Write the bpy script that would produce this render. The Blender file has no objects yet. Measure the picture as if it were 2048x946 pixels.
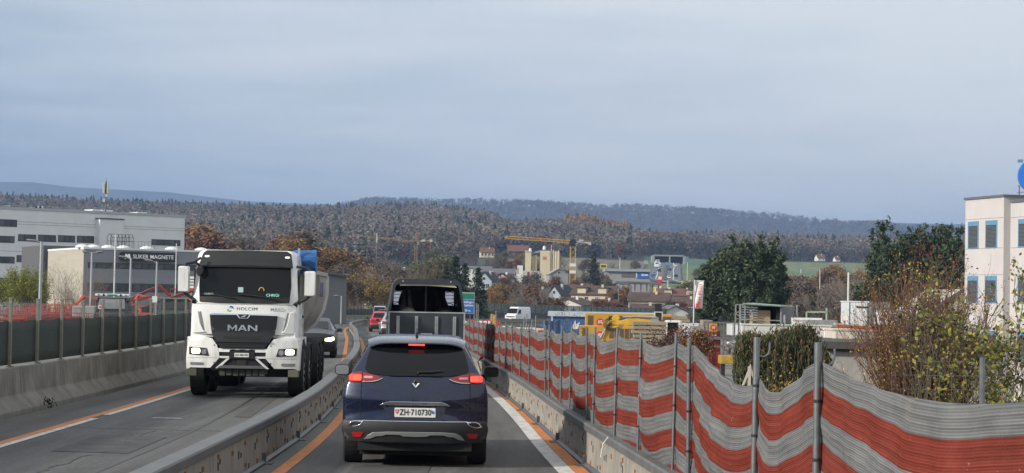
import bpy, bmesh, math, random
import numpy as np
from mathutils import Vector, Matrix, noise
from mathutils.geometry import tessellate_polygon
R = math.radians; PI = math.pi
SC = bpy.context.scene
COL = SC.collection
random.seed(7); RNG = np.random.default_rng(7)

# ------------------------------------------------------------------ camera
F = 4000.0; CAMZ = 2.2
PITCH = math.atan(127.0 / F); ROLL = math.atan(0.018)
_f = Vector((0, math.cos(PITCH), math.sin(PITCH)))
_u = Vector((0, -math.sin(PITCH), math.cos(PITCH)))
_r = Vector((1, 0, 0))
_r2 = _r * math.cos(ROLL) + _u * math.sin(ROLL)
_u2 = _u * math.cos(ROLL) - _r * math.sin(ROLL)
cam = bpy.data.cameras.new('camera'); camo = bpy.data.objects.new('camera', cam); COL.objects.link(camo)
cam.sensor_width = 36; cam.lens = F / 2048 * 36; cam.clip_start = 0.2; cam.clip_end = 40000
M = Matrix.Identity(4)
for i in range(3):
    M[i][0] = _r2[i]; M[i][1] = _u2[i]; M[i][2] = -_f[i]
M[2][3] = CAMZ
camo.matrix_world = M
SC.camera = camo

# ------------------------------------------------------------------ light
SUN_DIR = Vector((-1.0, -0.50, 0.0)).normalized(); SUN_EL = R(25)
w = bpy.data.worlds.new('World'); SC.world = w; w.use_nodes = True
nt = w.node_tree; N = nt.nodes; L = nt.links; N.clear()
out = N.new('ShaderNodeOutputWorld')
sky = N.new('ShaderNodeTexSky'); sky.sky_type = 'NISHITA'; sky.sun_disc = False
sky.sun_elevation = SUN_EL; sky.sun_rotation = math.atan2(SUN_DIR.x, SUN_DIR.y)
sky.air_density = 1.2; sky.dust_density = 2.0
bg = N.new('ShaderNodeBackground'); bg.inputs['Strength'].default_value = 0.08
L.new(sky.outputs[0], bg.inputs[0])
geo = N.new('ShaderNodeTexCoord')
sep = N.new('ShaderNodeSeparateXYZ'); L.new(geo.outputs['Generated'], sep.inputs[0])
def wmath(op, a, b=None, c=None):
    n = N.new('ShaderNodeMath'); n.operation = op
    for i, v in enumerate((a, b, c)):
        if v is None: continue
        if isinstance(v, (int, float)): n.inputs[i].default_value = v
        else: L.new(v, n.inputs[i])
    return n.outputs[0]
# cloud deck: noise over the dome, darker rain cloud to the left, paler veil to the right and overhead
mp = N.new('ShaderNodeMapping'); L.new(geo.outputs['Generated'], mp.inputs[0]); mp.inputs['Scale'].default_value = (1.2, 1.2, 9)
nz = N.new('ShaderNodeTexNoise'); L.new(mp.outputs[0], nz.inputs[0]); nz.inputs['Scale'].default_value = 2.6; nz.inputs['Detail'].default_value = 7; nz.inputs['Roughness'].default_value = .55
nz2 = N.new('ShaderNodeTexNoise'); nz2.inputs['Scale'].default_value = 9; nz2.inputs['Detail'].default_value = 6
mp2 = N.new('ShaderNodeMapping'); L.new(geo.outputs['Generated'], mp2.inputs[0]); mp2.inputs['Scale'].default_value = (1, 1, 8); L.new(mp2.outputs[0], nz2.inputs[0])
az = wmath('MULTIPLY_ADD', sep.outputs['X'], 1.75, 0.50)            # 0 left .. 1 right of the view
up = wmath('MULTIPLY', sep.outputs['Z'], 1.9)
m = wmath('ADD', az, up)
m = wmath('ADD', m, wmath('MULTIPLY_ADD', nz.outputs[0], 1.3, -.65))
m = wmath('ADD', m, wmath('MULTIPLY_ADD', nz2.outputs[0], .5, -.25))
cr = N.new('ShaderNodeValToRGB'); L.new(m, cr.inputs[0])
e = cr.color_ramp.elements
e[0].position = 0.0; e[0].color = (.285, .365, .47, 1)
e[1].position = 1.0; e[1].color = (.70, .725, .745, 1)
q = cr.color_ramp.elements.new(.45); q.color = (.49, .555, .625, 1)
bg2 = N.new('ShaderNodeBackground'); L.new(cr.outputs[0], bg2.inputs[0]); bg2.inputs['Strength'].default_value = 1.0
mx = N.new('ShaderNodeMixShader'); mx.inputs[0].default_value = .88
L.new(bg.outputs[0], mx.inputs[1]); L.new(bg2.outputs[0], mx.inputs[2]); L.new(mx.outputs[0], out.inputs[0])

sl = bpy.data.lights.new('sun', 'SUN'); sl.energy = 3.6; sl.angle = R(4); sl.color = (1, .93, .82)
so = bpy.data.objects.new('sun', sl); COL.objects.link(so)
sd = Vector((SUN_DIR.x * math.cos(SUN_EL), SUN_DIR.y * math.cos(SUN_EL), math.sin(SUN_EL)))
so.rotation_euler = sd.to_track_quat('Z', 'Y').to_euler(); so.location = (-60, -30, 60)
SC.view_settings.view_transform = 'Standard'; SC.view_settings.look = 'None'
SC.view_settings.exposure = 0.38; SC.view_settings.gamma = 1.0
SC.cycles.volume_bounces = 0; SC.cycles.max_bounces = 6; SC.cycles.transparent_max_bounces = 16
SC.cycles.volume_step_rate = 5; SC.cycles.volume_max_steps = 64

# ------------------------------------------------------------------ pixel (of the 2048 px photograph) to world
def ray(px, py):
    return (_f + _r2 * ((px - 1024) / F) + _u2 * ((473 - py) / F))
def P(px, py, Y):
    d = ray(px, py); t = Y / d.y
    return Vector((d.x * t, Y, CAMZ + d.z * t))
def G(px, py, z=0.0):
    d = ray(px, py); t = (z - CAMZ) / d.z
    return Vector((d.x * t, d.y * t, z))
def hor(px): return 600 + (px - 1024) * 0.018

# ------------------------------------------------------------------ materials
def col4(c): return (c[0], c[1], c[2], 1)
MATS = {}
def mat(name, color, rough=.6, metal=0, var=.12, scale=4, bump=0, spec=.5, coat=0, c2=None, stretch=None, alpha=1, detail=5, attr=None, emis=0, bscale=None, dirt=0):
    """procedural material: base colour broken up by noise, roughness variation, optional bump"""
    if name in MATS: return MATS[name]
    m = bpy.data.materials.new(name); m.use_nodes = True; t = m.node_tree; n = t.nodes; l = t.links
    b = n['Principled BSDF']; MATS[name] = m
    b.inputs['Roughness'].default_value = rough; b.inputs['Metallic'].default_value = metal
    b.inputs['Specular IOR Level'].default_value = spec; b.inputs['Coat Weight'].default_value = coat; b.inputs['Coat Roughness'].default_value = .04
    b.inputs['Alpha'].default_value = alpha
    tc = n.new('ShaderNodeTexCoord'); mp = n.new('ShaderNodeMapping'); l.new(tc.outputs['Object'], mp.inputs[0])
    if stretch: mp.inputs['Scale'].default_value = stretch
    nz = n.new('ShaderNodeTexNoise'); nz.inputs['Scale'].default_value = scale; nz.inputs['Detail'].default_value = detail; nz.inputs['Roughness'].default_value = .62
    l.new(mp.outputs[0], nz.inputs[0])
    mix = n.new('ShaderNodeMix'); mix.data_type = 'RGBA'
    rmp = n.new('ShaderNodeMapRange'); rmp.inputs[1].default_value = .3; rmp.inputs[2].default_value = .7; l.new(nz.outputs[0], rmp.inputs[0]); l.new(rmp.outputs[0], mix.inputs[0])
    if attr:
        at = n.new('ShaderNodeAttribute'); at.attribute_name = attr
        mu = n.new('ShaderNodeMix'); mu.data_type = 'RGBA'; mu.blend_type = 'MULTIPLY'; mu.inputs[0].default_value = 1
        l.new(at.outputs[0], mu.inputs[6]); mu.inputs[7].default_value = col4(color)
        mix.inputs[6].default_value = (1 - var, 1 - var, 1 - var, 1); mix.inputs[7].default_value = (1 + var, 1 + var, 1 + var, 1)
        mv = n.new('ShaderNodeMix'); mv.data_type = 'RGBA'; mv.blend_type = 'MULTIPLY'; mv.inputs[0].default_value = 1
        l.new(mu.outputs[2], mv.inputs[6]); l.new(mix.outputs[2], mv.inputs[7]); csock = mv.outputs[2]
    else:
        mix.inputs[6].default_value = col4([x * (1 - var) for x in color])
        mix.inputs[7].default_value = col4(c2 if c2 else [min(1, x * (1 + var)) for x in color]); csock = mix.outputs[2]
    if dirt:
        nd = n.new('ShaderNodeTexNoise'); nd.inputs['Scale'].default_value = 1.6; nd.inputs['Detail'].default_value = 8; nd.inputs['Roughness'].default_value = .7
        ms = n.new('ShaderNodeMapping'); l.new(tc.outputs['Object'], ms.inputs[0]); ms.inputs['Scale'].default_value = (3, 3, .5); l.new(ms.outputs[0], nd.inputs[0])
        mr = n.new('ShaderNodeMapRange'); mr.inputs[1].default_value = .5; mr.inputs[2].default_value = .72; mr.inputs[4].default_value = dirt; l.new(nd.outputs[0], mr.inputs[0])
        md = n.new('ShaderNodeMix'); md.data_type = 'RGBA'; l.new(mr.outputs[0], md.inputs[0]); l.new(csock, md.inputs[6]); md.inputs[7].default_value = (.07, .062, .05, 1); csock = md.outputs[2]
    l.new(csock, b.inputs['Base Color'])
    if emis:
        l.new(csock, b.inputs['Emission Color']); b.inputs['Emission Strength'].default_value = emis
    rr = n.new('ShaderNodeMapRange'); rr.inputs[3].default_value = max(0.02, rough - .08); rr.inputs[4].default_value = min(1, rough + .1); l.new(nz.outputs[0], rr.inputs[0]); l.new(rr.outputs[0], b.inputs['Roughness'])
    if bump:
        bp = n.new('ShaderNodeBump'); bp.inputs['Strength'].default_value = bump; bp.inputs['Distance'].default_value = .02
        if bscale:
            nb = n.new('ShaderNodeTexNoise'); nb.inputs['Scale'].default_value = bscale; nb.inputs['Detail'].default_value = 3; l.new(tc.outputs['Object'], nb.inputs[0]); l.new(nb.outputs[0], bp.inputs['Height'])
        else: l.new(nz.outputs[0], bp.inputs['Height'])
        l.new(bp.outputs[0], b.inputs['Normal'])
    return m

# ------------------------------------------------------------------ mesh helpers
def link(o, parent=None):
    COL.objects.link(o)
    if parent is not None: o.parent = parent
    return o
def tag(o, label=None, cat=None, group=None, kind=None):
    if label: o['label'] = label
    if cat: o['category'] = cat
    if group: o['group'] = group
    if kind: o['kind'] = kind
    return o
def empty(name, loc=(0, 0, 0), rz=0, label=None, cat=None, group=None):
    o = bpy.data.objects.new(name, None); o.location = loc; o.rotation_euler = (0, 0, rz); o.empty_display_size = .2; COL.objects.link(o)
    return tag(o, label, cat, group)
class MB:
    def __init__(s): s.v = []; s.f = []; s.m = []; s.cm = 0
    def add(s, vs, fs, mi=None):
        b = len(s.v); s.v += [tuple(x) for x in vs]
        s.f += [tuple(b + i for i in f) for f in fs]; s.m += [s.cm if mi is None else mi] * len(fs); return s
    def box(s, x0, x1, y0, y1, z0, z1, mi=None):
        v = [(x, y, z) for z in (z0, z1) for y in (y0, y1) for x in (x0, x1)]
        return s.add(v, [(0, 2, 3, 1), (4, 5, 7, 6), (0, 1, 5, 4), (2, 6, 7, 3), (0, 4, 6, 2), (1, 3, 7, 5)], mi)
    def obox(s, c, ax, ay, az, mi=None):
        """oriented box: centre and three half-axis vectors"""
        c = Vector(c); ax, ay, az = Vector(ax), Vector(ay), Vector(az)
        v = [c + ax * i + ay * j + az * k for k in (-1, 1) for j in (-1, 1) for i in (-1, 1)]
        return s.add(v, [(0, 2, 3, 1), (4, 5, 7, 6), (0, 1, 5, 4), (2, 6, 7, 3), (0, 4, 6, 2), (1, 3, 7, 5)], mi)
    def bar(s, a, b, w, h=None, up=(0, 0, 1), mi=None):
        a, b = Vector(a), Vector(b); d = b - a; h = w if h is None else h
        if d.length < 1e-6: return s
        dn = d.normalized(); U = Vector(up)
        if abs(dn.dot(U)) > .98: U = Vector((1, 0, 0))
        sx = dn.cross(U).normalized(); sz = sx.cross(dn)
        return s.obox((a + b) / 2, sx * w / 2, d / 2, sz * h / 2, mi)
    def tube(s, pts, r, n=8, cap=True, mi=None):
        pts = [Vector(p) for p in pts]; rs = r if isinstance(r, (list, tuple)) else [r] * len(pts)
        b = len(s.v); k = 0; prev = None
        for i, p in enumerate(pts):
            d = (pts[min(i + 1, len(pts) - 1)] - pts[max(i - 1, 0)]).normalized()
            if prev is None:
                U = Vector((0, 0, 1)) if abs(d.z) < .9 else Vector((1, 0, 0)); sx = d.cross(U).normalized()
            else:
                sx = (prev - d * prev.dot(d)).normalized()
            prev = sx; sy = d.cross(sx)
            for j in range(n):
                a = 2 * PI * j / n; s.v.append(tuple(p + (sx * math.cos(a) + sy * math.sin(a)) * rs[i]))
        M_ = s.cm if mi is None else mi
        for i in range(len(pts) - 1):
            for j in range(n):
                a = b + i * n + j; c = b + i * n + (j + 1) % n
                s.f.append((a, c, c + n, a + n)); s.m.append(M_)
        if cap:
            s.f.append(tuple(b + j for j in range(n))[::-1]); s.m.append(M_)
            e = b + (len(pts) - 1) * n; s.f.append(tuple(e + j for j in range(n))); s.m.append(M_)
        return s
    def loft(s, rings, closed=True, caps=True, mi=None):
        b = len(s.v); n = len(rings[0]); M_ = s.cm if mi is None else mi
        for r_ in rings: s.v += [tuple(p) for p in r_]
        for i in range(len(rings) - 1):
            for j in range(n if closed else n - 1):
                a = b + i * n + j; c = b + i * n + (j + 1) % n
                s.f.append((a, c, c + n, a + n)); s.m.append(M_)
        if caps:
            s.f.append(tuple(b + j for j in range(n))[::-1]); s.m.append(M_)
            e = b + (len(rings) - 1) * n; s.f.append(tuple(e + j for j in range(n))); s.m.append(M_)
        return s
    def prism(s, out2, d0, d1, axis='y', mi=None):
        """extrude a 2D outline: axis y -> (x,z) outline; x -> (y,z); z -> (x,y)"""
        f = {'y': lambda p, d: (p[0], d, p[1]), 'x': lambda p, d: (d, p[0], p[1]), 'z': lambda p, d: (p[0], p[1], d)}[axis]
        n = len(out2); v = [f(p, d0) for p in out2] + [f(p, d1) for p in out2]
        tr = tessellate_polygon([[Vector((p[0], p[1], 0)) for p in out2]])
        fs = [tuple(t) for t in tr] + [tuple(i + n for i in t)[::-1] for t in tr]
        fs += [(i, (i + 1) % n, (i + 1) % n + n, i + n) for i in range(n)]
        return s.add(v, fs, mi)
    def build(s, name, mats, parent=None, smooth=False, bevel=0, loc=None, ang=35):
        me = bpy.data.meshes.new(name); me.from_pydata(s.v, [], s.f)
        for m_ in (mats if isinstance(mats, (list, tuple)) else [mats]): me.materials.append(m_)
        if s.m and max(s.m) > 0: me.polygons.foreach_set('material_index', s.m)
        bm = bmesh.new(); bm.from_mesh(me); bmesh.ops.recalc_face_normals(bm, faces=bm.faces); bm.to_mesh(me); bm.free()
        o = bpy.data.objects.new(name, me); link(o, parent)
        if loc is not None: o.location = loc
        if smooth:
            me.polygons.foreach_set('use_smooth', [True] * len(me.polygons)); me.set_sharp_from_angle(angle=R(ang))
        if bevel:
            bv = o.modifiers.new('bevel', 'BEVEL'); bv.width = bevel; bv.segments = 2; bv.limit_method = 'ANGLE'; bv.angle_limit = R(30)
        me.update(); return o
def rrect(x0, x1, z0, z1, r, n=4):
    if not isinstance(r, (list, tuple)): r = [r] * 4
    o = []
    for (cx, cz, a0, rr) in ((x1, z1, 0, r[0]), (x0, z1, 90, r[1]), (x0, z0, 180, r[2]), (x1, z0, 270, r[3])):
        sx = -1 if cx == x1 else 1; sz = -1 if cz == z1 else 1
        for k in range(n + 1):
            a = R(a0 + 90 * k / n); o.append((cx + sx * rr + math.cos(a) * rr, cz + sz * rr + math.sin(a) * rr))
    return o
def resample(o2, step):
    r_ = []
    for i in range(len(o2)):
        a = Vector(o2[i]); b = Vector(o2[(i + 1) % len(o2)]); n = max(1, int((b - a).length / step))
        for k in range(n): r_.append(tuple(a.lerp(b, k / n)))
    return r_
def patch(name, outline, surf, off, thick, m, parent=None, step=.06, smooth=True, bevel=0, grid=.08):
    """a panel whose outline is drawn in (x, z) and which follows the surface y = surf(x, z);
    its outer face stands off metres towards -y of that surface, its back thick metres behind"""
    o2 = resample(outline, step); bm = bmesh.new()
    vs = [bm.verts.new((p[0], 0, p[1])) for p in o2]; bm.faces.new(vs)
    xs = [p[0] for p in o2]; zs = [p[1] for p in o2]
    def cuts(lo, hi): n = int((hi - lo) / grid); return [lo + (hi - lo) * (i + .5) / max(n, 1) for i in range(n)] if n > 1 else []
    for c in cuts(min(xs), max(xs)):
        bmesh.ops.bisect_plane(bm, geom=bm.verts[:] + bm.edges[:] + bm.faces[:], plane_co=(c, 0, 0), plane_no=(1, 0, 0))
    for c in cuts(min(zs), max(zs)):
        bmesh.ops.bisect_plane(bm, geom=bm.verts[:] + bm.edges[:] + bm.faces[:], plane_co=(0, 0, c), plane_no=(0, 0, 1))
    bmesh.ops.triangulate(bm, faces=[f for f in bm.faces if len(f.verts) > 4])
    ret = bmesh.ops.extrude_face_region(bm, geom=bm.faces[:])
    back = {v for v in ret['geom'] if isinstance(v, bmesh.types.BMVert)}
    for v in bm.verts:
        v.co.y = surf(v.co.x, v.co.z) - off + (thick if v in back else 0)
    bmesh.ops.recalc_face_normals(bm, faces=bm.faces)
    me = bpy.data.meshes.new(name); bm.to_mesh(me); bm.free(); me.materials.append(m)
    o = bpy.data.objects.new(name, me); link(o, parent)
    if smooth:
        me.polygons.foreach_set('use_smooth', [True] * len(me.polygons)); me.set_sharp_from_angle(angle=R(40))
    if bevel:
        bv = o.modifiers.new('bevel', 'BEVEL'); bv.width = bevel; bv.segments = 2; bv.limit_method = 'ANGLE'; bv.angle_limit = R(50)
    return o
def text(name, s, size, m, loc, rot=(PI / 2, 0, 0), parent=None, ext=.004, align='CENTER', sx=1, bold=0, shear=0, spacing=1):
    cu = bpy.data.curves.new(name, 'FONT'); cu.body = s; cu.size = size; cu.extrude = ext; cu.align_x = align; cu.align_y = 'CENTER'; cu.offset = bold; cu.shear = shear; cu.space_character = spacing; cu.resolution_u = 3
    t = bpy.data.objects.new(name, cu); COL.objects.link(t)
    dg = bpy.context.evaluated_depsgraph_get(); me = bpy.data.meshes.new_from_object(t.evaluated_get(dg)); bpy.data.objects.remove(t); bpy.data.curves.remove(cu)
    for v in me.vertices: v.co.x *= sx
    me.materials.clear(); me.materials.append(m); o = bpy.data.objects.new(name, me); link(o, parent); o.location = loc; o.rotation_euler = rot
    return o
def children(o): return [c for c in bpy.data.objects if c.parent == o]
def copy_tree(o, parent=None, loc=None, rz=None, label=None, group=None, scale=None):
    c = o.copy(); COL.objects.link(c); c.parent = parent
    if loc is not None: c.location = loc
    if rz is not None: c.rotation_euler = (0, 0, rz)
    if label: c['label'] = label
    if group: c['group'] = group
    if scale is not None: c.scale = scale if isinstance(scale, (tuple, list)) else (scale,) * 3
    for ch in KIDS.get(o.name) or KIDS.setdefault(o.name, children(o)): copy_tree(ch, c)
    return c
KIDS = {}
def spline(pts, t):
    """piecewise linear-smooth lookup of the columns of pts at first-column value t"""
    k = [p[0] for p in pts]
    r_ = [float(np.interp(t, k, [p[j] for p in pts])) for j in range(1, len(pts[0]))]
    return r_ if len(r_) > 1 else r_[0]
def smooth_table(pts, n=200, win=9):
    k0, k1 = pts[0][0], pts[-1][0]; ts = np.linspace(k0, k1, n); o = [ts]
    for j in range(1, len(pts[0])):
        y = np.interp(ts, [p[0] for p in pts], [p[j] for p in pts]); pad = np.concatenate([2 * y[0] - y[1:win + 1][::-1], y, 2 * y[-1] - y[-win - 1:-1][::-1]])
        ker = np.hanning(2 * win + 3)[1:-1]; ker /= ker.sum(); o.append(np.convolve(pad, ker, 'valid')[:n] if len(pad) > n else y)
    return list(zip(*o))
def npmesh(name, v, f, m, cols=None, smooth=False, parent=None):
    """numpy vertices (n,3) and triangles or quads (k,3|4), with one colour per face"""
    me = bpy.data.meshes.new(name); n = len(v); k, c = f.shape
    me.vertices.add(n); me.vertices.foreach_set('co', np.asarray(v, dtype=np.float32).ravel())
    me.loops.add(k * c); me.loops.foreach_set('vertex_index', f.astype(np.int32).ravel())
    me.polygons.add(k); me.polygons.foreach_set('loop_start', np.arange(0, k * c, c, dtype=np.int32))
    if smooth: me.polygons.foreach_set('use_smooth', np.ones(k, dtype=bool))
    me.update(calc_edges=True)
    if cols is not None:
        a = me.color_attributes.new('tint', 'FLOAT_COLOR', 'CORNER')
        cc = np.ones((k, c, 4), dtype=np.float32); cc[:, :, :3] = np.asarray(cols, dtype=np.float32)[:, None, :]
        a.data.foreach_set('color', cc.ravel())
    for mm in (m if isinstance(m, (list, tuple)) else [m]): me.materials.append(mm)
    o = bpy.data.objects.new(name, me); link(o, parent); return o
# ================================================================== the road's lines in plan
def curve(pix, extra):
    a = [(G(x, y).y, G(x, y).x) for x, y in pix]; a = sorted(a + extra); return smooth_table(a, 400, 12)
LEFT_LINE = smooth_table([(5, -7.1), (17, -7.15), (44, -7.35), (80, -8.4), (110, -11.4), (135, -14.9), (160, -17.9), (200, -20.5), (240, -19.8), (290, -13), (340, -1.8), (400, 26), (480, 62)], 400, 10)
WALL = smooth_table([(5, -8.95), (34, -8.98), (58, -9.3), (90, -11.0), (115, -13.7), (135, -16.6), (160, -19.9), (200, -22.7), (240, -22.0), (290, -15.5), (340, -5), (400, 22), (480, 58)], 400, 10)
MID = smooth_table([(8, -3.4), (22, -3.32), (30, -3.28), (35, -3.38), (40, -3.6), (49, -4.05), (65, -4.95), (82, -6.3), (108, -8.35), (133, -10.5), (150, -12.0), (175, -13.9), (200, -14.8), (240, -14.2), (290, -7.5), (340, 3), (400, 32), (480, 68)], 400, 8)
BAR = smooth_table([(4, 2.45), (12, 2.1), (19, 1.68), (23.2, 1.40), (27.2, 1.07), (36.3, .62), (44.7, .13), (56.8, -.78), (75, -2.0), (108, -4.4), (133, -6.1), (158, -8), (200, -10), (240, -9.2), (290, -2), (340, 8), (400, 37), (480, 73)], 400, 8)
def X(tab, y): return float(np.interp(y, [t[0] for t in tab], [t[1] for t in tab]))
_YK = np.array([t[0] for t in WALL]); _WX = np.array([t[1] for t in WALL]); _BX = np.array([t[1] for t in BAR])
def road_z(y): return np.interp(y, [0, 85, 110, 150, 200, 240, 340, 480, 600], [0, 0, -.1, -.4, -.6, -.8, -1.5, -2.6, -3.5])
# ------------------------------------------------------------------ terrain height
_PX = np.array([-700, 0, 300, 600, 850, 960, 1020, 1150, 1250, 1330, 1450, 1700, 2048, 2700])
_Y = np.array([0, 330, 500, 700, 900, 1200, 1500, 2000, 2300, 2700, 3300, 4500, 6000.])
_DY = {900: [25, 25, 25, 28, 34, 38, 40, 38, 34, 30, 26, 26, 26, 26],
       1200: [66, 66, 68, 72, 76, 76, 76, 78, 74, 70, 64, 62, 62, 62],
       1500: [98, 98, 100, 106, 110, 108, 98, 92, 90, 88, 84, 84, 84, 84],
       2000: [150, 148, 146, 144, 150, 142, 122, 132, 116, 106, 100, 98, 98, 98],
       2300: [160, 162, 154, 149, 159, 149, 130, 124, 106, 108, 116, 112, 110, 110]}
_Z = np.zeros((len(_Y), len(_PX)))
for i, y in enumerate(_Y):
    if y in _DY: _Z[i] = 2.2 + np.array(_DY[y]) / F * y
_Z[1] = -4.0; _Z[2] = -4.0; _Z[3] = -2.0; _Z[0] = -3.0
_Z[9] = _Z[8] * .72; _Z[10] = 30; _Z[11] = 10; _Z[12] = 0
def land_far(x, y):
    y = np.maximum(y, 1.0); px = 1024 + x / y * F
    iy = np.clip(np.searchsorted(_Y, y) - 1, 0, len(_Y) - 2); ty = np.clip((y - _Y[iy]) / (_Y[iy + 1] - _Y[iy]), 0, 1)
    ix = np.clip(np.searchsorted(_PX, px) - 1, 0, len(_PX) - 2); tx = np.clip((px - _PX[ix]) / (_PX[ix + 1] - _PX[ix]), 0, 1)
    tx = tx * tx * (3 - 2 * tx)
    a = _Z[iy, ix] * (1 - tx) + _Z[iy, ix + 1] * tx; b = _Z[iy + 1, ix] * (1 - tx) + _Z[iy + 1, ix + 1] * tx
    return a * (1 - ty) + b * ty
def sstep(a, b, t):
    t = np.clip((t - a) / (b - a), 0, 1); return t * t * (3 - 2 * t)
def land(x, y):
    x = np.asarray(x, dtype=float); y = np.asarray(y, dtype=float)
    far = land_far(x, y)
    wx = np.interp(y, _YK, _WX); bx = np.interp(y, _YK, _BX); rz = road_z(y)
    yard = np.where(y < 330, -3.2, far); leftg = np.where(y < 250, -.15, -.15 + (far + .15) * np.clip((y - 250) / 150, 0, 1))
    right = rz - .05 + (yard - rz) * sstep(1.2, 7.5, x - bx)
    left = rz - .05 + (leftg - rz) * sstep(.6, 3.0, wx - x)
    near = np.where(x > bx, right, np.where(x < wx, left, rz - .06))
    k = sstep(430, 520, y)
    return near * (1 - k) + far * k
def landz(x, y): return float(land(x, y))

g_ys = np.concatenate([np.arange(-20, 120, 1.5), np.arange(120, 360, 3), np.arange(360, 760, 10), np.arange(760, 2800, 25), np.linspace(2800, 5600, 20)])
g_us = np.concatenate([np.linspace(-1.0, -.32, 12), np.linspace(-.3, .3, 150), np.linspace(.32, 1.0, 12)])
V = []
for y in g_ys:
    hw = max(y, 0) * .9 + 60
    xs = g_us * hw if y > 130 else np.concatenate([np.linspace(-70, -26, 10), np.linspace(-25, 20, 154), np.linspace(21, 80, 10)])
    if y > 130:
        t = min((y - 130) / 300, 1); xs = xs * t + (1 - t) * np.concatenate([np.linspace(-170, -46, 10), np.linspace(-45, 45, 154), np.linspace(46, 170, 10)])
    V.append(np.stack([xs, np.full_like(xs, y), land(xs, np.full_like(xs, y))], 1))
V = np.concatenate(V); nx = 174; ny = len(g_ys)
ii = np.arange(ny - 1)[:, None] * nx + np.arange(nx - 1)[None, :]
Fc = np.stack([ii, ii + 1, ii + nx + 1, ii + nx], -1).reshape(-1, 4)
cen = V[Fc].mean(1); cpx = 1024 + cen[:, 0] / np.maximum(cen[:, 1], 1) * F
C = np.tile(np.array([.075, .075, .035]), (len(Fc), 1))
yy = cen[:, 1]; wxc = np.interp(yy, _YK, _WX); bxc = np.interp(yy, _YK, _BX)
C[(yy < 330) & (cen[:, 0] > bxc + 6)] = (.16, .145, .125)      # gravel yard
C[(yy < 330) & (cen[:, 0] < wxc - 2)] = (.13, .125, .12)       # machine yard
C[(yy > 430) & (yy < 900)] = (.085, .085, .05)
fld = (yy > 880) & (yy < 1560) & (cpx > 1285)
C[fld] = (.115, .145, .055)
C[fld & (yy > 1180) & (yy < 1330)] = (.085, .14, .06)
C[fld & (cpx < 1420) & (yy > 1330)] = (.06, .125, .07)
C[fld & (cpx > 1540) & (yy > 1250) & (((cpx / 12).astype(int)) % 2 == 0)] = (.14, .16, .07)
C[(yy > 860) & (yy < 1360) & (cpx > 940) & (cpx <= 1285)] = (.14, .125, .075)
C[(yy > 860) & (yy < 1150) & (cpx > 940) & (cpx <= 1060)] = (.095, .13, .055)
C[(yy >= 1560) | ((yy > 1360) & (cpx < 1285)) | ((yy > 1000) & (cpx < 960))] = (.055, .048, .04)
earth = mat('ground_cover', (1, 1, 1), rough=.95, var=.45, scale=.12, detail=9, attr='tint', bump=.4, bscale=3)
ground = npmesh('ground', V, Fc, earth, C, smooth=True); tag(ground, kind='structure')

# ------------------------------------------------------------------ far blue hills
def hill_layer(name, Y0, Y1, ridge, base_dy, rough_amp, m, seed):
    pxs = np.arange(-900, 3000, 6 if rough_amp < 12 else 5); n = len(pxs); rows = 14; v = []
    rk = [a for a, b in ridge]; rv = [hor(a) - b for a, b in ridge]
    for i in range(rows):
        t = i / (rows - 1); Y = Y0 + (Y1 - Y0) * t
        top = np.interp(pxs, rk, rv) / F * Y1 + 2.2
        base = 10.0
        und = np.array([noise.fractal(Vector((p * .006 + seed, t * 3, seed)), .8, 2.2, 6) for p in pxs]) * 75 * math.sin(PI * t) ** .8
        z = base + (top - base) * (t ** .85) + und * (top / 350)
        v.append(np.stack([(pxs - 1024) / F * Y, np.full(n, Y), z], 1))
    v.append(np.stack([(pxs - 1024) / F * (Y1 + 1500), np.full(n, Y1 + 1500), np.full(n, 0.)], 1))
    v = np.concatenate(v); i2 = np.arange(rows)[:, None] * n + np.arange(n - 1)[None, :]
    f = np.stack([i2, i2 + 1, i2 + n + 1, i2 + n], -1).reshape(-1, 4)
    o = npmesh(name, v, f, m, smooth=True); tag(o, kind='structure')
    return v.reshape(rows + 1, n, 3), pxs
hillm = mat('wooded_hill', (.05, .055, .045), rough=1, var=.5, scale=.02, detail=9)
RB = [(-900, 430), (600, 425), (740, 411), (800, 408), (850, 407), (900, 409), (950, 408), (1000, 411), (1100, 414), (1180, 419), (1250, 420), (1330, 423), (1400, 428), (1480, 434), (1550, 437), (1620, 446), (1700, 454), (1800, 459), (1900, 464), (2048, 470), (3000, 500)]
gB, pB = hill_layer('hills', 4300, 5800, RB, 0, 10, hillm, 3.1)
RC = [(-900, 350), (0, 364), (60, 364), (140, 374), (250, 380), (330, 384), (400, 392), (500, 403), (600, 407), (720, 412), (1000, 430), (3000, 470)]
gC, pC = hill_layer('far_hills', 7000, 8600, RC, 0, 6, hillm, 9.7)
RD = [(-900, 372), (0, 398), (200, 402), (420, 404), (560, 402), (640, 410), (760, 420), (900, 430), (3000, 470)]

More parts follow.
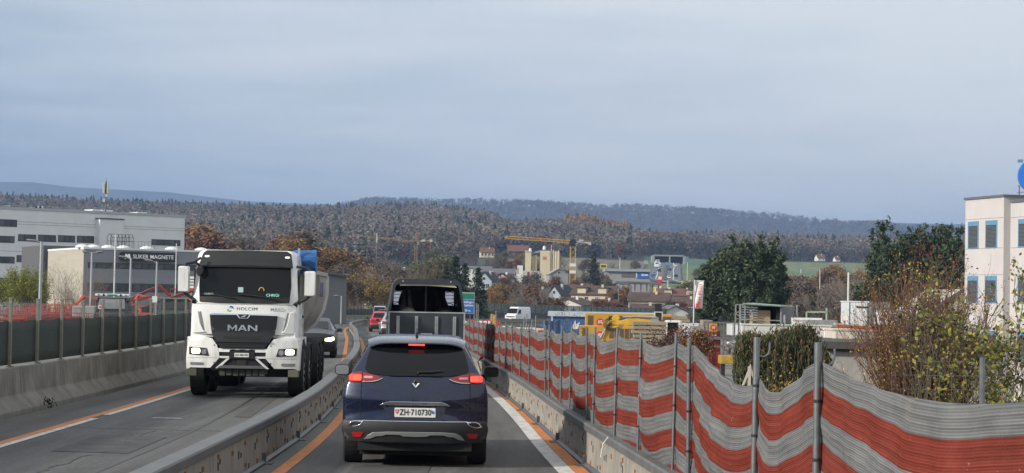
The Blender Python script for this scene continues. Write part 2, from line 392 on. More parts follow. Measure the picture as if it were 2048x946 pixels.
# ------------------------------------------------------------------ woods as one mass (far too many to count)
def flake_template(kind, rs, nf, nfl=46):
    """a small far-off tree: leafless or leafy crown of many slivers on a trunk; unit height 1"""
    v = []; f = []; sh = []
    def tri(a, b, c, s): i = len(v); v.extend([a, b, c]); f.append((i, i + 1, i + 2)); sh.append(s)
    if kind == 'conifer':
        for k in range(nf):
            t = rs.random() ** .8; z = .08 + .9 * t; rad = .17 * (1 - t) ** .8 + .012; a = rs.random() * 2 * PI
            p = np.array([math.cos(a) * rad * .35, math.sin(a) * rad * .35, z + .04]); q_ = np.array([math.cos(a) * rad * 1.15, math.sin(a) * rad * 1.15, z - .035 - .04 * rs.random()])
            sd_ = np.array([-math.sin(a), math.cos(a), 0]) * (.035 + .05 * (1 - t)); tri(p, q_ + sd_, q_ - sd_, .75 + .5 * rs.random())
        tri(np.array([0, 0, 1.0]), np.array([.03, 0, .86]), np.array([-.03, .01, .86]), 1.)
    else:
        cr = rs.random(3) * .08
        for k in range(nf):
            d = rs.normal(size=3); d /= np.linalg.norm(d); rr = rs.random() ** .45
            bump_ = 1 + .22 * math.sin(3 * math.atan2(d[1], d[0]) + 5 * cr[0] * 40) 
            c = np.array([d[0] * .36 * rr * bump_, d[1] * .36 * rr * bump_, .62 + d[2] * .34 * rr])
            if c[2] < .3 and rs.random() < .5: continue
            s_ = (.019 + .028 * rs.random()) * max(1, 46 / nfl) ** .5; A_ = rs.normal(size=3); A_ /= np.linalg.norm(A_); B_ = np.cross(A_, rs.normal(size=3)); B_ /= np.linalg.norm(B_) + 1e-6
            hl = .9 + .2 * rs.random()
            tri(c + A_ * s_ * 1.2, c - A_ * s_ + B_ * s_, c - A_ * s_ - B_ * s_, hl)
        for a in (0, 2.1, 4.2) if nfl > 20 else (): tri(np.array([math.cos(a) * .012, math.sin(a) * .012, 0]), np.array([math.cos(a + 2.1) * .012, math.sin(a + 2.1) * .012, 0]), np.array([0, 0, .6]), 1.2)
    return np.array(v), np.array(f), np.array(sh)
def wood(name, pts, kinds, heights, tints, nf, m, label, cat, tvar=6, seed=1):
    rs = np.random.default_rng(seed); T = {}
    for kd in set(kinds): T[kd] = [flake_template(kd, rs, nf if kd == 'conifer' else int(nf * 2.7), nf) for _ in range(tvar)]
    Vs, Fs, Cs = [], [], []; off = 0
    for p, kd, h, tn in zip(pts, kinds, heights, tints):
        v, f, s_ = T[kd][rs.integers(tvar)]; a = rs.random() * 2 * PI; ca, sa = math.cos(a), math.sin(a); wx_ = h * (.85 + .4 * rs.random())
        vv = np.stack([(v[:, 0] * ca - v[:, 1] * sa) * wx_ + p[0], (v[:, 0] * sa + v[:, 1] * ca) * wx_ + p[1], v[:, 2] * h + p[2] - .3], 1)
        Vs.append(vv); Fs.append(f + off); Cs.append(s_[:, None] * np.asarray(tn)[None, :]); off += len(v)
    o = npmesh(name, np.concatenate(Vs), np.concatenate(Fs), m, np.concatenate(Cs)); tag(o, label, cat, kind='stuff'); return o
woodm = mat('far_foliage', (1, 1, 1), rough=.95, var=.1, scale=.5, attr='tint')
def sample_wood(n, fpx, fy, ok, seed):
    rs = np.random.default_rng(seed); px = rs.uniform(fpx[0], fpx[1], n); y = np.sqrt(rs.uniform(fy[0] ** 2, fy[1] ** 2, n)); k = ok(px, y); px, y = px[k], y[k]
    x = (px - 1024) / F * y; return np.stack([x, y, land(x, y)], 1), px
def tint_of(kd, rs, px, y):
    if kd == 'conifer': return np.array([.035, .05, .032]) * rs.uniform(.7, 1.3)
    r_ = rs.random()
    if kd == 'leafy': return np.array([.21, .12, .035]) * rs.uniform(.5, 1.1)
    base = np.array([.125, .104, .088]) if r_ < .55 else (np.array([.145, .130, .112]) if r_ < .82 else np.array([.150, .110, .082]))
    return base * rs.uniform(.8, 1.45)
rs = np.random.default_rng(5)
def okA(px, y):
    start = np.interp(px, [-400, 300, 600, 940, 985, 1060, 1270, 1290, 2500], [1000, 1000, 1020, 1080, 1340, 1380, 1380, 1580, 1620])
    return (y > start) & (y < 2420)
ptsA, pxA = sample_wood(21000, (-60, 2110), (1000, 2420), okA, 11)
kA, hA, tA = [], [], []
for p, px in zip(ptsA, pxA):
    ridge = p[1] > 2120; r_ = rs.random()
    con = .05 + (.24 if (ridge and (px < 1000)) else 0) + (.3 if ridge and 1050 < px < 1150 else 0)
    cl = noise.noise(Vector((p[0] * .008, p[1] * .004, 0)))
    larch = (1130 < px < 1262 and p[1] > 1850)
    if larch and r_ < .7: kA.append('conifer'); tA.append(np.array([.27, .155, .05]) * rs.uniform(.6, 1.1)); hA.append(rs.uniform(17, 25)); continue
    if r_ < con + max(0, cl - .25) * .5: kA.append('conifer'); hA.append(rs.uniform(14, 23)); tA.append(tint_of('conifer', rs, px, p[1]))
    elif r_ > .97: kA.append('leafy'); hA.append(rs.uniform(13, 18)); tA.append(tint_of('leafy', rs, px, p[1]))
    else: kA.append('bare'); hA.append(rs.uniform(13, 21)); tA.append(tint_of('bare', rs, px, p[1]) * (1 + .45 * cl))
wood('forest', ptsA, kA, hA, tA, 46, woodm, 'mixed bare brown and dark evergreen wood covering the long ridge behind the village', 'forest', seed=21)
# trees on the blue hills
def hill_trees(name, g, pxs, n, lab, seed, hh=(15, 22)):
    rs = np.random.default_rng(seed); rows = g.shape[0] - 2; pts, k, h, t = [], [], [], []
    for _ in range(n):
        fx = rs.uniform((0 - pxs[0]) / (pxs[1] - pxs[0]) - 5, (2060 - pxs[0]) / (pxs[1] - pxs[0])); fy = rs.random() ** .45 * rows
        i, j = int(fy), int(fx); a, b = fy - i, fx - j
        p = (g[i, j] * (1 - a) * (1 - b) + g[i + 1, j] * a * (1 - b) + g[i, j + 1] * (1 - a) * b + g[i + 1, j + 1] * a * b)
        pts.append(p); kd = 'conifer' if rs.random() < .4 else 'leafy'; k.append(kd); h.append(rs.uniform(*hh) * 1.15)
        t.append(np.array([.03, .042, .03]) * rs.uniform(.5, 1.5) if kd == 'conifer' else np.array([.10, .072, .05]) * rs.uniform(.5, 1.7))
    wood(name, pts, k, h, t, 12, woodm, lab, 'forest', seed=seed + 1)
hill_trees('distant_forest', gB, pB, 14000, 'dark blue wood covering the broad far hill behind the ridge and cranes', 31)

# ------------------------------------------------------------------ haze
hz = MB(); hz.box(-5600, 5600, -60, 11000, -12, 480)
hm = bpy.data.materials.new('haze_air'); hm.use_nodes = True; t_ = hm.node_tree; t_.nodes.clear()
ho = t_.nodes.new('ShaderNodeOutputMaterial'); pv = t_.nodes.new('ShaderNodeVolumePrincipled'); t_.links.new(pv.outputs[0], ho.inputs['Volume'])
pv.inputs['Color'].default_value = (.36, .54, .88, 1); pv.inputs['Density'].default_value = .00013; pv.inputs['Anisotropy'].default_value = 0.1
tag(hz.build('haze', hm), 'thin blue autumn haze in the valley air', 'haze', kind='stuff')
# ================================================================== road surface and paint
def strip(name, tab_l, off_l, tab_r, off_r, y0, y1, m, dz=0.0, step=1.0, kind='structure', parent=None, breaks=None):
    ys = np.arange(y0, y1 + step * .5, step); v = []; f = []
    for y in ys:
        ol = off_l(y) if callable(off_l) else off_l; orr = off_r(y) if callable(off_r) else off_r
        xl = X(tab_l, y) + ol; xr = X(tab_r, y) + orr
        for k in range(5): v.append((xl + (xr - xl) * k / 4, y, float(road_z(y)) + dz))
    for i in range(len(ys) - 1):
        if breaks and any(a <= ys[i] < b for a, b in breaks): continue
        for k in range(4): f.append((i * 5 + k, i * 5 + k + 1, i * 5 + k + 6, i * 5 + k + 5))
    mb = MB(); mb.add(v, f); o = mb.build(name, m, parent); 
    if kind: tag(o, kind=kind)
    return o
asph = mat('asphalt', (.075, .074, .072), rough=.82, var=.3, scale=.9, bump=.7, bscale=45, spec=.4, stretch=(1.6, .10, 1), c2=(.15, .147, .142), detail=10)
# fine stone speckle in the asphalt
t_ = asph.node_tree; bs = t_.nodes['Principled BSDF']; src = bs.inputs['Base Color'].links[0].from_socket
sn = t_.nodes.new('ShaderNodeTexNoise'); sn.inputs['Scale'].default_value = 14; sn.inputs['Detail'].default_value = 12; sn.inputs['Roughness'].default_value = .85
tcn = t_.nodes.new('ShaderNodeTexCoord'); t_.links.new(tcn.outputs['Object'], sn.inputs[0])
mr = t_.nodes.new('ShaderNodeMapRange'); mr.inputs[1].default_value = .35; mr.inputs[2].default_value = .68; mr.inputs[3].default_value = .5; mr.inputs[4].default_value = 1.6; t_.links.new(sn.outputs[0], mr.inputs[0])
mm = t_.nodes.new('ShaderNodeMix'); mm.data_type = 'RGBA'; mm.blend_type = 'MULTIPLY'; mm.inputs[0].default_value = 1; t_.links.new(src, mm.inputs[6]); t_.links.new(mr.outputs[0], mm.inputs[7]); t_.links.new(mm.outputs[2], bs.inputs['Base Color'])
strip('road', WALL, 0.05, BAR, 0.25, -15, 478, asph)
worn = mat('worn_strip', (.13, .128, .12), rough=.9, var=.3, scale=3, bump=.4, bscale=40)
tar = mat('tar_joint', (.035, .035, .035), rough=.5, var=.2)
strip('tar_seam', MID, -1.75, MID, -1.70, 12, 60, tar, .004)
ground_poly_ = [(X(LEFT_LINE, 32.6) + .1, 32.6), (X(MID, 32.2) - .2, 32.2), (X(MID, 32.25) - .2, 32.25), (X(LEFT_LINE, 32.66) + .1, 32.66)]; mb = MB(); mb.add([(a, b, .005) for a, b in ground_poly_], [(0, 1, 2, 3)]); tag(mb.build('tar_seam', tar), kind='structure')
strip('worn_margin', MID, .16, MID, .36, -5, 90, worn, .004)
owear = mat('orange_paint', (.55, .17, .025), rough=.7, var=.25, scale=7, c2=(.62, .22, .05), bump=.2, bscale=50, dirt=.7)
wwear = mat('white_paint', (.55, .55, .53), rough=.7, var=.2, scale=7, bump=.2, bscale=50, dirt=.8)
om = empty('road_marking'); om['kind'] = 'structure'
strip('orange_edge_line', LEFT_LINE, -.17, LEFT_LINE, .0, -5, 300, owear, .008, parent=om, kind=None)
strip('white_edge_line', LEFT_LINE, .002, LEFT_LINE, .13, -5, 300, wwear, .008, parent=om, kind=None, breaks=[(34.5, 35.6)])
strip('orange_lane_line', MID, lambda y: np.interp(y, [20, 35, 60], [.40, .33, .25]), MID, lambda y: np.interp(y, [20, 35, 60], [.58, .50, .40]), -5, 120, owear, .008, parent=om, kind=None)
strip('orange_lane_line', MID, -.52, MID, -.36, 58, 260, owear, .008, parent=om, kind=None)
wo = lambda y: float(np.interp(y, [20, 26, 35, 49, 90], [-.60, -.57, -.50, -.44, -.42]))
strip('white_edge_line', BAR, lambda y: wo(y), BAR, lambda y: wo(y) + .215, -5, 260, wwear, .008, parent=om, kind=None)
strip('orange_edge_line', BAR, lambda y: wo(y) + .22, BAR, lambda y: wo(y) + .40, -5, 260, owear, .008, parent=om, kind=None)
def ground_poly(name, pts, m, dz=.012):
    mb = MB(); n = len(pts); mb.add([(x, y, float(road_z(y)) + dz) for x, y in pts], [tuple(range(n))]); return mb.build(name, m, om)
def arrow_mark(c, ang, s):
    sh = [(-.08, -2.6), (.08, -2.6), (.08, -.2), (.38, -.2), (0, 1.6), (-.38, -.2), (-.08, -.2)]
    ca, sa = math.cos(ang), math.sin(ang)
    for part_ in ([sh[0], sh[1], sh[2], sh[6]], [sh[3], sh[4], sh[5]]):
        ground_poly('lane_arrow', [(c.x + (a * ca - b * sa) * s, c.y + (a * sa + b * ca) * s) for a, b in part_], wwear)
for px, py, an in ((674, 666, 2.6), (688, 659.5, 2.75), (704, 654, 2.9)):
    arrow_mark(G(px, py), an, 1.25)
g = G(335, 837); ground_poly('short_dash', [(g.x - .28, g.y - .12), (g.x + .22, g.y - .12), (g.x + .26, g.y + .02), (g.x - .24, g.y + .02)], wwear)
for k in range(5):
    g = G(734 + k * 3.2, 668 - k * 3.4); ground_poly('hatch_bar', [(g.x - .1, g.y), (g.x + .42, g.y + .9), (g.x + .42, g.y + 1.9), (g.x - .1, g.y + 1.0)], wwear)

for q_, (y0, y1, a, b, sh) in enumerate(((27.5, 31, -1.9, -3.0, .86), (36, 52, -1.2, -1.5, .8), (24, 26.5, 1.3, 2.3, .85), (60, 75, -2.2, -3.3, 1.35), (19, 23, -2.6, -3.5, 1.3))):
    pm = mat('asphalt_patch_%d' % q_, (.08 * sh, .079 * sh, .078 * sh), rough=.85, var=.35, scale=2.5, bump=.6, bscale=40, detail=9)
    tag(ground_poly('asphalt_patch', [(X(MID, y0) + a, y0), (X(MID, y0) + b, y0 + .15), (X(MID, y1) + b, y1), (X(MID, y1) + a, y1 - .2)], pm, .006), kind='structure')
rk_ = random.Random(6)
for q_ in range(9):
    y0 = 18 + q_ * 5.5; x0 = X(MID, y0) + rk_.choice([-2.4, -1.1, 1.6, 2.4]); mb = MB(); pts = [(x0, y0)]
    for _ in range(9): pts.append((pts[-1][0] + rk_.uniform(-.09, .09), pts[-1][1] + rk_.uniform(.2, .6)))
    for (xa, ya), (xb, yb) in zip(pts, pts[1:]): mb.add([(xa - .012, ya, .007), (xa + .012, ya, .007), (xb + .012, yb, .007), (xb - .012, yb, .007)], [(0, 1, 2, 3)])
    mb.build('crack', tar, om)
# ================================================================== left concrete wall of precast elements
conc = mat('precast_concrete', (.185, .173, .15), rough=.9, var=.35, scale=1.5, bump=.35, bscale=25, dirt=.75)
ORD = ['nearest', 'second', 'third', 'fourth', 'fifth', 'sixth', 'seventh', 'eighth', 'ninth', 'tenth', 'eleventh', 'twelfth', 'thirteenth', 'fourteenth', 'fifteenth', 'sixteenth', 'seventeenth', 'eighteenth', 'nineteenth', 'twentieth', 'twenty-first', 'twenty-second', 'twenty-third', 'twenty-fourth', 'twenty-fifth', 'twenty-sixth', 'twenty-seventh', 'twenty-eighth']
def along(tab, y0, length, n, y_end):
    """stations along a plan curve, evenly spaced by arc length"""
    r_ = []; y = y0; x = X(tab, y)
    while y < y_end and len(r_) < n:
        sl = (X(tab, y + .5) - X(tab, y - .5)); dy = length / math.sqrt(1 + sl * sl); y2 = y + dy; x2 = X(tab, y2)
        r_.append((x, y, x2, y2)); x, y = x2, y2
    return r_
def wall_element():
    prof = [(-.16, .83), (.08, .83), (.13, .34), (.34, .10), (.34, 0), (-.34, 0), (-.34, .1), (-.2, .34)]
    mb = MB(); mb.prism(prof, .012, 3.388); return mb.build('wall_element', conc, bevel=.015)
we = wall_element(); st = along(WALL, 6, 3.4, 90, 400)
wgroup = 'precast elements of the left roadside wall'
for i, (x, y, x2, y2) in enumerate(st):
    o = we if i == 0 else we.copy()
    if i: COL.objects.link(o)
    o.location = (x, y, float(road_z(y)) - .01); o.rotation_euler = (0, 0, -math.atan2(x2 - x, y2 - y))
    vis = i - 8
    nm = ('%s weathered concrete wall element from the left picture edge, under the green screen' % ORD[vis]) if 0 <= vis < 24 else ('grey concrete wall element far along the left side, behind or beyond the white truck' if vis >= 24 else 'concrete wall element just outside the left edge')
    if vis < 0: nm = 'stained concrete wall element at the very left edge below the green screen'
    tag(o, nm, 'wall element', wgroup)
# ------------------------------------------------------------------ green screened fence on it
postm = mat('weathered_post', (.21, .205, .17), rough=.8, var=.2, scale=6, dirt=.3)
scrm = mat('dark_green_screen', (.036, .050, .042), rough=.9, var=.25, scale=5, bump=.5, stretch=(.3, .3, 14))
linkm = mat('chain_link', (.30, .31, .30), rough=.6, metal=.3, alpha=.16)
fen = empty('screened_fence', (X(WALL, 30), 30, .83), 0, 'long fence of pale posts with dark green screen on the left concrete wall', 'fence')
fo = Vector(fen.location)
pst = along(WALL, 8, 2.17, 200, 335); proto = None
for i, (x, y, x2, y2) in enumerate(pst):
    z = float(road_z(y))
    if proto is None:
        mb = MB(); mb.box(-.028, .028, -.028, .028, 0, 1.2); mb.box(-.038, .038, -.038, .038, 1.2, 1.222); mb.box(-.07, .07, -.07, .07, 0, .02); proto = mb.build('post', postm, fen, bevel=.006); o = proto
    else: o = proto.copy(); COL.objects.link(o)
    o.location = Vector((x - .02, y, z + .83)) - fo; o.rotation_euler = (0, 0, random.uniform(-.05, .05)); o.scale.z = random.uniform(.98, 1.03)
ys = np.arange(8, 335, .35)
def fsheet(name, z0, z1, m, dx, wav):
    v = []; f = []; nr = 5
    for i, y in enumerate(ys):
        x = X(WALL, y) + dx; ph = (i * .35 / 2.17) % 1
        for k in range(nr):
            t = k / (nr - 1); v.append((x + wav * math.sin(PI * ph) * math.sin(i * .9 + k) - fo.x, y - fo.y, z0 + (z1 - z0) * t - (.03 * math.sin(PI * ph) if k == nr - 1 else 0) + float(road_z(y)) - fo.z))
    for i in range(len(ys) - 1):
        for k in range(nr - 1): f.append((i * nr + k, (i + 1) * nr + k, (i + 1) * nr + k + 1, i * nr + k + 1))
    mb = MB(); mb.add(v, f); o = mb.build(name, m, fen, smooth=True); so_ = o.modifiers.new('s', 'SOLIDIFY'); so_.thickness = .004; return o
fsheet('green_screen', .86, 1.665, scrm, -.075, .012); fsheet('wire_mesh', 1.66, 2.0, linkm, -.075, .002)
mb = MB(); b = Vector((-8.9, 31.5, 0)); mb.bar((X(WALL, 31) + .16, 31, .86), (X(WALL, 32.4) + .03, 32.4, 1.72), .06, .06); tag(mb.build('leaning_post', postm), 'loose pale timber post leaning against the green fence screen', 'post')
# distant noise screen beyond, sweeping right
nsc = empty('noise_barrier', (X(WALL, 300), 300, -1.2), 0, 'long dark panelled noise barrier with thin posts behind the white van and yard', 'noise barrier')
no = Vector(nsc.location)
npm = mat('noise_panel', (.045, .052, .05), rough=.5, var=.3, scale=.3, alpha=.93); npb = mat('noise_base', (.15, .15, .145), rough=.9)
pane = mat('noise_glass', (.13, .16, .15), rough=.25, alpha=.62, var=.2)
prev = None
for i, (x, y, x2, y2) in enumerate(along(WALL, 336, 3.0, 90, 474)):
    z = float(road_z(y)); a = Vector((x, y, z)) - no; b = Vector((x2, y2, float(road_z(y2)))) - no
    mb = MB(); mb.bar(a + Vector((0, 0, .3)), b + Vector((0, 0, .3)), .25, .7); o1 = mb.build('plinth', npb, nsc)
    hgt = 2.3
    if True:
        mb = MB(); mb.bar(a + Vector((0, 0, .66 + .45)), b + Vector((0, 0, .66 + .45)), .06, .9); mb.build('panel', npm, nsc)
        mb = MB(); mb.bar(a + Vector((0, 0, 2.35)), b + Vector((0, 0, 2.35)), .03, 1.5); mb.build('clear_panel', pane, nsc)
    else:
        mb = MB(); mb.bar(a + Vector((0, 0, .66 + hgt / 2)), b + Vector((0, 0, .66 + hgt / 2)), .06, hgt); mb.build('panel', npm, nsc)
    mb = MB(); mb.box(a.x - .06, a.x + .06, a.y - .06, a.y + .06, a.z, a.z + hgt + .75); mb.build('post', postm if y < 338 else npm, nsc)

# ================================================================== movable steel / concrete barriers
galv = mat('galvanised', (.135, .138, .138), rough=.55, metal=.25, var=.2, scale=5, dirt=.35)
panelm = mat('barrier_panel', (.245, .23, .20), rough=.8, var=.18, scale=2.5, bump=.2, dirt=.6)
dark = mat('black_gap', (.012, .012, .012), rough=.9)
refl = mat('amber_reflector', (.26, .115, .03), rough=.35, var=.3, scale=20)
steel = mat('dark_steel', (.10, .105, .11), rough=.5, metal=.5, var=.2)
def barrier_proto(L_, both=True):
    e = empty('barrier_section')
    mb = MB(); mb.prism([(-.10, .03), (.10, .03), (.085, .47), (-.085, .47)], .02, L_ - .02); mb.build('panel', panelm, e, bevel=.004)
    mb = MB(); mb.prism([(-.115, .47), (-.09, .47), (-.09, .48), (.09, .48), (.09, .47), (.115, .47), (.115, .55), (.10, .57), (-.10, .57), (-.115, .55)], .01, L_ - .01); mb.build('top_rail', galv, e, bevel=.004)
    mb = MB(); mb.prism([(-.15, 0), (.15, 0), (.15, .03), (.11, .06), (-.11, .06), (-.15, .03)], .03, L_ - .03); mb.build('base_flange', steel, e)
    mb = MB(); mb.box(-.24, .24, -.13, .13, 0, .022); mb.box(-.15, -.06, -.03, .03, .02, .15); mb.box(.06, .15, -.03, .03, .02, .15); mb.build('foot', steel, e, bevel=.005)
    mb = MB()
    for s in (-1, 1):
        for yy, zz, h in ((.55, .33, .09), (.7, .36, .06), (L_ * .5, .33, .09), (L_ * .5 + .2, .30, .06), (L_ - .7, .33, .09), (L_ * .3, .12, .06), (L_ * .7, .12, .06)):
            xx = s * (.10 - .015 * (zz / .47)); mb.box(xx - .004, xx + .006 * 1.2, yy - .035, yy + .035, zz - h, zz)
    mb.build('slot', dark, e)
    for s in (-1, 1):
        for q in range(4):
            yy = L_ * (q + .5) / 4
            for zz in ((.40, .13) if q % 2 == 0 else (.36, .10)):
                xx = s * (.10 - .015 * (zz / .47)); mb = MB(); mb.box(xx - .012, xx + .022, yy - .03, yy + .03, zz - .035, zz + .02); mb.build('reflector', refl, e, bevel=.003)
    return e
bp_ = barrier_proto(4.4)
def place_barriers(tab, y0, y1, Ls, lab_near, lab_far, group, base=None, offs=0, nnear=9):
    for i, (x, y, x2, y2) in enumerate(along(tab, y0, 4.4, 120, y1)):
        z = float(road_z(y)); o = copy_tree(bp_, None, (x, y, z), -math.atan2(x2 - x, y2 - y))
        k = i - offs
        tag(o, (lab_near % ORD[k]) if 0 <= k < nnear else lab_far, 'barrier', group)
place_barriers(MID, 13, 300, 4.4, '%s grey barrier section of the middle row left of the blue car', 'grey barrier section far along the middle row dividing the two lanes', 'barrier sections dividing the two lanes', offs=1, nnear=16)
place_barriers(BAR, 9.2, 330, 4.4, '%s pale barrier section from the lower right below the striped net', 'pale barrier section far along the right row below the striped net', 'barrier sections along the right edge', offs=3, nnear=14)
for o in [bp_] + children(bp_): bpy.data.objects.remove(o)
KIDS.clear()

# ================================================================== striped net on its poles
NP = [2350, 2120, 1645, 1519, 1388, 1356, 1286, 1238, 1195, 1183, 1147, 1129, 1106, 1098, 1065, 1046, 1031, 1017, 1003, 989, 981, 971, 962, 952, 943, 934, 925, 916]
def y_at_px(tab, px):
    lo, hi = 5.0, 90.0
    for _ in range(40):
        mid_ = (lo + hi) / 2
        if 1024 + X(tab, mid_) / mid_ * F > px: lo = mid_
        else: hi = mid_
    return lo
PY = [y_at_px(BAR, p) for p in NP]
def ptop(y): return float(np.interp(y, [8, 13, 27, 44, 57, 70], [1.86, 1.86, 1.80, 1.64, 1.57, 1.5]))
polem = mat('scaffold_tube', (.19, .20, .21), rough=.4, metal=.6, var=.2, scale=8, dirt=.3)
tiem = mat('tie', (.02, .02, .02), rough=.6)
HOOK = {2, 3}
for i, y in enumerate(PY):
    x = X(BAR, y) - .02; z1 = ptop(y) + (.10 if i in HOOK else .04 + .03 * random.random()); lean = random.uniform(-.03, .03)
    e = empty('net_pole', (x, y, .57)); mb = MB(); r_ = .025 if i < 4 else .021 if i == 4 else .015
    mb.tube([(0, 0, -.12), (lean, lean, z1 - .57)], r_, 12); mb.build('tube', polem, e, smooth=True)
    if i in HOOK:
        mb = MB(); h0 = z1 - .57 - .14; mb.tube([(0, 0, h0), (.07, .02, h0 - .01), (.105, .03, h0 + .01), (.115, .03, h0 + .05), (.115, .03, h0 + .10)], .008, 8); mb.build('hook', polem, e, smooth=True)
    for zz in (.25, .62, 1.0):
        if random.random() < .8:
            mb = MB(); mb.tube([(lean * zz, lean * zz, zz), (lean * zz, lean * zz, zz + .02)], r_ + .006, 10); mb.build('tie', tiem, e)
    if i in (0, 1): l_ = 'steel pole of the striped net at the right picture edge'
    elif i < 9: l_ = ['thick steel pole with open hook, rightmost one holding the striped net', 'second steel pole with hook from the right, in front of the striped net', 'third steel pole from the right on the striped net', 'fourth steel pole from the right, a thin one close beside the third', 'fifth steel pole from the right on the striped net', 'sixth steel pole from the right on the striped net', 'seventh steel pole from the right on the striped net'][i - 2]
    else: l_ = '%s steel pole from the right, a thin one on the far half of the net' % ORD[i - 2]
    tag(e, l_, 'pole', 'poles holding the striped net')
rn = random.Random(4)
v = []; uv = []; f = []; rows = 34; cols = 0; arc = 0
TOPS = []
for i in range(len(PY) - 1):
    y0, y1 = PY[i], PY[i + 1]; x0, x1 = X(BAR, y0), X(BAR, y1)
    w_ = math.hypot(y1 - y0, x1 - x0); nseg = max(6, int(w_ / .09)); sag = {0: .02, 1: .12, 2: .11, 3: .13, 4: .03, 5: .07, 6: .03, 7: .10, 8: .02}.get(i, rn.uniform(.02, .08)) * (1 if i < 9 else min(1, w_ / 1.5))
    bul = {1: .08, 3: .13, 5: .14, 7: .09}.get(i, rn.uniform(.01, .05) * min(1, w_ / 1.2)); sk = rn.uniform(.75, 1.35)
    if i == 1: sk = 1.0
    if i == 2: sk = 1.5
    if i == 3: sk = .75
    for s in range(nseg):
        t = s / nseg; y = y0 + (y1 - y0) * t; x = X(BAR, y); ts = t ** sk
        drop0 = {2: .10, 3: .12}.get(i, 0) * (1 - t if i == 2 else t) * 0
        top = ptop(y) - .02 - sag * 4 * ts * (1 - ts)
        if i == 3: top -= .19 * sstep(0, 1, 1 - t) ** 1.0          # the net has slipped down the second pole
        if i == 2: top -= .19 * sstep(0, .9, t)
        pass
        bot = .50 + (.05 * math.sin(y * 3)) * (1 if y > 20 else 1)
        hgt_ = top - bot
        for k in range(rows + 1):
            q_ = k / rows; dep = q_ * hgt_
            dep_ = dep + sag * .25 * 4 * ts * (1 - ts) * math.sin(PI * q_) 
            bulge = .018 * noise.noise(Vector((y * 2.2, q_ * 5, 0))) + .010 * noise.noise(Vector((y * 6, q_ * 11, 4))) + bul * math.sin(PI * ts) * (math.sin(PI * min(1, q_ * 1.05)) ** .7) * (.7 + .5 * q_) + .012 * math.sin(y * 9 + q_ * 3) * math.sin(PI * t)
            rib = .003 * math.sin(dep / .044 * 2 * PI)
            v.append((x + .012 - bulge + rib, y, top - dep_ if k < rows else top - dep)); uv.append((arc + w_ * t, dep * (1 + .03 * math.sin(y * 1.7)) + .012 * math.sin(y * 2.3) + (.03 if i % 3 == 0 else 0)))
        cols += 1
    arc += w_
R1 = rows + 1
for c_ in range(cols - 1):
    for k in range(rows): f.append((c_ * R1 + k, c_ * R1 + k + 1, (c_ + 1) * R1 + k + 1, (c_ + 1) * R1 + k))
me = bpy.data.meshes.new('striped_net'); me.from_pydata(v, [], f); me.polygons.foreach_set('use_smooth', [True] * len(f))
ul = me.uv_layers.new(name='UVMap'); li = np.zeros(len(me.loops), dtype=np.int32); me.loops.foreach_get('vertex_index', li); ul.data.foreach_set('uv', np.array(uv, dtype=np.float32)[li].ravel())
nm = bpy.data.materials.new('net_cloth'); nm.use_nodes = True; t_ = nm.node_tree; n_ = t_.nodes; l_ = t_.links; n_.clear()
uvn = n_.new('ShaderNodeUVMap'); uvn.uv_map = 'UVMap'; sp = n_.new('ShaderNodeSeparateXYZ'); l_.new(uvn.outputs[0], sp.inputs[0])
def nmth(op, a, b=None, c=None):
    n = n_.new('ShaderNodeMath'); n.operation = op
    for i, q_ in enumerate((a, b, c)):
        if q_ is None: continue
        if isinstance(q_, (int, float)): n.inputs[i].default_value = q_
        else: l_.new(q_, n.inputs[i])
    return n.outputs[0]
per = .178
ph = nmth('FRACT', nmth('MULTIPLY', nmth('ADD', sp.outputs[1], .02), 1 / (2 * per)))
red = nmth('GREATER_THAN', ph, .5)
ribs = nmth('SINE', nmth('MULTIPLY', sp.outputs[1], 2 * PI / .044)); ribn = nmth('MULTIPLY_ADD', ribs, .5, .5)
fine = nmth('SINE', nmth('MULTIPLY', sp.outputs[1], 2 * PI / .0147)); hole_u = nmth('SINE', nmth('MULTIPLY', sp.outputs[0], 2 * PI / .014))
nn = n_.new('ShaderNodeTexNoise'); nn.inputs['Scale'].default_value = 3.0; nn.inputs['Detail'].default_value = 8; nn.inputs['Roughness'].default_value = .7; l_.new(uvn.outputs[0], nn.inputs[0])
gmix = n_.new('ShaderNodeMix'); gmix.data_type = 'RGBA'; l_.new(nn.outputs[0], gmix.inputs[0]); gmix.inputs[6].default_value = (.15, .152, .155, 1); gmix.inputs[7].default_value = (.31, .315, .32, 1)
rmix = n_.new('ShaderNodeMix'); rmix.data_type = 'RGBA'; l_.new(nn.outputs[0], rmix.inputs[0]); rmix.inputs[6].default_value = (.19, .036, .027, 1); rmix.inputs[7].default_value = (.33, .08, .058, 1)
cm = n_.new('ShaderNodeMix'); cm.data_type = 'RGBA'; l_.new(red, cm.inputs[0]); l_.new(gmix.outputs[2], cm.inputs[6]); l_.new(rmix.outputs[2], cm.inputs[7])
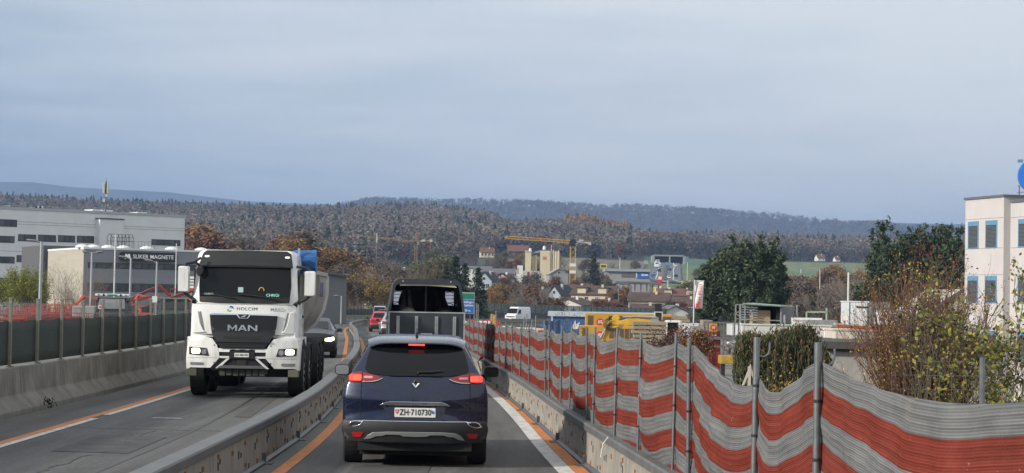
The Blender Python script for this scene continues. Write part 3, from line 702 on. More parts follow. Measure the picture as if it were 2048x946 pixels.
# white abraded patches
n2 = n_.new('ShaderNodeTexNoise'); n2.inputs['Scale'].default_value = 5; n2.inputs['Detail'].default_value = 10; n2.inputs['Roughness'].default_value = .8; l_.new(uvn.outputs[0], n2.inputs[0])
ab = nmth('MULTIPLY', nmth('GREATER_THAN', n2.outputs[0], .645), .45)
cm2 = n_.new('ShaderNodeMix'); cm2.data_type = 'RGBA'; l_.new(ab, cm2.inputs[0]); l_.new(cm.outputs[2], cm2.inputs[6]); cm2.inputs[7].default_value = (.6, .55, .5, 1)
cm3 = n_.new('ShaderNodeMix'); cm3.data_type = 'RGBA'; cm3.blend_type = 'MULTIPLY'; cm3.inputs[0].default_value = 1; l_.new(cm2.outputs[2], cm3.inputs[6])
rib_n = n_.new('ShaderNodeTexNoise'); rib_n.inputs['Scale'].default_value = 1.0; rib_n.inputs['Detail'].default_value = 5; mpn = n_.new('ShaderNodeMapping'); mpn.inputs['Scale'].default_value = (1.2, 16, 1); l_.new(uvn.outputs[0], mpn.inputs[0]); l_.new(mpn.outputs[0], rib_n.inputs[0])
rr = nmth('ADD', nmth('MULTIPLY', ribn, .16), nmth('MULTIPLY_ADD', rib_n.outputs[0], .9, .40)); l_.new(rr, cm3.inputs[7])  # ribs darken the cloth colour too, furrow shade painted in
bf = n_.new('ShaderNodeBsdfDiffuse'); tr_ = n_.new('ShaderNodeBsdfTranslucent'); l_.new(cm3.outputs[2], bf.inputs[0]); l_.new(cm3.outputs[2], tr_.inputs[0])
bmp = n_.new('ShaderNodeBump'); bmp.inputs['Strength'].default_value = .5; bmp.inputs['Distance'].default_value = .012; l_.new(nmth('MULTIPLY_ADD', fine, .3, ribn), bmp.inputs['Height']); l_.new(bmp.outputs[0], bf.inputs['Normal'])
m1 = n_.new('ShaderNodeMixShader'); m1.inputs[0].default_value = .28; l_.new(bf.outputs[0], m1.inputs[1]); l_.new(tr_.outputs[0], m1.inputs[2])
tp = n_.new('ShaderNodeBsdfTransparent'); thin_ = n_.new('ShaderNodeTexNoise'); thin_.inputs['Scale'].default_value = .9; thin_.inputs['Detail'].default_value = 2; l_.new(uvn.outputs[0], thin_.inputs[0])
hol = nmth('MULTIPLY', nmth('GREATER_THAN', nmth('ADD', fine, nmth('MULTIPLY_ADD', thin_.outputs[0], 2.4, -1.2)), .45), nmth('GREATER_THAN', hole_u, -.2))
m2 = n_.new('ShaderNodeMixShader'); l_.new(nmth('MULTIPLY_ADD', hol, .55, .02), m2.inputs[0]); l_.new(m1.outputs[0], m2.inputs[1]); l_.new(tp.outputs[0], m2.inputs[2])
oo = n_.new('ShaderNodeOutputMaterial'); l_.new(m2.outputs[0], oo.inputs[0]); me.materials.append(nm)
net = bpy.data.objects.new('striped_net', me); link(net); tag(net, 'long sagging red and grey striped mesh net along the right barrier', 'safety net')
sm = net.modifiers.new('s', 'SOLIDIFY'); sm.thickness = .002
# loose cable tie end hanging over the barrier and a fallen piece of net
mb = MB(); g = Vector((X(BAR, 23.5) - .15, 23.3, .6)); mb.tube([g, g + Vector((-.06, -.05, .03)), g + Vector((-.12, -.1, -.05)), g + Vector((-.14, -.1, -.2))], .006, 6); tag(mb.build('cable_tie', mat('white_plastic', (.7, .7, .68), rough=.4)), 'pale loose strap end curling over the right barrier', 'strap')
mb = MB(); g = Vector((X(BAR, 54) - .16, 54, .45)); mb.loft([[g + Vector((0, -.5 + .25 * a, .22 + .08 * math.sin(a * 2))) for a in range(5)], [g + Vector((-.13, -.4 + .22 * a, .08)) for a in range(5)], [g + Vector((-.05, -.3 + .15 * a, -.18 + .05 * math.sin(a))) for a in range(5)]], closed=False, caps=False)
o = mb.build('torn_net', mat('torn_red', (.5, .07, .04), rough=.8)); o.modifiers.new('s', 'SOLIDIFY').thickness = .01; tag(o, 'crumpled red corner of net hanging over the far right barrier', 'net scrap')
# little weed in the wall joint
mb = MB()
for k in range(40):
    a = random.random() * 6.28; h = random.uniform(.03, .25); c = Vector((-8.55 + random.gauss(0, .05), 37.3 + random.gauss(0, .05), h)); d = Vector((math.cos(a), math.sin(a), .4)) * .05; mb.add([c, c + d, c + d * .5 + Vector((0, 0, .04))], [(0, 1, 2)])
tag(mb.build('weed', mat('weed_leaf', (.03, .035, .02), rough=.9)), 'small dark weed growing at the foot of the left concrete wall', 'plant')
# ================================================================== vehicles
glassm = mat('tinted_glass', (.006, .007, .008), rough=.06, var=.1, spec=.28)
tyrem = mat('tyre_rubber', (.018, .018, .018), rough=.85, var=.3, scale=20, bump=.3)
rimm = mat('alloy_rim', (.30, .30, .31), rough=.35, metal=.7, var=.15)
plastic = mat('grey_plastic', (.019, .020, .022), rough=.6, var=.2, scale=10, bump=.1, bscale=200)
blackp = mat('black_plastic', (.015, .015, .016), rough=.45, var=.2)
chrome = mat('chrome', (.75, .76, .78), rough=.12, metal=1, var=.05)
silverp = mat('satin_silver', (.42, .43, .44), rough=.35, metal=.6, var=.08)
redlens = mat('red_lens', (.20, .008, .008), rough=.12, var=.1, coat=.6)
redglow = mat('lit_red_lamp', (1.0, .055, .03), rough=.3, var=.05, emis=1.7)
redsoft = mat('faint_red_lamp', (.75, .05, .03), rough=.3, var=.1, emis=.7)
pinkglint = mat('lamp_reflection_pink', (.5, .22, .22), rough=.15, var=.2)
headglow = mat('lit_headlamp', (1.0, .80, .52), rough=.3, var=.03, emis=6)
clearlens = mat('clear_lens', (.30, .31, .33), rough=.1, metal=.4, var=.3, scale=12)
platem = mat('plate_white', (.72, .72, .70), rough=.45, var=.05)
inkm = mat('plate_ink', (.01, .01, .01), rough=.5, var=.05)
mirm = mat('mirror_glass', (.75, .78, .8), rough=.03, metal=1, var=.02)
seam = mat('panel_gap', (.004, .004, .005), rough=.9, var=.05)

def chaikin(p, n=1):
    for _ in range(n):
        q_ = [p[0]]
        for i in range(len(p) - 1):
            a, b = Vector(p[i]), Vector(p[i + 1]); q_ += [tuple(a.lerp(b, .25)), tuple(a.lerp(b, .75))]
        q_.append(p[-1]); p = q_
    return p
def car_shell(e, sp, paint, names=('body',)):
    """sp: L length, tab rows (y, zroof, wroof, zsh, wmax, zbot); wheels [y], wr radius; rear(x,z), front(x,z) end surfaces; glass [(y0,y1)]"""
    Ln = sp['L']; tab = sp['tab']; wh = sp['wheels']; Rw = sp['wr']
    def sec(y):
        zr, wr, zs, wm, zb = spline(tab, y)
        top = max(zr, zs + .05)
        h = [(0, zb), (wm * .55, zb), (wm * .9, zb + .01), (wm * .975, zb + .07), (wm, zb + .25), (wm, (zb + zs) / 2 + .12), (wm * .992, zs - .12), (wm * .968, zs - .02), (wm * .94, zs + .03)]
        a = Vector((wm * .935, zs + .04)); b = Vector((wr, top - .085))
        if b.y < a.y: b.y = a.y + .01; b.x = min(b.x, wm * .9)
        h += [tuple(a.lerp(b, .33)), tuple(a.lerp(b, .66)), tuple(b), (wr - .055, top - .03), (wr * .78, top - .01), (wr * .4, top), (0, top)]
        h = chaikin(h, 1)
        out_ = []
        for x, z in h:
            if x > wm * .6:
                for wy in wh:
                    d = abs(y - wy)
                    if d < Rw + .06: z = max(z, math.sqrt((Rw + .06) ** 2 - d * d) + Rw) if z < .8 else z
            out_.append((x, z))
        return out_
    full = lambda h: [(x, z) for x, z in h] + [(-x, z) for x, z in h[-2:0:-1]]
    rear, front = sp['rear'], sp['front']; rings = []
    y0s, y1s = sp.get('ysec', (.3, Ln - .3))
    O0 = full(sec(y0s)); O1 = full(sec(y1s)); zc0 = sp.get('zc', .85)
    for s in (.05, .3, .55, .75, .88, .95, .985):
        rings.append([(x * s, rear(x * s, zc0 + (z - zc0) * s), zc0 + (z - zc0) * s) for x, z in O0])
    edge0 = [rear(x, z) + .02 for x, z in O0]; edge1 = [front(x, z) - .02 for x, z in O1]
    nst = int(Ln / .07)
    for j in range(nst + 1):
        t = j / nst; ys_ = y0s + (y1s - y0s) * t; O = full(sec(ys_))
        k0 = max(0, 1 - t * 4); k1 = max(0, 1 - (1 - t) * 4)
        ring = []
        for i, (x, z) in enumerate(O):
            y = ys_ + (edge0[i] - y0s) * k0 + (edge1[i] - y1s) * k1
            ring.append((x, y, z))
        rings.append(ring)
    for s in (.985, .95, .88, .75, .55, .3, .05):
        rings.append([(x * s, front(x * s, zc0 + (z - zc0) * s), zc0 + (z - zc0) * s) for x, z in O1])
    mb = MB(); mb.loft(rings); body = mb.build('body', paint, e, smooth=True, ang=50)
    # side glass lifted out of the same surface
    n = len(rings[0])
    for g0, g1 in sp['glass']:
        for sd in (-1, 1):
            gb = MB()
            for i in range(len(rings) - 1):
                for j in range(n):
                    q_ = [rings[i][j], rings[i][(j + 1) % n], rings[i + 1][(j + 1) % n], rings[i + 1][j]]
                    cx = sum(p[0] for p in q_) / 4; cy = sum(p[1] for p in q_) / 4; cz = sum(p[2] for p in q_) / 4
                    if cx * sd < .3 or not g0 < cy < g1: continue
                    zr, wr, zs, wm, zb = spline(tab, min(max(cy, y0s), y1s))
                    if zs + .05 < cz < zr - .09: gb.add([(p[0] + sd * .006, p[1], p[2] + .001) for p in q_], [(0, 1, 2, 3)])
            if gb.f: gb.build('side_window', glassm, e, smooth=True)
    return body
def wheel(e, x, y, r, w, name='wheel', rim=None, spokes=7):
    s = 1 if x > 0 else -1; h = empty(name, (x, y, r)); h.parent = e
    prof = [(-w / 2, r * .62), (-w / 2, r * .93), (-w * .42, r * .985), (-w * .2, r), (w * .2, r), (w * .42, r * .985), (w / 2, r * .93), (w / 2, r * .62)]
    mb = MB(); n = 36; rings = [[(px_, math.cos(2 * PI * k / n) * pr, math.sin(2 * PI * k / n) * pr) for px_, pr in prof] for k in range(n)]
    for k in range(n): mb.loft([rings[k], rings[(k + 1) % n]], closed=False, caps=False)
    for gx in (-w * .25, 0, w * .25): pass
    mb.build('tyre', tyrem, h, smooth=True)
    mb = MB(); mb.tube([(-w * .3, 0, 0), (w * .3, 0, 0)], r * .63, 24); mb.tube([(s * w * .3, 0, 0), (s * w * .42, 0, 0)], r * .15, 12)
    for k in range(spokes):
        a = 2 * PI * k / spokes; mb.bar((s * w * .34, 0, 0), (s * w * .40, math.cos(a) * r * .6, math.sin(a) * r * .6), r * .16, w * .1, up=(s, 0, 0))
    mb.build('rim', rim or rimm, h, smooth=True); return h
def mirror_img(o2): return [(-x, z) for x, z in o2][::-1]

# ------------------------------------------------------------------ dark blue people carrier ahead
navy = mat('navy_metallic_paint', (.007, .012, .038), rough=.25, metal=.3, var=.25, scale=60, coat=.8, spec=.4)
mpv = empty('blue_car', (P(829, 900, 25.9).x, 25.9, 0), .042, 'dark navy family car seen from behind with lit brake lights and plate ZH 710730', 'car')
def msurf(x, z):
    base = float(np.interp(z, [.2, .33, .45, .58, .62, .8, .86, 1.0, 1.12, 1.2, 1.3, 1.45, 1.6, 1.68], [.16, .07, .02, .0, .035, .05, .02, .055, .09, .15, .235, .38, .54, .64]))
    return base + .20 * abs(x / .95) ** 2.6
mtab = [(0, 1.64, .63, 1.10, .935, .33), (.3, 1.655, .635, 1.10, .945, .31), (1, 1.685, .655, 1.03, .95, .24), (2.2, 1.70, .66, .98, .945, .22), (3.0, 1.64, .65, .96, .94, .22), (3.35, 1.50, .65, .96, .94, .22), (3.9, 1.10, .7, .95, .935, .22), (4.5, .98, .68, .88, .90, .24), (4.86, .80, .6, .75, .84, .28)]
car_shell(mpv, dict(L=4.86, tab=mtab, wheels=[.98, 3.86], wr=.36, rear=msurf, front=lambda x, z: 4.86 - .25 * abs(x / .9) ** 2.4 - .1 * max(0, z - .6), glass=[(.75, 1.5), (1.6, 2.5), (2.6, 3.25)], ysec=(.3, 4.5)), navy)
patch('rear_window', [(-.585, 1.575), (0, 1.588), (.60, 1.575), (.655, 1.42), (.69, 1.27), (.66, 1.215), (.40, 1.19), (-.36, 1.19), (-.62, 1.215), (-.665, 1.27), (-.64, 1.42)], msurf, .008, .02, glassm, mpv)
# tailgate outline, spoiler, lamps
for sd in (-1, 1):
    patch('tailgate_seam', [(sd * .700, 1.10), (sd * .708, 1.10), (sd * .716, .86), (sd * .716, .61), (sd * .708, .61), (sd * .708, .86)], msurf, .0035, .01, seam, mpv, grid=.2)
    ou = [(.885, 1.125), (.885, 1.175), (.83, 1.215), (.76, 1.232), (.705, 1.235), (.705, 1.108), (.80, 1.10), (.86, 1.105)]
    inn = [(.696, 1.226), (.60, 1.208), (.50, 1.185), (.435, 1.158), (.50, 1.128), (.58, 1.112), (.696, 1.108)]
    if sd < 0: ou, inn = mirror_img(ou), mirror_img(inn)
    lamp = patch('tail_lamp', ou, msurf, .016, .03, redlens, mpv, bevel=.004)
    patch('lit_core', rrect(*( (.712, .815) if sd > 0 else (-.815, -.712)), 1.128, 1.188, .016), msurf, .021, .01, redglow, lamp)
    patch('glow_edge', rrect(*( (.708, .87) if sd > 0 else (-.87, -.708)), 1.118, 1.20, .02), msurf, .0185, .01, redsoft, lamp)
    il = patch('inner_lamp', inn, msurf, .012, .03, redlens, mpv, bevel=.004)
    patch('painted_reflection', rrect(*((.56, .68) if sd > 0 else (-.68, -.56)), 1.152, 1.182, .012), msurf, .016, .01, pinkglint, il)  # pale pink strip paints the reflection inside the lamp
    patch('lamp_edge', [(sd * a, b) for a, b in ([(.70, 1.102), (.58, 1.106), (.50, 1.122), (.43, 1.155), (.436, 1.16), (.50, 1.13), (.58, 1.113), (.70, 1.108)] if sd > 0 else [(.70, 1.108), (.58, 1.113), (.50, 1.13), (.436, 1.16), (.43, 1.155), (.50, 1.122), (.58, 1.106), (.70, 1.102)])], msurf, .016, .01, chrome, il)
    ex = [(.875, .535), (.84, .585), (.79, .606), (.665, .606), (.70, .565), (.735, .538), (.80, .522)]; ei = [(.85, .545), (.825, .578), (.785, .594), (.695, .594), (.72, .566), (.75, .55), (.80, .537)]
    rf = [(.82, .452), (.665, .457), (.70, .392), (.80, .39)]
    if sd < 0: ex, ei, rf = mirror_img(ex), mirror_img(ei), mirror_img(rf)
    t_e = patch('exhaust_trim', ex, msurf, .022, .03, chrome, mpv, bevel=.003); patch('exhaust_opening', ei, msurf, .026, .01, dark, t_e)
    patch('rear_reflector', rf, msurf, .02, .02, mat('reflex_red', (.42, .02, .02), rough=.25), mpv)
patch('bumper', [(-.93, .612), (.93, .612), (.955, .5), (.935, .39), (.87, .33), (-.87, .33), (-.935, .39), (-.955, .5)], msurf, .012, .05, plastic, mpv, bevel=.006)
patch('bumper_trim', [(-.68, .612), (.68, .612), (.68, .606), (-.68, .606)], msurf, .018, .02, chrome, mpv)
patch('diffuser', [(-.66, .362), (-.61, .42), (-.54, .458), (-.35, .472), (.35, .472), (.53, .458), (.60, .42), (.65, .362), (.57, .372), (.50, .408), (.43, .412), (.37, .432), (.20, .432), (.15, .412), (.0, .408), (-.15, .412), (-.20, .432), (-.37, .432), (-.43, .412), (-.50, .408), (-.58, .372)], msurf, .024, .03, silverp, mpv, bevel=.003)
patch('tailgate_trim', [(-.468, .808), (-.41, .842), (-.33, .862), (.33, .862), (.40, .84), (.455, .806), (.30, .812), (0, .818), (-.30, .812)], msurf, .03, .03, chrome, mpv, bevel=.004)
patch('plate_recess', [(-.43, .80), (.43, .80), (.33, .66), (.26, .645), (-.26, .645), (-.33, .66)], msurf, .004, .02, navy, mpv)
pl = patch('number_plate', rrect(-.268, .262, .663, .783, .012), lambda x, z: .045, .03, .012, platem, mpv, smooth=False)
text('plate_text', 'ZH\u00b7710730', .108, inkm, (0.002, .012, .722), parent=pl, ext=.001, sx=.80, bold=.0015, spacing=1.03)
def small_poly(name, pts, y, m, par): mb = MB(); mb.prism(pts, y, y + .004); return mb.build(name, m, par)
bluem = mat('shield_blue', (.02, .15, .5), rough=.5); redm = mat('shield_red', (.55, .02, .02), rough=.5)
def shield(cx, cz, s=1): return [(cx - .022 * s, cz + .026 * s), (cx + .022 * s, cz + .026 * s), (cx + .022 * s, cz - .006 * s), (cx, cz - .03 * s), (cx - .022 * s, cz - .006 * s)]
small_poly('swiss_shield', shield(-.236, .735), .011, redm, pl); small_poly('white_cross', [(-.2405, .748), (-.2315, .748), (-.2315, .741), (-.2245, .741), (-.2245, .732), (-.2315, .732), (-.2315, .724), (-.2405, .724), (-.2405, .732), (-.2475, .732), (-.2475, .741), (-.2405, .741)], .008, platem, pl)
small_poly('canton_shield', shield(.228, .735), .011, platem, pl); small_poly('blue_half', [(.206, .761), (.206, .729), (.228, .705), (.25, .729)], .009, bluem, pl)
# diamond emblem
mb = MB(); d_o = [(0, 1.16), (.052, 1.10), (0, 1.04), (-.052, 1.10)]; d_i = [(.0, 1.135), (.024, 1.10), (0, 1.065), (-.024, 1.10)]
for a, b in ((0, 1), (1, 2), (2, 3), (3, 0)):
    q_ = [d_o[a], d_o[b], d_i[b], d_i[a]]; mb.add([(q_[0][0], .045, q_[0][1]), (q_[1][0], .045, q_[1][1]), (q_[2][0], .058, q_[2][1]), (q_[3][0], .058, q_[3][1]), (q_[0][0], .11, q_[0][1]), (q_[1][0], .11, q_[1][1]), (q_[2][0], .11, q_[2][1]), (q_[3][0], .11, q_[3][1])], [(0, 1, 2, 3), (4, 7, 6, 5), (0, 4, 5, 1), (2, 6, 7, 3)])
mb.build('diamond_emblem', chrome, mpv, bevel=.002)
mb = MB(); rings = []
for y, zt, zb_, wv in ((.40, 1.615, 1.600, .60), (.46, 1.638, 1.597, .625), (.60, 1.668, 1.61, .64), (.85, 1.692, 1.63, .655), (1.1, 1.690, 1.65, .65)):
    r_ = [(wv * math.sin(a) , y + .10 * abs(math.sin(a)) ** 3, zt - .055 * abs(math.sin(a)) ** 6) for a in [(-.5 + k / 16) * PI for k in range(17)]] + [(wv * math.sin(a), y + .10 * abs(math.sin(a)) ** 3, zb_ - .055 * abs(math.sin(a)) ** 6) for a in [(.5 - k / 16) * PI for k in range(17)]]
    rings.append(r_)
mb.loft(rings); mb.build('roof_spoiler', navy, mpv, smooth=True, ang=50)
mb = MB(); mb.box(-.105, .105, .405, .45, 1.578, 1.602); mb.build('high_brake_lamp', redglow, mpv, bevel=.003)
mb = MB(); mb.tube([(.36, msurf(.36, 1.262) - .03, 1.262), (.2, msurf(.2, 1.25) - .035, 1.25), (0, msurf(0, 1.243) - .03, 1.243)], [.006, .011, .007], 8); mb.tube([(.02, msurf(.02, 1.215) - .02, 1.215), (.03, msurf(.03, 1.243) - .03, 1.245)], .012, 8); mb.build('rear_wiper', blackp, mpv, smooth=True)
mb = MB(); mb.loft([[(-.022, .80, 1.685), (.022, .80, 1.685), (.022, .98, 1.69), (-.022, .98, 1.69)], [(-.008, .80, 1.745), (.008, .80, 1.745), (.006, .87, 1.735), (-.006, .87, 1.735)]]); mb.tube([(0, .82, 1.73), (0, .70, 1.80)], .004, 6); mb.build('roof_aerial', blackp, mpv)
for sd in (-1, 1):
    h = MB(); c = (sd * 1.075, 3.05, 1.155)
    rings = [[(c[0] + s_ * (p[0]), yv, c[2] + s_ * p[1]) for p in rrect(-.105, .105, -.075, .075, .045, 4)] for yv, s_ in ((3.0, 1), (3.08, 1.02), (3.16, .8), (3.2, .35))]
    h.loft(rings); h.bar((sd * .93, 3.1, 1.09), (sd * 1.02, 3.08, 1.10), .06, .04); mo = h.build('wing_mirror', blackp, mpv, smooth=True)
    mb = MB(); mb.prism([(c[0] + p[0] * .88, c[2] + p[1] * .86) for p in rrect(-.105, .105, -.075, .075, .04, 4)], 2.994, 3.0); mb.build('mirror_glass', mirm if sd < 0 else glassm, mo)  # right mirror takes dark glass, its dark reflection painted in
for wy in (.98, 3.86):
    for sd in (-1, 1): wheel(mpv, sd * .825, wy, .36, .245)
mb = MB(); mb.box(-.72, .72, .35, 4.2, .15, .42); mb.box(-.74, .74, .16, .6, .22, .36); mb.build('underbody_shade', dark, mpv)  # black underbody hung low, putting the dark shadow under the car

# ------------------------------------------------------------------ other cars in the traffic
def simple_car(name, loc, rz, paint, label, L_=4.4, H=1.55, W=1.82, back=True, brake=False, heads=False, plate=True, cat='car', nose=1.0):
    e = empty(name, loc, rz, label, cat); w2 = W / 2
    def rs_(x, z): return float(np.interp(z, [.2, .5, .62, .9, 1.0, 1.15, H], [.12, 0, .05, .05, .12, .3, .75])) + .2 * abs(x / w2) ** 2.6
    def fs_(x, z): return L_ - (float(np.interp(z, [.2, .5, .75, .95], [.08, 0, .08, .3])) + .28 * abs(x / w2) ** 2.4)
    tab = [(0, H - .05, w2 * .68, 1.0, w2 * .98, .28), (.3, H - .04, w2 * .70, 1.0, w2, .27), (1.2, H, w2 * .71, .96, w2, .2), (L_ * .5, H - .01, w2 * .71, .93, w2, .2), (L_ * .62, H - .12, w2 * .7, .92, w2, .2), (L_ * .77, 1.02, w2 * .75, .9, w2, .2), (L_ * .92, .88, w2 * .72, .8, w2 * .96, .22), (L_, .72, w2 * .68, .68, w2 * .9, .25)]
    car_shell(e, dict(L=L_, tab=tab, wheels=[.85, L_ - .85], wr=.33, rear=rs_, front=fs_, glass=[(.7, 1.4), (1.5, L_ * .5), (L_ * .5 + .1, L_ * .72)], ysec=(.3, L_ - .4), zc=.75), paint)
    for wy in (.85, L_ - .85):
        for sd in (-1, 1): wheel(e, sd * (w2 - .12), wy, .33, .21)
    g2 = w2 * .66
    patch('rear_window', [(-g2 * .92, H - .12), (g2 * .92, H - .12), (g2 * 1.12, 1.08), (-g2 * 1.12, 1.08)], rs_, .008, .02, glassm, e)
    patch('bumper', [(-w2 * .95, .58), (w2 * .95, .58), (w2 * .97, .4), (w2 * .9, .28), (-w2 * .9, .28), (-w2 * .97, .4)], rs_, .015, .04, plastic, e)
    for sd in (-1, 1):
        o_ = [(w2 * .93, .82), (w2 * .93, .98), (w2 * .62, .96), (w2 * .55, .88), (w2 * .62, .82)]
        patch('tail_lamp', o_ if sd > 0 else mirror_img(o_), rs_, .014, .03, redglow if brake else redlens, e)
    if plate: patch('number_plate', rrect(-.26, .26, .62, .73, .01), rs_, .03, .02, platem, e)
    # front end
    F2 = lambda x, z: -fs_(x, z)          # patches face -y, so build them mirrored and turn the object round
    fe = lambda nm_, ol, off, m_: (lambda o: setattr(o, 'rotation_euler', (0, 0, PI)) or o)(patch(nm_, [(-a, b) for a, b in ol][::-1], lambda x, z: -fs_(x, z), off, .02, m_, e))
    fe('grille', [(-w2 * .5, .66), (w2 * .5, .66), (w2 * .42, .48), (-w2 * .42, .48)], .01, blackp); fe('lower_intake', [(-w2 * .7, .4), (w2 * .7, .4), (w2 * .6, .27), (-w2 * .6, .27)], .01, blackp)
    for sd in (-1, 1):
        o_ = [(w2 * .56, .62), (w2 * .56, .70), (w2 * .9, .76), (w2 * .93, .66), (w2 * .8, .60)]
        fe('headlamp', o_ if sd > 0 else mirror_img(o_), .014, headglow if heads else clearlens)
    if plate: fe('front_plate', rrect(-.26, .26, .42, .52, .01), .03, platem)
    # windscreen: sloped quad strip over the shell
    mb = MB(); rows_ = []
    for t in (0, .25, .5, .75, 1):
        yv = L_ * (.625 + .135 * t); zr, wr, zs, wm, zb = spline(tab, yv); ww = (wr - .06) * (1 + .0 * t)
        rows_.append([(ww * k / 4, yv, zr + .012 - (.008 if abs(k) > 3 else 0)) for k in range(-4, 5)])
    mb.loft(rows_, closed=False, caps=False); mb.build('windscreen', glassm, e, smooth=True)
    for sd in (-1, 1):
        mb = MB(); mb.loft([[(sd * (w2 + .10) + s_ * p[0], yv, 1.0 + s_ * p[1]) for p in rrect(-.1, .1, -.07, .07, .03, 3)] for yv, s_ in ((L_ * .655, 1), (L_ * .67, 1), (L_ * .69, .6))]); mb.bar((sd * (w2 - .06), L_ * .67, .94), (sd * (w2 + .03), L_ * .665, .96), .06, .04); mb.build('wing_mirror', blackp, e, smooth=True)
    return e
redp = mat('red_car_paint', (.42, .012, .02), rough=.3, var=.1, coat=.8); silv = mat('silver_car_paint', (.42, .44, .46), rough=.35, metal=.5, var=.08, coat=.6)
blk = mat('dark_car_paint', (.010, .012, .016), rough=.35, var=.1, coat=.25, spec=.3); whitep = mat('white_van_paint', (.75, .76, .77), rough=.4, var=.05, coat=.4, dirt=.12)
zr_ = lambda y: float(road_z(y))
simple_car('red_car', (-9.75, 152, zr_(152)), .10, redp, 'red hatchback seen from behind in the queue left of the horse trailer', brake=False)
simple_car('silver_car', (-6.72, 118, zr_(118)), .10, silv, 'light grey car mostly hidden by the left side of the horse trailer', H=1.5)
simple_car('black_car', (-12.6, 200, zr_(200)), .06, blk, 'black car with only its rear roof and window showing ahead of the red one', H=1.62)
simple_car('silver_suv', (-15.9, 240 + 4.8, zr_(240)), PI + .02, silv, 'tall silver off-road car farthest up the curve by the left wall', L_=4.8, H=2.0, W=1.98)
o = simple_car('dark_car', (-7.42, 71.5 + 4.4, 0), PI + .07, blk, 'dark car with lit headlamp coming on behind the white truck', heads=True, H=1.42, W=1.78)

# ------------------------------------------------------------------ white panel van coming round the far bend
van = empty('white_van', (P(1021, 600, 338).x, 338, zr_(340)), R(-26), 'white panel van coming round the far bend before the dark noise barrier', 'van')
mb = MB(); W2 = 1.0
def vrow(y, zt, wt, zb=.35): return [(-W2, y, zb), (-W2, y, 1.2), (-wt, y, zt - .12), (-wt + .12, y, zt), (wt - .12, y, zt), (wt, y, zt - .12), (W2, y, 1.2), (W2, y, zb)]
mb.loft([vrow(.0, 1.0, .8), vrow(.08, 1.12, .92), vrow(.55, 1.32, .94), vrow(.62, 1.38, .94), vrow(1.35, 2.35, .86), vrow(1.7, 2.55, .88), vrow(5.9, 2.55, .90), vrow(6.0, 2.5, .88)]); mb.build('body', whitep, van, smooth=True, ang=40, bevel=.02)
mb = MB(); mb.loft([[(-.86, .66, 1.43), (0, .63, 1.43), (.86, .66, 1.43)], [(-.80, 1.27, 2.26), (0, 1.24, 2.27), (.80, 1.27, 2.26)]], closed=False, caps=False); o = mb.build('windscreen', glassm, van); o.location = (0, -.03, .02)
for sd in (-1, 1):
    mb = MB(); mb.prism([(1.05, 1.42), (1.5, 2.1), (2.1, 2.1), (2.1, 1.4)], sd * .985, sd * 1.0, 'x'); mb.build('side_window', glassm, van)
    mb = MB(); mb.box(sd * .62 - .17, sd * .62 + .17, -.03, .1, .82, 1.02); mb.build('headlamp', clearlens, van, bevel=.01)
    mb = MB(); mb.box(sd * 1.16 - .1, sd * 1.16 + .1, .95, 1.05, 1.35, 1.75); mb.bar((sd * .95, 1.0, 1.5), (sd * 1.1, 1.0, 1.5), .06); mb.build('wing_mirror', blackp, van)
    for wy in (1.05, 4.8): wheel(van, sd * .86, wy, .34, .23)
mb = MB(); mb.box(-.5, .5, -.025, .05, .78, .98); mb.box(-.95, .95, -.03, .15, .36, .6); mb.build('grille', blackp, van)
mb = MB(); mb.box(-.22, .22, -.045, -.03, .5, .6); mb.build('number_plate', platem, van)
# ================================================================== white four-axle tipper truck
tw = mat('truck_white', (.74, .74, .72), rough=.35, var=.05, scale=3, coat=.5, dirt=.3)
tdk = mat('truck_dark', (.011, .012, .013), rough=.55, var=.3, scale=6, bump=.15, bscale=60); grl = mat('grille_black', (.006, .0065, .009), rough=.45, var=.25, scale=14)
tkm = mat('tipper_steel', (.36, .34, .30), rough=.45, metal=.25, var=.2, scale=2, dirt=.4)
tarp = mat('blue_tarpaulin', (.015, .10, .30), rough=.5, var=.35, scale=4, bump=.4)
TY = 42.6
tr = empty('tipper_truck', (P(487.4, 600, TY).x, TY, 0), .033, 'white oncoming tipper truck with black grille, blue tarpaulin and lit headlamps', 'truck')
def tsurf(x, z):
    b = float(np.interp(z, [.4, .62, .95, 1.3, 1.36, 1.78, 2.0, 2.8, 2.84, 3.1, 3.2], [.08, .02, .0, .03, .09, .10, .12, .24, .26, .42, .50]))
    return b + .16 * abs(x / 1.2) ** 3
# cab as one lofted shell
def cabring(y, zb, zt, w0, w1, r_, tuck=0):
    return [(x, y + tuck * 0, z) for x, z in ([(-w0, zb), (-w0, 1.9)] + [(-w1 + r_ - math.cos(a) * r_, zt - r_ + math.sin(a) * r_) for a in [k * PI / 10 for k in range(6)]] + [(w1 - r_ + math.cos(a) * r_, zt - r_ + math.sin(a) * r_) for a in [(5 - k) * PI / 10 for k in range(6)]] + [(w0, 1.9), (w0, zb)])]
mb = MB(); rings = []
out_f = cabring(0, 1.28, 3.17, 1.13, 1.05, .16)
for s in (.1, .4, .7, .9, .97): rings.append([(x * s, tsurf(x * s, 2.1 + (z - 2.1) * s), 2.1 + (z - 2.1) * s) for x, y, z in out_f])
rings.append([(x, tsurf(x, z) + .03, z) for x, y, z in out_f])
for yv, k in ((.75, .01), (1.2, .02), (2.15, .0), (2.2, -.03)): rings.append([(x * (1 + k), yv, z) for x, y, z in out_f])
mb.loft(rings); mb.build('cab', tw, tr, smooth=True, ang=45)
patch('windscreen', [(-.965, 2.80), (0, 2.82), (.965, 2.80), (.985, 2.4), (.955, 2.05), (.5, 2.025), (-.5, 2.025), (-.955, 2.05), (-.985, 2.4)], tsurf, .012, .03, glassm, tr)
ws = [c for c in children(tr) if c.name.startswith('windscreen')][0]
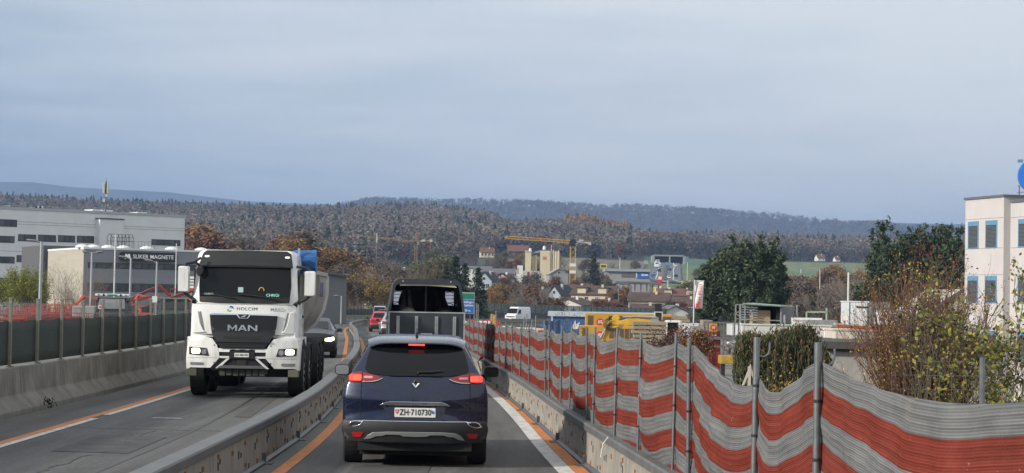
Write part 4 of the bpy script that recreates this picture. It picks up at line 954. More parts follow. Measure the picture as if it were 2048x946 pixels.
patch('lower_screen_band', [(-.95, 2.16), (.95, 2.16), (.94, 2.055), (.5, 2.03), (-.5, 2.03), (-.94, 2.055)], tsurf, .015, .01, mat('screen_band', (.01, .01, .01), rough=.5), ws)
vz = patch('sun_visor', [(-.93, 3.10), (-.86, 3.155), (0, 3.165), (.86, 3.155), (.95, 3.10), (1.01, 2.82), (0, 2.845), (-1.01, 2.82)], lambda x, z: tsurf(x, 2.82) - .07 + (z - 2.82) * .75, .0, .04, tdk, tr, bevel=.01)
for sx_ in (-.84, .88): patch('marker_lamp', rrect(sx_ - .05, sx_ + .05, 3.005, 3.045, .018), lambda x, z: tsurf(x, 2.82) - .07 + (z - 2.82) * .75, .02, .02, mat('marker_white', (.8, .8, .75), rough=.3, emis=.6), vz)
mb = MB(); mb.box(-1.0, 1.0, tsurf(0, 2.82) - .08, .6, 2.795, 2.825); mb.build('visor_lip', dark, vz)
# front panels
patch('front_panel', [(-1.10, 2.0), (1.10, 2.0), (1.13, 1.7), (1.12, 1.36), (-1.12, 1.36), (-1.13, 1.7)], tsurf, .010, .04, tw, tr, bevel=.008)
patch('front_seam', [(-1.08, 2.006), (1.08, 2.006), (1.08, 2.0), (-1.08, 2.0)], tsurf, .012, .01, seam, tr)
for sd in (-1, 1):
    o_ = [(1.08, 1.86), (.98, 1.85), (.93, 1.60), (.86, 1.45), (.80, 1.40), (1.08, 1.38)]
    patch('air_deflector', o_ if sd > 0 else mirror_img(o_), tsurf, .045, .04, tw, tr, bevel=.012)
    o_ = [(.945, 1.84), (.925, 1.84), (.84, 1.45), (.87, 1.44), (.90, 1.55)]
    patch('deflector_slot', o_ if sd > 0 else mirror_img(o_), tsurf, .022, .02, mat('slot_grey', (.16, .16, .17), rough=.6), tr)
gr = patch('grille', [(-.72, 1.765), (-.16, 1.775), (.16, 1.775), (.72, 1.765), (.70, 1.55), (.665, 1.37), (.55, 1.18), (.45, 1.06), (-.45, 1.06), (-.55, 1.18), (-.665, 1.37), (-.70, 1.55)], tsurf, .05, .05, grl, tr, bevel=.01)
patch('grille_trim', [(-.735, 1.79), (-.62, 1.812), (-.18, 1.80), (-.13, 1.80), (.13, 1.80), (.18, 1.80), (.62, 1.812), (.735, 1.79), (.725, 1.765), (.15, 1.775), (.09, 1.70), (-.09, 1.70), (-.15, 1.775), (-.725, 1.765)], tsurf, .065, .02, chrome, gr, bevel=.004)
patch('badge_field', [(-.12, 1.79), (.12, 1.79), (.075, 1.712), (-.075, 1.712)], tsurf, .072, .01, grl, gr)
# leaping lion badge as a small cut silhouette
patch('lion_badge', [(-.06, 1.728), (-.035, 1.745), (.0, 1.765), (.03, 1.768), (.062, 1.778), (.055, 1.762), (.035, 1.755), (.03, 1.742), (.018, 1.730), (.005, 1.742), (-.01, 1.735), (-.03, 1.733), (-.045, 1.722)], tsurf, .080, .008, chrome, gr, grid=.3)
for zz, hh_, w_ in ((1.30, .055, .42), (1.10, .03, .40), (1.16, .02, .50)):
    patch('grille_slot', [(-w_, zz + hh_ / 2), (w_, zz + hh_ / 2), (w_ * .93, zz - hh_ / 2), (-w_ * .93, zz - hh_ / 2)], tsurf, .056, .01, dark, gr)
patch('grille_step', [(-.60, 1.225), (.60, 1.225), (.585, 1.20), (-.585, 1.20)], tsurf, .075, .03, tdk, gr)
GL = {'M': [[(0, 0), (0, 1), (.2, 1), (.2, 0)], [(.8, 0), (.8, 1), (1, 1), (1, 0)], [(.2, 1), (.5, .45), (.5, .12), (.2, .66)], [(.8, 1), (.8, .66), (.5, .12), (.5, .45)]],
      'A': [[(0, 0), (.38, 1), (.5, 1), (.5, .76), (.22, 0)], [(1, 0), (.62, 1), (.5, 1), (.5, .76), (.78, 0)], [(.3, .2), (.36, .38), (.64, .38), (.7, .2)]],
      'N': [[(0, 0), (0, 1), (.2, 1), (.2, 0)], [(.8, 0), (.8, 1), (1, 1), (1, 0)], [(.2, 1), (.8, .3), (.8, 0), (.2, .7)]]}
for ch, x0 in (('M', -.33), ('A', -.115), ('N', .10)):
    mb = MB()
    for q_, pg in enumerate(GL[ch]): mb.prism([(x0 + a_ * .20, 1.44 + b_ * .125) for a_, b_ in pg], tsurf(0, 1.5) - .068 - .001 * q_, tsurf(0, 1.5) - .03)
    mb.build('letter_' + ch.lower(), chrome, gr)
inkb = mat('navy_ink', (.03, .035, .06), rough=.5)
text('lettering', 'HOLCIM', .098, inkb, (.065, tsurf(0, 1.91) - .012, 1.905), parent=tr, ext=.002, sx=1.12, spacing=1.12)
for q_, (tx, cl) in enumerate((('H', (.06, .06, .07)), ('3', (.05, .2, .5)), ('5', (.2, .45, .2)), ('2', (.3, .32, .35)))):
    text('fleet_number', tx, .105, mat('fleet_ink_' + tx, cl, rough=.5), (.60 + q_ * .072, tsurf(.58 + q_ * .07, 1.9) - .016, 1.90), parent=tr, ext=.002)
for (cx, cz, a0, a1, cl) in ((-.275, 1.93, -30, 170, (.02, .18, .5)), (-.315, 1.885, 150, 350, (.15, .5, .08))):
    mb = MB(); mb.tube([(cx + .032 * math.cos(R(a0 + (a1 - a0) * k / 8)), tsurf(0, 1.9) - .014, cz + .032 * math.sin(R(a0 + (a1 - a0) * k / 8))) for k in range(9)], .011, 6); mb.build('logo_swirl', mat('logo_%d' % int(cl[2] * 100), cl, rough=.5), tr)
# bumper wings
for sd in (-1, 1):
    bo = [(1.20, .60), (1.10, .645), (.68, .645), (.485, .865), (.50, .99), (.545, 1.13), (.65, 1.27), (.93, 1.335), (1.14, 1.30), (1.19, 1.1), (1.21, .83)]
    hl = [(.76, 1.065), (1.15, 1.085), (1.14, .925), (.71, .90)]; hc = rrect(.905, 1.09, .945, 1.055, .035); fo_ = rrect(.82, 1.12, .70, .76, .025)
    if sd < 0: bo, hl, hc, fo_ = map(mirror_img, (bo, hl, hc, fo_))
    bw = patch('bumper_wing', bo, tsurf, .035, .10, tw, tr, bevel=.012)
    patch('bumper_crease', [(sd * a, b) for a, b in [(.50, .865), (1.17, .86), (1.17, .852), (.50, .857)][::sd]], tsurf, .038, .01, mat('crease_grey', (.35, .35, .35), rough=.5), bw)
    h = patch('headlamp', hl, tsurf, .045, .03, blackp, tr, bevel=.005); patch('lit_lens', hc, tsurf, .052, .02, headglow, h)
    patch('inner_lens', rrect(*((.765, .865) if sd > 0 else (-.865, -.765)), .93, 1.04, .03), tsurf, .050, .02, clearlens, h)
    patch('fog_lamp', fo_, tsurf, .044, .02, clearlens, tr)
    for bx_, bz in ((.60, 1.13), (.60, .755)): patch('sensor', rrect(sd * bx_ - .013, sd * bx_ + .013, bz - .013, bz + .013, .012), tsurf, .042, .01, dark, bw)
    mb = MB(); mb.prism([(.24, 1.30), (.20, .66), (.38, .60), (.52, .62), (.60, .95), (.95, 1.24), (1.55, 1.26), (2.0, 1.1), (2.1, 1.1), (2.1, 1.30)], sd * 1.0, sd * 1.205, 'x'); mb.build('wheel_arch', tw, tr, bevel=.02)
    mb = MB(); mb.box(sd * 1.08 - .11, sd * 1.08 + .11, .04, .3, .47, .62); mb.build('step_bracket', mat('olive_metal', (.10, .10, .075), rough=.7), tr, bevel=.01)
    # side window and door
    mb = MB(); mb.prism([(.55, 2.0), (.62, 2.65), (.72, 2.78), (1.65, 2.78), (1.65, 2.05), (.9, 2.0)], sd * 1.125, sd * 1.139, 'x'); mb.build('side_window', glassm, tr)
    mb = MB(); mb.box(sd * 1.137 - .002, sd * 1.137 + .004, 1.72, 1.735, 1.3, 2.9); mb.build('door_seam', seam, tr)
    mb = MB(); mb.box(sd * 1.15 - .01, sd * 1.15 + .02, 1.45, 1.62, 1.72, 1.78); mb.build('door_handle', blackp, tr, bevel=.006)
patch('bumper_centre', [(-.52, 1.07), (.52, 1.07), (.50, .86), (.56, .63), (-.56, .63), (-.50, .86)], tsurf, .0, .1, tdk, tr)
for z0, z1, a, b in ((.985, 1.065, .27, .55), (.855, .90, .27, .52)):
    for sd in (-1, 1): patch('white_bar', [(sd * a, z1), (sd * b, z1), (sd * (b - .04), z0), (sd * a, z0)][::sd], tsurf, .03, .03, tw, tr, bevel=.004)
patch('white_bar', [(-.34, 1.065), (.30, 1.065), (.27, 1.04), (.2, 1.045), (.1, 1.035), (0, 1.045), (-.12, 1.035), (-.2, 1.045), (-.28, 1.035)], tsurf, .032, .03, tw, tr)
pf = patch('plate_holder', rrect(-.28, .255, .855, 1.0, .01), tsurf, .05, .04, blackp, tr)
pp = patch('number_plate', rrect(-.165, .14, .885, .972, .008), tsurf, .062, .01, platem, pf); text('plate_text', 'ZH 400 997', .062, inkm, (-.012, tsurf(0, .93) - .064, .927), parent=pp, ext=.001, sx=.92)
for sd in (-1, 1): patch('bumper_strut', [(sd * a, b) for a, b in [(.27, .85), (.33, .85), (.57, .64), (.50, .635)][::sd]], tsurf, .035, .04, tw, tr)
patch('towing_box', rrect(-.12, .08, .69, .82, .01), tsurf, .02, .05, plastic, tr)
patch('front_step', [(-.46, .70), (.42, .70), (.50, .64), (-.54, .64)], tsurf, .07, .12, mat('worn_step', (.10, .10, .10), rough=.8), tr, bevel=.005)
mb = MB()
for k in range(7): mb.box(-.48 + k * .14, -.48 + k * .14 + .11, .06, .2, .48 + .01 * (k % 2), .63)
mb.box(-.5, .52, .1, .3, .52, .64); mb.build('underrun_guard', mat('olive_guard', (.055, .055, .045), rough=.8, var=.3, scale=9), tr, bevel=.006)
# wipers, screen ornaments
for x0, x1 in ((-.30, -.92), (.58, -.12)):
    mb = MB(); mb.tube([(x0 + .25, tsurf(x0, 2.06) - .05, 2.07), (x0 + .12, tsurf(x0, 2.13) - .06, 2.13), (x1 + .3, tsurf(x1, 2.18) - .06, 2.195), (x1, tsurf(x1, 2.2) - .05, 2.215)], .014, 8); mb.build('wiper', blackp, tr, smooth=True)
teal = mat('teal_plate_letters', (.35, .75, .65), rough=.4, emis=.35)
text('name_plate', 'CHRIGI', .085, teal, (.60, tsurf(.4, 2.2) - .02, 2.205), parent=ws, ext=.002)
text('name_plate', 'CHRIGI', .06, mat('pale_letters', (.6, .65, .62), rough=.4), (-.76, tsurf(.6, 2.2) - .018, 2.215), parent=ws, ext=.002)
patch('windscreen_card', rrect(-.14, -.03, 2.26, 2.37, .006), tsurf, .016, .01, mat('card', (.35, .5, .52), rough=.5), ws)
mb = MB(); mb.tube([(.36 + .055 * math.cos(a), tsurf(.4, 2.33) - .02, 2.30 + .07 * math.sin(a)) for a in [k * PI / 8 for k in range(9)]], .012, 6); mb.build('yellow_scarf', mat('scarf_yellow', (.6, .4, .12), rough=.8), ws)
# mirrors
for sd in (-1, 1):
    mx_, z0, z1 = (-1.32, 2.24, 2.80) if sd < 0 else (1.38, 2.19, 2.74)
    rings = [[(mx_ + p[0] * s_, yv, (z0 + z1) / 2 + p[1] * s_) for p in rrect(-.115, .115, -(z1 - z0) / 2, (z1 - z0) / 2, .04, 3)] for yv, s_ in ((.22, .9), (.27, 1), (.42, 1.0), (.46, .96))]
    mb = MB(); mb.loft(rings); mo = mb.build('wing_mirror', tw, tr, smooth=True)
    mb = MB(); mb.box(mx_ - .10, mx_ + .10, .455, .47, z0 + .03, z1 - .03); mb.build('mirror_glass', mirm, mo)
    mb = MB(); mb.tube([(mx_, .34, z1), (mx_ - sd * .05, .34, z1 + .06), (sd * 1.08, .4, z1 + .09)], .03, 8); mb.tube([(mx_, .34, z0 + .02), (mx_ - sd * .08, .33, z0 - .05), (sd * 1.08, .35, z0 - .16)], .032, 8); mb.tube([(sd * 1.08, .22, z0 - .20), (sd * 1.08, .4, z0 - .12)], [.05, .07], 8); mb.build('mirror_arm', blackp, mo, smooth=True)
mb = MB(); mb.loft([[(-.95 + s_ * math.cos(a) * .09, yv, 2.70 + s_ * math.sin(a) * .12) for a in [k * PI / 5 for k in range(10)]] for yv, s_ in ((.05, .7), (.12, 1), (.16, .6))]); mb.tube([(-.98, .12, 2.82), (-1.05, .05, 2.9), (-.96, .2, 2.98)], .03, 8); mb.build('kerb_mirror', blackp, tr, smooth=True)
mb = MB(); mb.tube([(.05, .9, 3.15), (.05, .9, 3.45)], .008, 6); mb.tube([(.55, 1.0, 3.15), (.55, 1.0, 3.35)], .006, 6); mb.build('aerial', blackp, tr)
# chassis, wheels
mb = MB(); mb.box(-.45, .45, .4, 9.0, .65, .95); mb.box(-1.0, 1.0, 1.0, 1.9, .55, 1.25); mb.box(-1.15, -.5, 3.85, 5.2, .5, 1.0); mb.box(.5, 1.15, 3.85, 5.2, .5, 1.0); mb.box(-.9, .9, 1.2, 1.6, .42, .6); mb.build('chassis', tdk, tr, bevel=.01)
trim_rim = mat('truck_rim', (.40, .40, .38), rough=.5, metal=.4, var=.2)
for wy in (1.42, 3.15, 6.1, 7.45):
    for sd in (-1, 1): wheel(tr, sd * (1.06 if wy < 4 else .96), wy, .52, .33 if wy < 4 else .56, rim=trim_rim, spokes=10)
for wy in (3.15, 6.1, 7.45):
    for sd in (-1, 1):
        mb = MB(); prof = [(wy + .62 * math.cos(a), .55 + .60 * math.sin(a)) for a in [R(8 + k * 16.4) for k in range(11)]] + [(wy + .585 * math.cos(a), .55 + .565 * math.sin(a)) for a in [R(172 - k * 16.4) for k in range(11)]]
        mb.prism(prof, sd * .70, sd * 1.24, 'x'); mb.build('mudguard', tdk, tr)
for sd in (-1, 1):
    mb = MB(); mb.box(sd * 1.0, sd * 1.24, 8.15, 8.2, .3, 1.15); mb.build('mud_flap', blackp, tr)
# half-round tipping body
hp = [(-1.22, 2.72), (-1.22, 2.25), (-1.14, 1.85), (-.95, 1.52), (-.62, 1.28), (-.3, 1.2), (.3, 1.2), (.62, 1.28), (.95, 1.52), (1.14, 1.85), (1.22, 2.25), (1.22, 2.72)]
mb = MB(); inner = [(x * .96, z if abs(x) > 1.2 else z + .05) for x, z in hp][::-1]
mb.prism(hp + inner, 2.75, 8.7); mb.prism(hp, 2.70, 2.76); mb.prism(hp, 8.68, 8.74); tb = mb.build('tipper_body', tkm, tr, smooth=True, ang=40)
for yy in (2.72, 5.0, 8.66):
    mb = MB()
    for a, b in zip(hp, hp[1:]): mb.bar((a[0] * 1.015, yy, a[1]), (b[0] * 1.015, yy, b[1]), .12, .06, up=(0, 1, 0))
    mb.build('body_rib', tw if yy > 8 else tkm, tb)
mb = MB(); mb.box(-1.27, -1.19, 2.7, 8.74, 2.70, 2.80); mb.box(1.19, 1.27, 2.7, 8.74, 2.70, 2.80); mb.build('top_rail', tkm, tb, bevel=.01)
text('lettering', 'HOLCIM', .5, mat('faded_letters', (.12, .13, .25), rough=.6), (1.225, 6.5, 2.35), rot=(PI / 2, 0, PI / 2), parent=tb, ext=.004, sx=1.1, bold=.008)
mb = MB(); rn2 = random.Random(8); rings = []
for j in range(17):
    x = -1.2 + 2.56 * j / 16; rr = []
    for k in range(14):
        a = 2 * PI * k / 14; rr.append((x, 2.62 + (.26 + .05 * rn2.random()) * math.cos(a), 2.97 + (.2 + .04 * rn2.random() + (.05 if j > 12 else 0)) * math.sin(a)))
    rings.append(rr)
mb.loft(rings); mb.build('rolled_tarpaulin', tarp, tr, smooth=True, ang=25)
mb = MB(); mb.bar((-1.15, 2.5, 2.72), (1.2, 2.5, 2.72), .1, .08); mb.bar((.98, 2.35, 2.7), (.98, 2.35, 3.28), .05, .05); mb.bar((1.18, 2.7, 2.7), (1.18, 2.7, 3.1), .05, .05); mb.bar((-1.0, 2.35, 2.7), (-1.0, 2.35, 3.2), .05, .05); mb.build('tarpaulin_frame', silverp, tr)

# ================================================================== horse trailer
HT = 51.2
htx = P(854, 600, HT).x
ht = empty('horse_trailer', (htx, HT, 0), .075, 'dark horse trailer with open upper rear and strapped ramp ahead of the blue car', 'trailer')
hb = mat('trailer_hull', (.028, .034, .045), rough=.55, var=.25, scale=4, bump=.1, dirt=.15); ali = mat('aluminium_frame', (.40, .42, .42), rough=.45, metal=.5, var=.2, scale=8)
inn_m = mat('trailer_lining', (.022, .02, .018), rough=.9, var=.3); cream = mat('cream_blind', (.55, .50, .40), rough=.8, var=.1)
def hout(inset, zb, yoff=0):
    w0, w1, zt, r_ = .985 - inset, .88 - inset, 2.69 - inset, .2
    pts = [(-w0, zb), (-w0, 1.83)] + [(-w1 + r_ - math.cos(a) * r_, zt - r_ + math.sin(a) * r_) for a in [k * PI / 12 for k in range(7)]]
    return pts + [(-x, z) for x, z in pts[::-1]]
mb = MB(); o_, i_ = hout(0, .45), hout(.04, .47)
R4 = [[(x, y, z) for x, z in q_] for q_, y in ((i_, .06), (o_, .06), (o_, 3.3), (i_, 3.3))]
R4 = [[(x, .06, z) for x, z in i_], [(x, .06, z) for x, z in o_]] + [[(x * (1 - .0 * k), .06 + 3.24 * k / 8, z) for x, z in o_] for k in range(1, 9)]
mb.loft(R4, caps=False); mb.build('hull', hb, ht, smooth=True)
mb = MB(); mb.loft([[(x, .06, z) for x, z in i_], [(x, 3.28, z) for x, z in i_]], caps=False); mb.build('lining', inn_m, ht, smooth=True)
op = [(-.925, 1.845), (-.90, 2.05), (-.80, 2.52), (-.74, 2.565), (.74, 2.565), (.80, 2.52), (.90, 2.05), (.925, 1.845)]
fr_o = [(-.985, 1.83)] + hout(0, .45)[2:-2] + [(.985, 1.83)]
oo2 = resample(fr_o[:], .05); 
# rear surround: outer arch to opening, as strips by matching angle
cz_ = 2.1
def ang_of(p): return math.atan2(p[1] - cz_, p[0])
def ray_hit(poly, a):
    best = None
    for i in range(len(poly)):
        p, q_ = poly[i], poly[(i + 1) % len(poly)]; dx, dz = math.cos(a), math.sin(a); ex_, ez_ = q_[0] - p[0], q_[1] - p[1]; den = dx * ez_ - dz * ex_
        if abs(den) < 1e-9: continue
        t = ((p[0]) * ez_ - (p[1] - cz_) * ex_) / den; u_ = ((p[0]) * dz - (p[1] - cz_) * dx) / den
        if t > 0 and -1e-6 <= u_ <= 1 + 1e-6 and (best is None or t < best): best = t
    return (math.cos(a) * best, cz_ + math.sin(a) * best)
AN = [2 * PI * k / 96 for k in range(96)]; po = [ray_hit(fr_o, a) for a in AN]; pi_ = [ray_hit(op, a) for a in AN]
mb = MB(); mb.loft([[(x, .07, z) for x, z in po], [(x, .0, z) for x, z in po], [(x, .0, z) for x, z in pi_], [(x, .07, z) for x, z in pi_]], caps=False); mb.build('rear_surround', hb, ht, smooth=True, ang=50)
for x in (-.62, .60): mb = MB(); mb.tube([(x, -.012, 2.635), (x, .0, 2.635)], .014, 10); mb.build('snap_fastener', platem, ht)
mb = MB(); mb.loft([[(-.70 + 1.4 * k / 10, .04, 2.566 - .0) for k in range(11)], [(-.70 + 1.46 * k / 10, .035, 2.515 - .025 * k / 10 + .022 * math.sin(PI * k / 10)) for k in range(11)]], closed=False, caps=False); o = mb.build('rolled_blind', cream, ht); o.modifiers.new('s', 'SOLIDIFY').thickness = .03
rp = MB(); rp.box(-.955, .955, -.05, .02, .47, 1.82); rpo = rp.build('ramp', mat('ramp_board', (.03, .037, .048), rough=.6, var=.3, scale=3, bump=.15, dirt=.25), ht, bevel=.01)
mb = MB(); mb.box(-.985, -.945, -.06, .03, .45, 1.86); mb.box(.945, .985, -.06, .03, .45, 1.86); mb.box(-.945, .945, -.06, .03, 1.825, 1.858); mb.box(-.945, .945, -.06, .03, .45, .48); mb.build('ramp_frame', ali, rpo, bevel=.004)
for x in (-.73, -.26, .25, .71):
    mb = MB(); mb.box(x - .04, x - .015, -.085, -.05, .7, 1.74); mb.box(x + .015, x + .04, -.085, -.05, .7, 1.74); mb.box(x - .04, x + .04, -.08, -.05, 1.70, 1.745); mb.box(x - .015, x + .015, -.062, -.05, .7, 1.72)
    mb.build('ramp_cleat', ali, rpo)
for sd in (-1, 1):
    mb = MB(); mb.tube([(sd * .99, -.05, 1.62), (sd * 1.03, -.1, 1.6), (sd * .95, -.12, 1.57), (sd * 1.0, -.06, 1.55)], .014, 8); mb.tube([(sd * 1.0, -.03, 1.52), (sd * 1.0, -.03, 1.66)], .016, 8); mb.build('ramp_latch', ali, ht, smooth=True)
    lp = MB(); lp.box(sd * .85 - .09, sd * .85 + .09, -.08, -.03, .33, .44); lp.build('tail_lamp', redlens, ht, bevel=.01)
    mg = MB(); prof = [(1.75 + .75 * math.cos(a), .40 + .42 * math.sin(a)) for a in [R(k * 18) for k in range(11)]] + [(1.75 + .70 * math.cos(a), .40 + .38 * math.sin(a)) for a in [R(180 - k * 18) for k in range(11)]]
    mg.prism(prof, sd * .90, sd * 1.15, 'x'); mg.build('mudguard', blackp, ht)
    for wy in (1.4, 2.1): wheel(ht, sd * 1.02, wy, .32, .2)
mb = MB(); mb.box(-.14, .14, -.09, -.05, 1.22, 1.31); mb.build('number_plate', platem, ht)
mb = MB(); mb.box(-.95, .95, .0, 3.3, .40, .47); mb.bar((-.8, 3.2, .42), (0, 4.6, .42), .09, .1); mb.bar((.8, 3.2, .42), (0, 4.6, .42), .09, .1); mb.bar((0, 4.4, .45), (0, 4.95, .45), .1, .1); mb.build('floor_frame', tdk, ht)
milky = bpy.data.materials.new('milky_pane'); milky.use_nodes = True; t_ = milky.node_tree; t_.nodes.clear(); a_ = t_.nodes.new('ShaderNodeBsdfTranslucent'); a_.inputs[0].default_value = (.9, .9, .95, 1); b_ = t_.nodes.new('ShaderNodeOutputMaterial'); t_.links.new(a_.outputs[0], b_.inputs[0])
# front wall with two barred windows
fw = [(x, z) for x, z in hout(.01, .47)]
mb = MB()
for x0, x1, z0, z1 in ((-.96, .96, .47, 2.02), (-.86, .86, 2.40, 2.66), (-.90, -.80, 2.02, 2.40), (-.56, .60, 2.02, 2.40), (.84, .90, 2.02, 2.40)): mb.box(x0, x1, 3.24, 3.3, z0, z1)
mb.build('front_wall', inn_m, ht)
for xa, xb in ((-.80, -.56), (.60, .84)):
    mb = MB(); mb.box(xa + .001, xb - .001, 3.27, 3.275, 2.021, 2.399); fwn = mb.build('front_window', milky, ht)
    mb = MB()
    for zz in (2.10, 2.20, 2.30): mb.bar((xa, 3.2, zz), (xb, 3.2, zz), .014)
    for zz in (2.36, 2.045): mb.tube([(xa + .02 + (xb - xa - .04) * k / 8, 3.19, zz + .03 * math.sin(PI * k / 8)) for k in range(9)], .012, 6)
    mb.build('window_bars', dark, fwn)
mb = MB(); mb.tube([(.02, 1.6, .6), (.02, 1.6, 2.62)], .02, 8); mb.box(.01, .03, .5, 2.6, .8, 1.7); mb.build('partition', ali, ht)

# ------------------------------------------------------------------ the two horses inside
def horse(name, x, coat, mane, label, headx, headz, turn):
    e = empty(name, (0, 0, 0), 0, label, 'horse'); e.location = ht.matrix_basis @ Vector((x, 0, .47)) if False else (0, 0, 0)
    Lr = Matrix.Rotation(.075, 4, 'Z'); e.location = Vector(ht.location) + Lr @ Vector((x, 0, .47)); e.rotation_euler = (0, 0, .075)
    J = [((0, .35, 1.28), .27), ((0, .22, 1.16), .24), ((0, .7, 1.22), .30), ((0, 1.15, 1.16), .31), ((0, 1.6, 1.2), .29), ((0, 1.85, 1.32), .24), ((headx * .4, 2.15, 1.62), .16), ((headx * .8, 2.38, 1.86), .125), ((headx, 2.5, headz), .12), ((headx + turn * .15, 2.68, headz - .10), .10), ((headx + turn * .3, 2.85, headz - .28), .07), ((headx + turn * .33, 2.9, headz - .36), .06)]
    E_ = [(0, 1), (0, 2), (2, 3), (3, 4), (4, 5), (5, 6), (6, 7), (7, 8), (8, 9), (9, 10), (10, 11)]
    for sd in (-1, 1):
        b = len(J); J += [((sd * .17, .32, .98), .17), ((sd * .17, .42, .74), .09), ((sd * .17, .20, .50), .065), ((sd * .17, .24, .22), .042), ((sd * .17, .27, .09), .05), ((sd * .17, .33, .03), .055)]; E_ += [(1, b), (b, b + 1), (b + 1, b + 2), (b + 2, b + 3), (b + 3, b + 4), (b + 4, b + 5)]
        b = len(J); J += [((sd * .16, 1.68, .92), .13), ((sd * .16, 1.68, .60), .07), ((sd * .16, 1.70, .46), .058), ((sd * .16, 1.70, .2), .04), ((sd * .16, 1.74, .09), .048), ((sd * .16, 1.79, .03), .055)]; E_ += [(4, b), (b, b + 1), (b + 1, b + 2), (b + 2, b + 3), (b + 3, b + 4), (b + 4, b + 5)]
    me = bpy.data.meshes.new('horse_body'); me.from_pydata([j[0] for j in J], E_, []); o = bpy.data.objects.new('horse_body', me); link(o, e); me.materials.append(coat)
    o.modifiers.new('skin', 'SKIN'); sv = me.skin_vertices[0].data
    for i, j in enumerate(J): sv[i].radius = (j[1], j[1]); sv[i].use_root = (i == 0)
    o.modifiers[0].use_smooth_shade = True; ss = o.modifiers.new('sub', 'SUBSURF'); ss.levels = 2; ss.render_levels = 2
    for sd in (-1, 1):
        mb = MB(); c = Vector((headx + sd * .07, 2.46, headz + .08)); mb.loft([[tuple(c + Vector((.035 * r2 * math.cos(a), .025 * r2 * math.sin(a), h_))) for a in [k * PI / 4 for k in range(8)]] for h_, r2 in ((0, .8), (.06, 1.1), (.12, .7), (.17, .1))]); mb.build('ear', mane, e, smooth=True)
    mb = MB(); rings = [[(headx * t + .035 * math.cos(a), 1.75 + .68 * t - .05, 1.52 + (headz + .12 - 1.52) * t + .06 * math.sin(a)) for a in [k * PI / 4 for k in range(8)]] for t in (0, .2, .4, .6, .8, 1)]; mb.loft(rings); mb.build('mane', mane, e, smooth=True)
    mb = MB(); mb.tube([(0, .06, 1.30), (0, -.0 + .04, 1.1), (.02, .05, .8), (0, .07, .5)], [.05, .07, .08, .03], 10); mb.build('tail', mane, e, smooth=True); return e
horse('horse', -.47, mat('grey_coat', (.33, .32, .30), rough=.9, var=.35, scale=9), mat('dark_mane', (.015, .013, .012), rough=.9), 'grey horse standing on the left inside the horse trailer', .0, 1.90, -.5)
horse('horse', .50, mat('black_coat', (.018, .015, .013), rough=.7, var=.3), mat('dark_mane', (.01, .01, .01), rough=.9), 'black horse standing on the right inside the horse trailer', -.12, 1.86, .4)
# ================================================================== single trees and shrubs
bark = mat('bark', (.10, .08, .062), rough=.95, var=.3, scale=8, bump=.3); bark_l = mat('pale_bark', (.26, .23, .19), rough=.9, var=.3, scale=8)
leafm = mat('leaf_mix', (1, 1, 1), rough=.8, var=.12, scale=2, attr='tint')
def frame(d):
    d = d / (np.linalg.norm(d) + 1e-9); u_ = np.cross(d, [0, 0, 1.0] if abs(d[2]) < .9 else [1.0, 0, 0]); u_ /= np.linalg.norm(u_); return u_, np.cross(d, u_)
def branches(h, rs, levels=4, spread=.55, trunk_r=.02, first=.3, nb=(5, 4, 4), up=.25, rmin=.008, lean=0.0):
    """recursive limbs; returns trunk segments, twig segments and tip points"""
    trunk, twigs, tips = [], [], []
    def grow(p, d, ln, r, lev):
        n = 3 if lev else 5; pts = [p]; q_ = p.copy(); dd = d.copy()
        for i in range(n):
            dd = dd + rs.normal(size=3) * (.10 if lev == 0 else .2) + np.array([0, 0, up * (.3 if lev else .1)]); dd /= np.linalg.norm(dd); q_ = q_ + dd * ln / n; pts.append(q_.copy())
        (trunk if lev <= 1 else twigs).append((pts, r, r * (.45 if lev == 0 else .35)))
        if lev >= levels: tips.append(q_); tips.append(pts[-2]); return
        k = nb[min(lev, len(nb) - 1)]
        for j in range(k):
            t = (first if lev == 0 else .25) + (1 - (first if lev == 0 else .25)) * (j + rs.random()) / k; t = min(t, .999); i = int(t * n); a = pts[i] + (pts[i + 1] - pts[i]) * (t * n - i)
            dl = (pts[i + 1] - pts[i]); dl /= np.linalg.norm(dl); u_, v_ = frame(dl); an = rs.random() * 2 * PI
            sp_ = spread * (1.15 - .4 * t) * (1 + .3 * rs.normal()); nd = dl * math.cos(sp_) + (u_ * math.cos(an) + v_ * math.sin(an)) * math.sin(sp_)
            grow(a, nd, ln * (.62 if lev == 0 else .58) * (1.15 - .45 * t), max(rmin, r * (.55 if lev == 0 else .5)), lev + 1)
        tips.append(q_)
    d0 = np.array([lean, 0, 1.0]); grow(np.zeros(3), d0 / np.linalg.norm(d0), h * .62, h * trunk_r, 0); return trunk, twigs, tips
def seg_mesh(segs, n):
    mb = MB()
    for pts, r0, r1 in segs:
        k = len(pts); mb.tube([tuple(p) for p in pts], [r0 + (r1 - r0) * i / (k - 1) for i in range(k)], n, cap=False)
    return mb
def leaf_faces(cent, n, size, spread, cols, rs, squash=1.0, droop=0, long=1.0, vert=0):
    c = np.repeat(np.asarray(cent), n, 0); m_ = len(c); p = c + rs.normal(size=(m_, 3)) * spread * np.array([1, 1, squash]); p[:, 2] -= droop * rs.random(m_)
    a = rs.normal(size=(m_, 3)) + np.array([0, 0, vert]); a /= np.linalg.norm(a, axis=1)[:, None]; b = np.cross(a, rs.normal(size=(m_, 3))); b /= np.linalg.norm(b, axis=1)[:, None]
    s_ = size * (.6 + .8 * rs.random(m_))[:, None]
    v = np.stack([p + a * s_ * long, p + b * s_ * .6, p - a * s_ * long, p - b * s_ * .6], 1).reshape(-1, 3); f = np.arange(m_ * 4).reshape(-1, 4)
    ci = rs.integers(len(cols), size=m_); cc = np.asarray(cols)[ci] * rs.uniform(.7, 1.3, m_)[:, None]; return v, f, cc
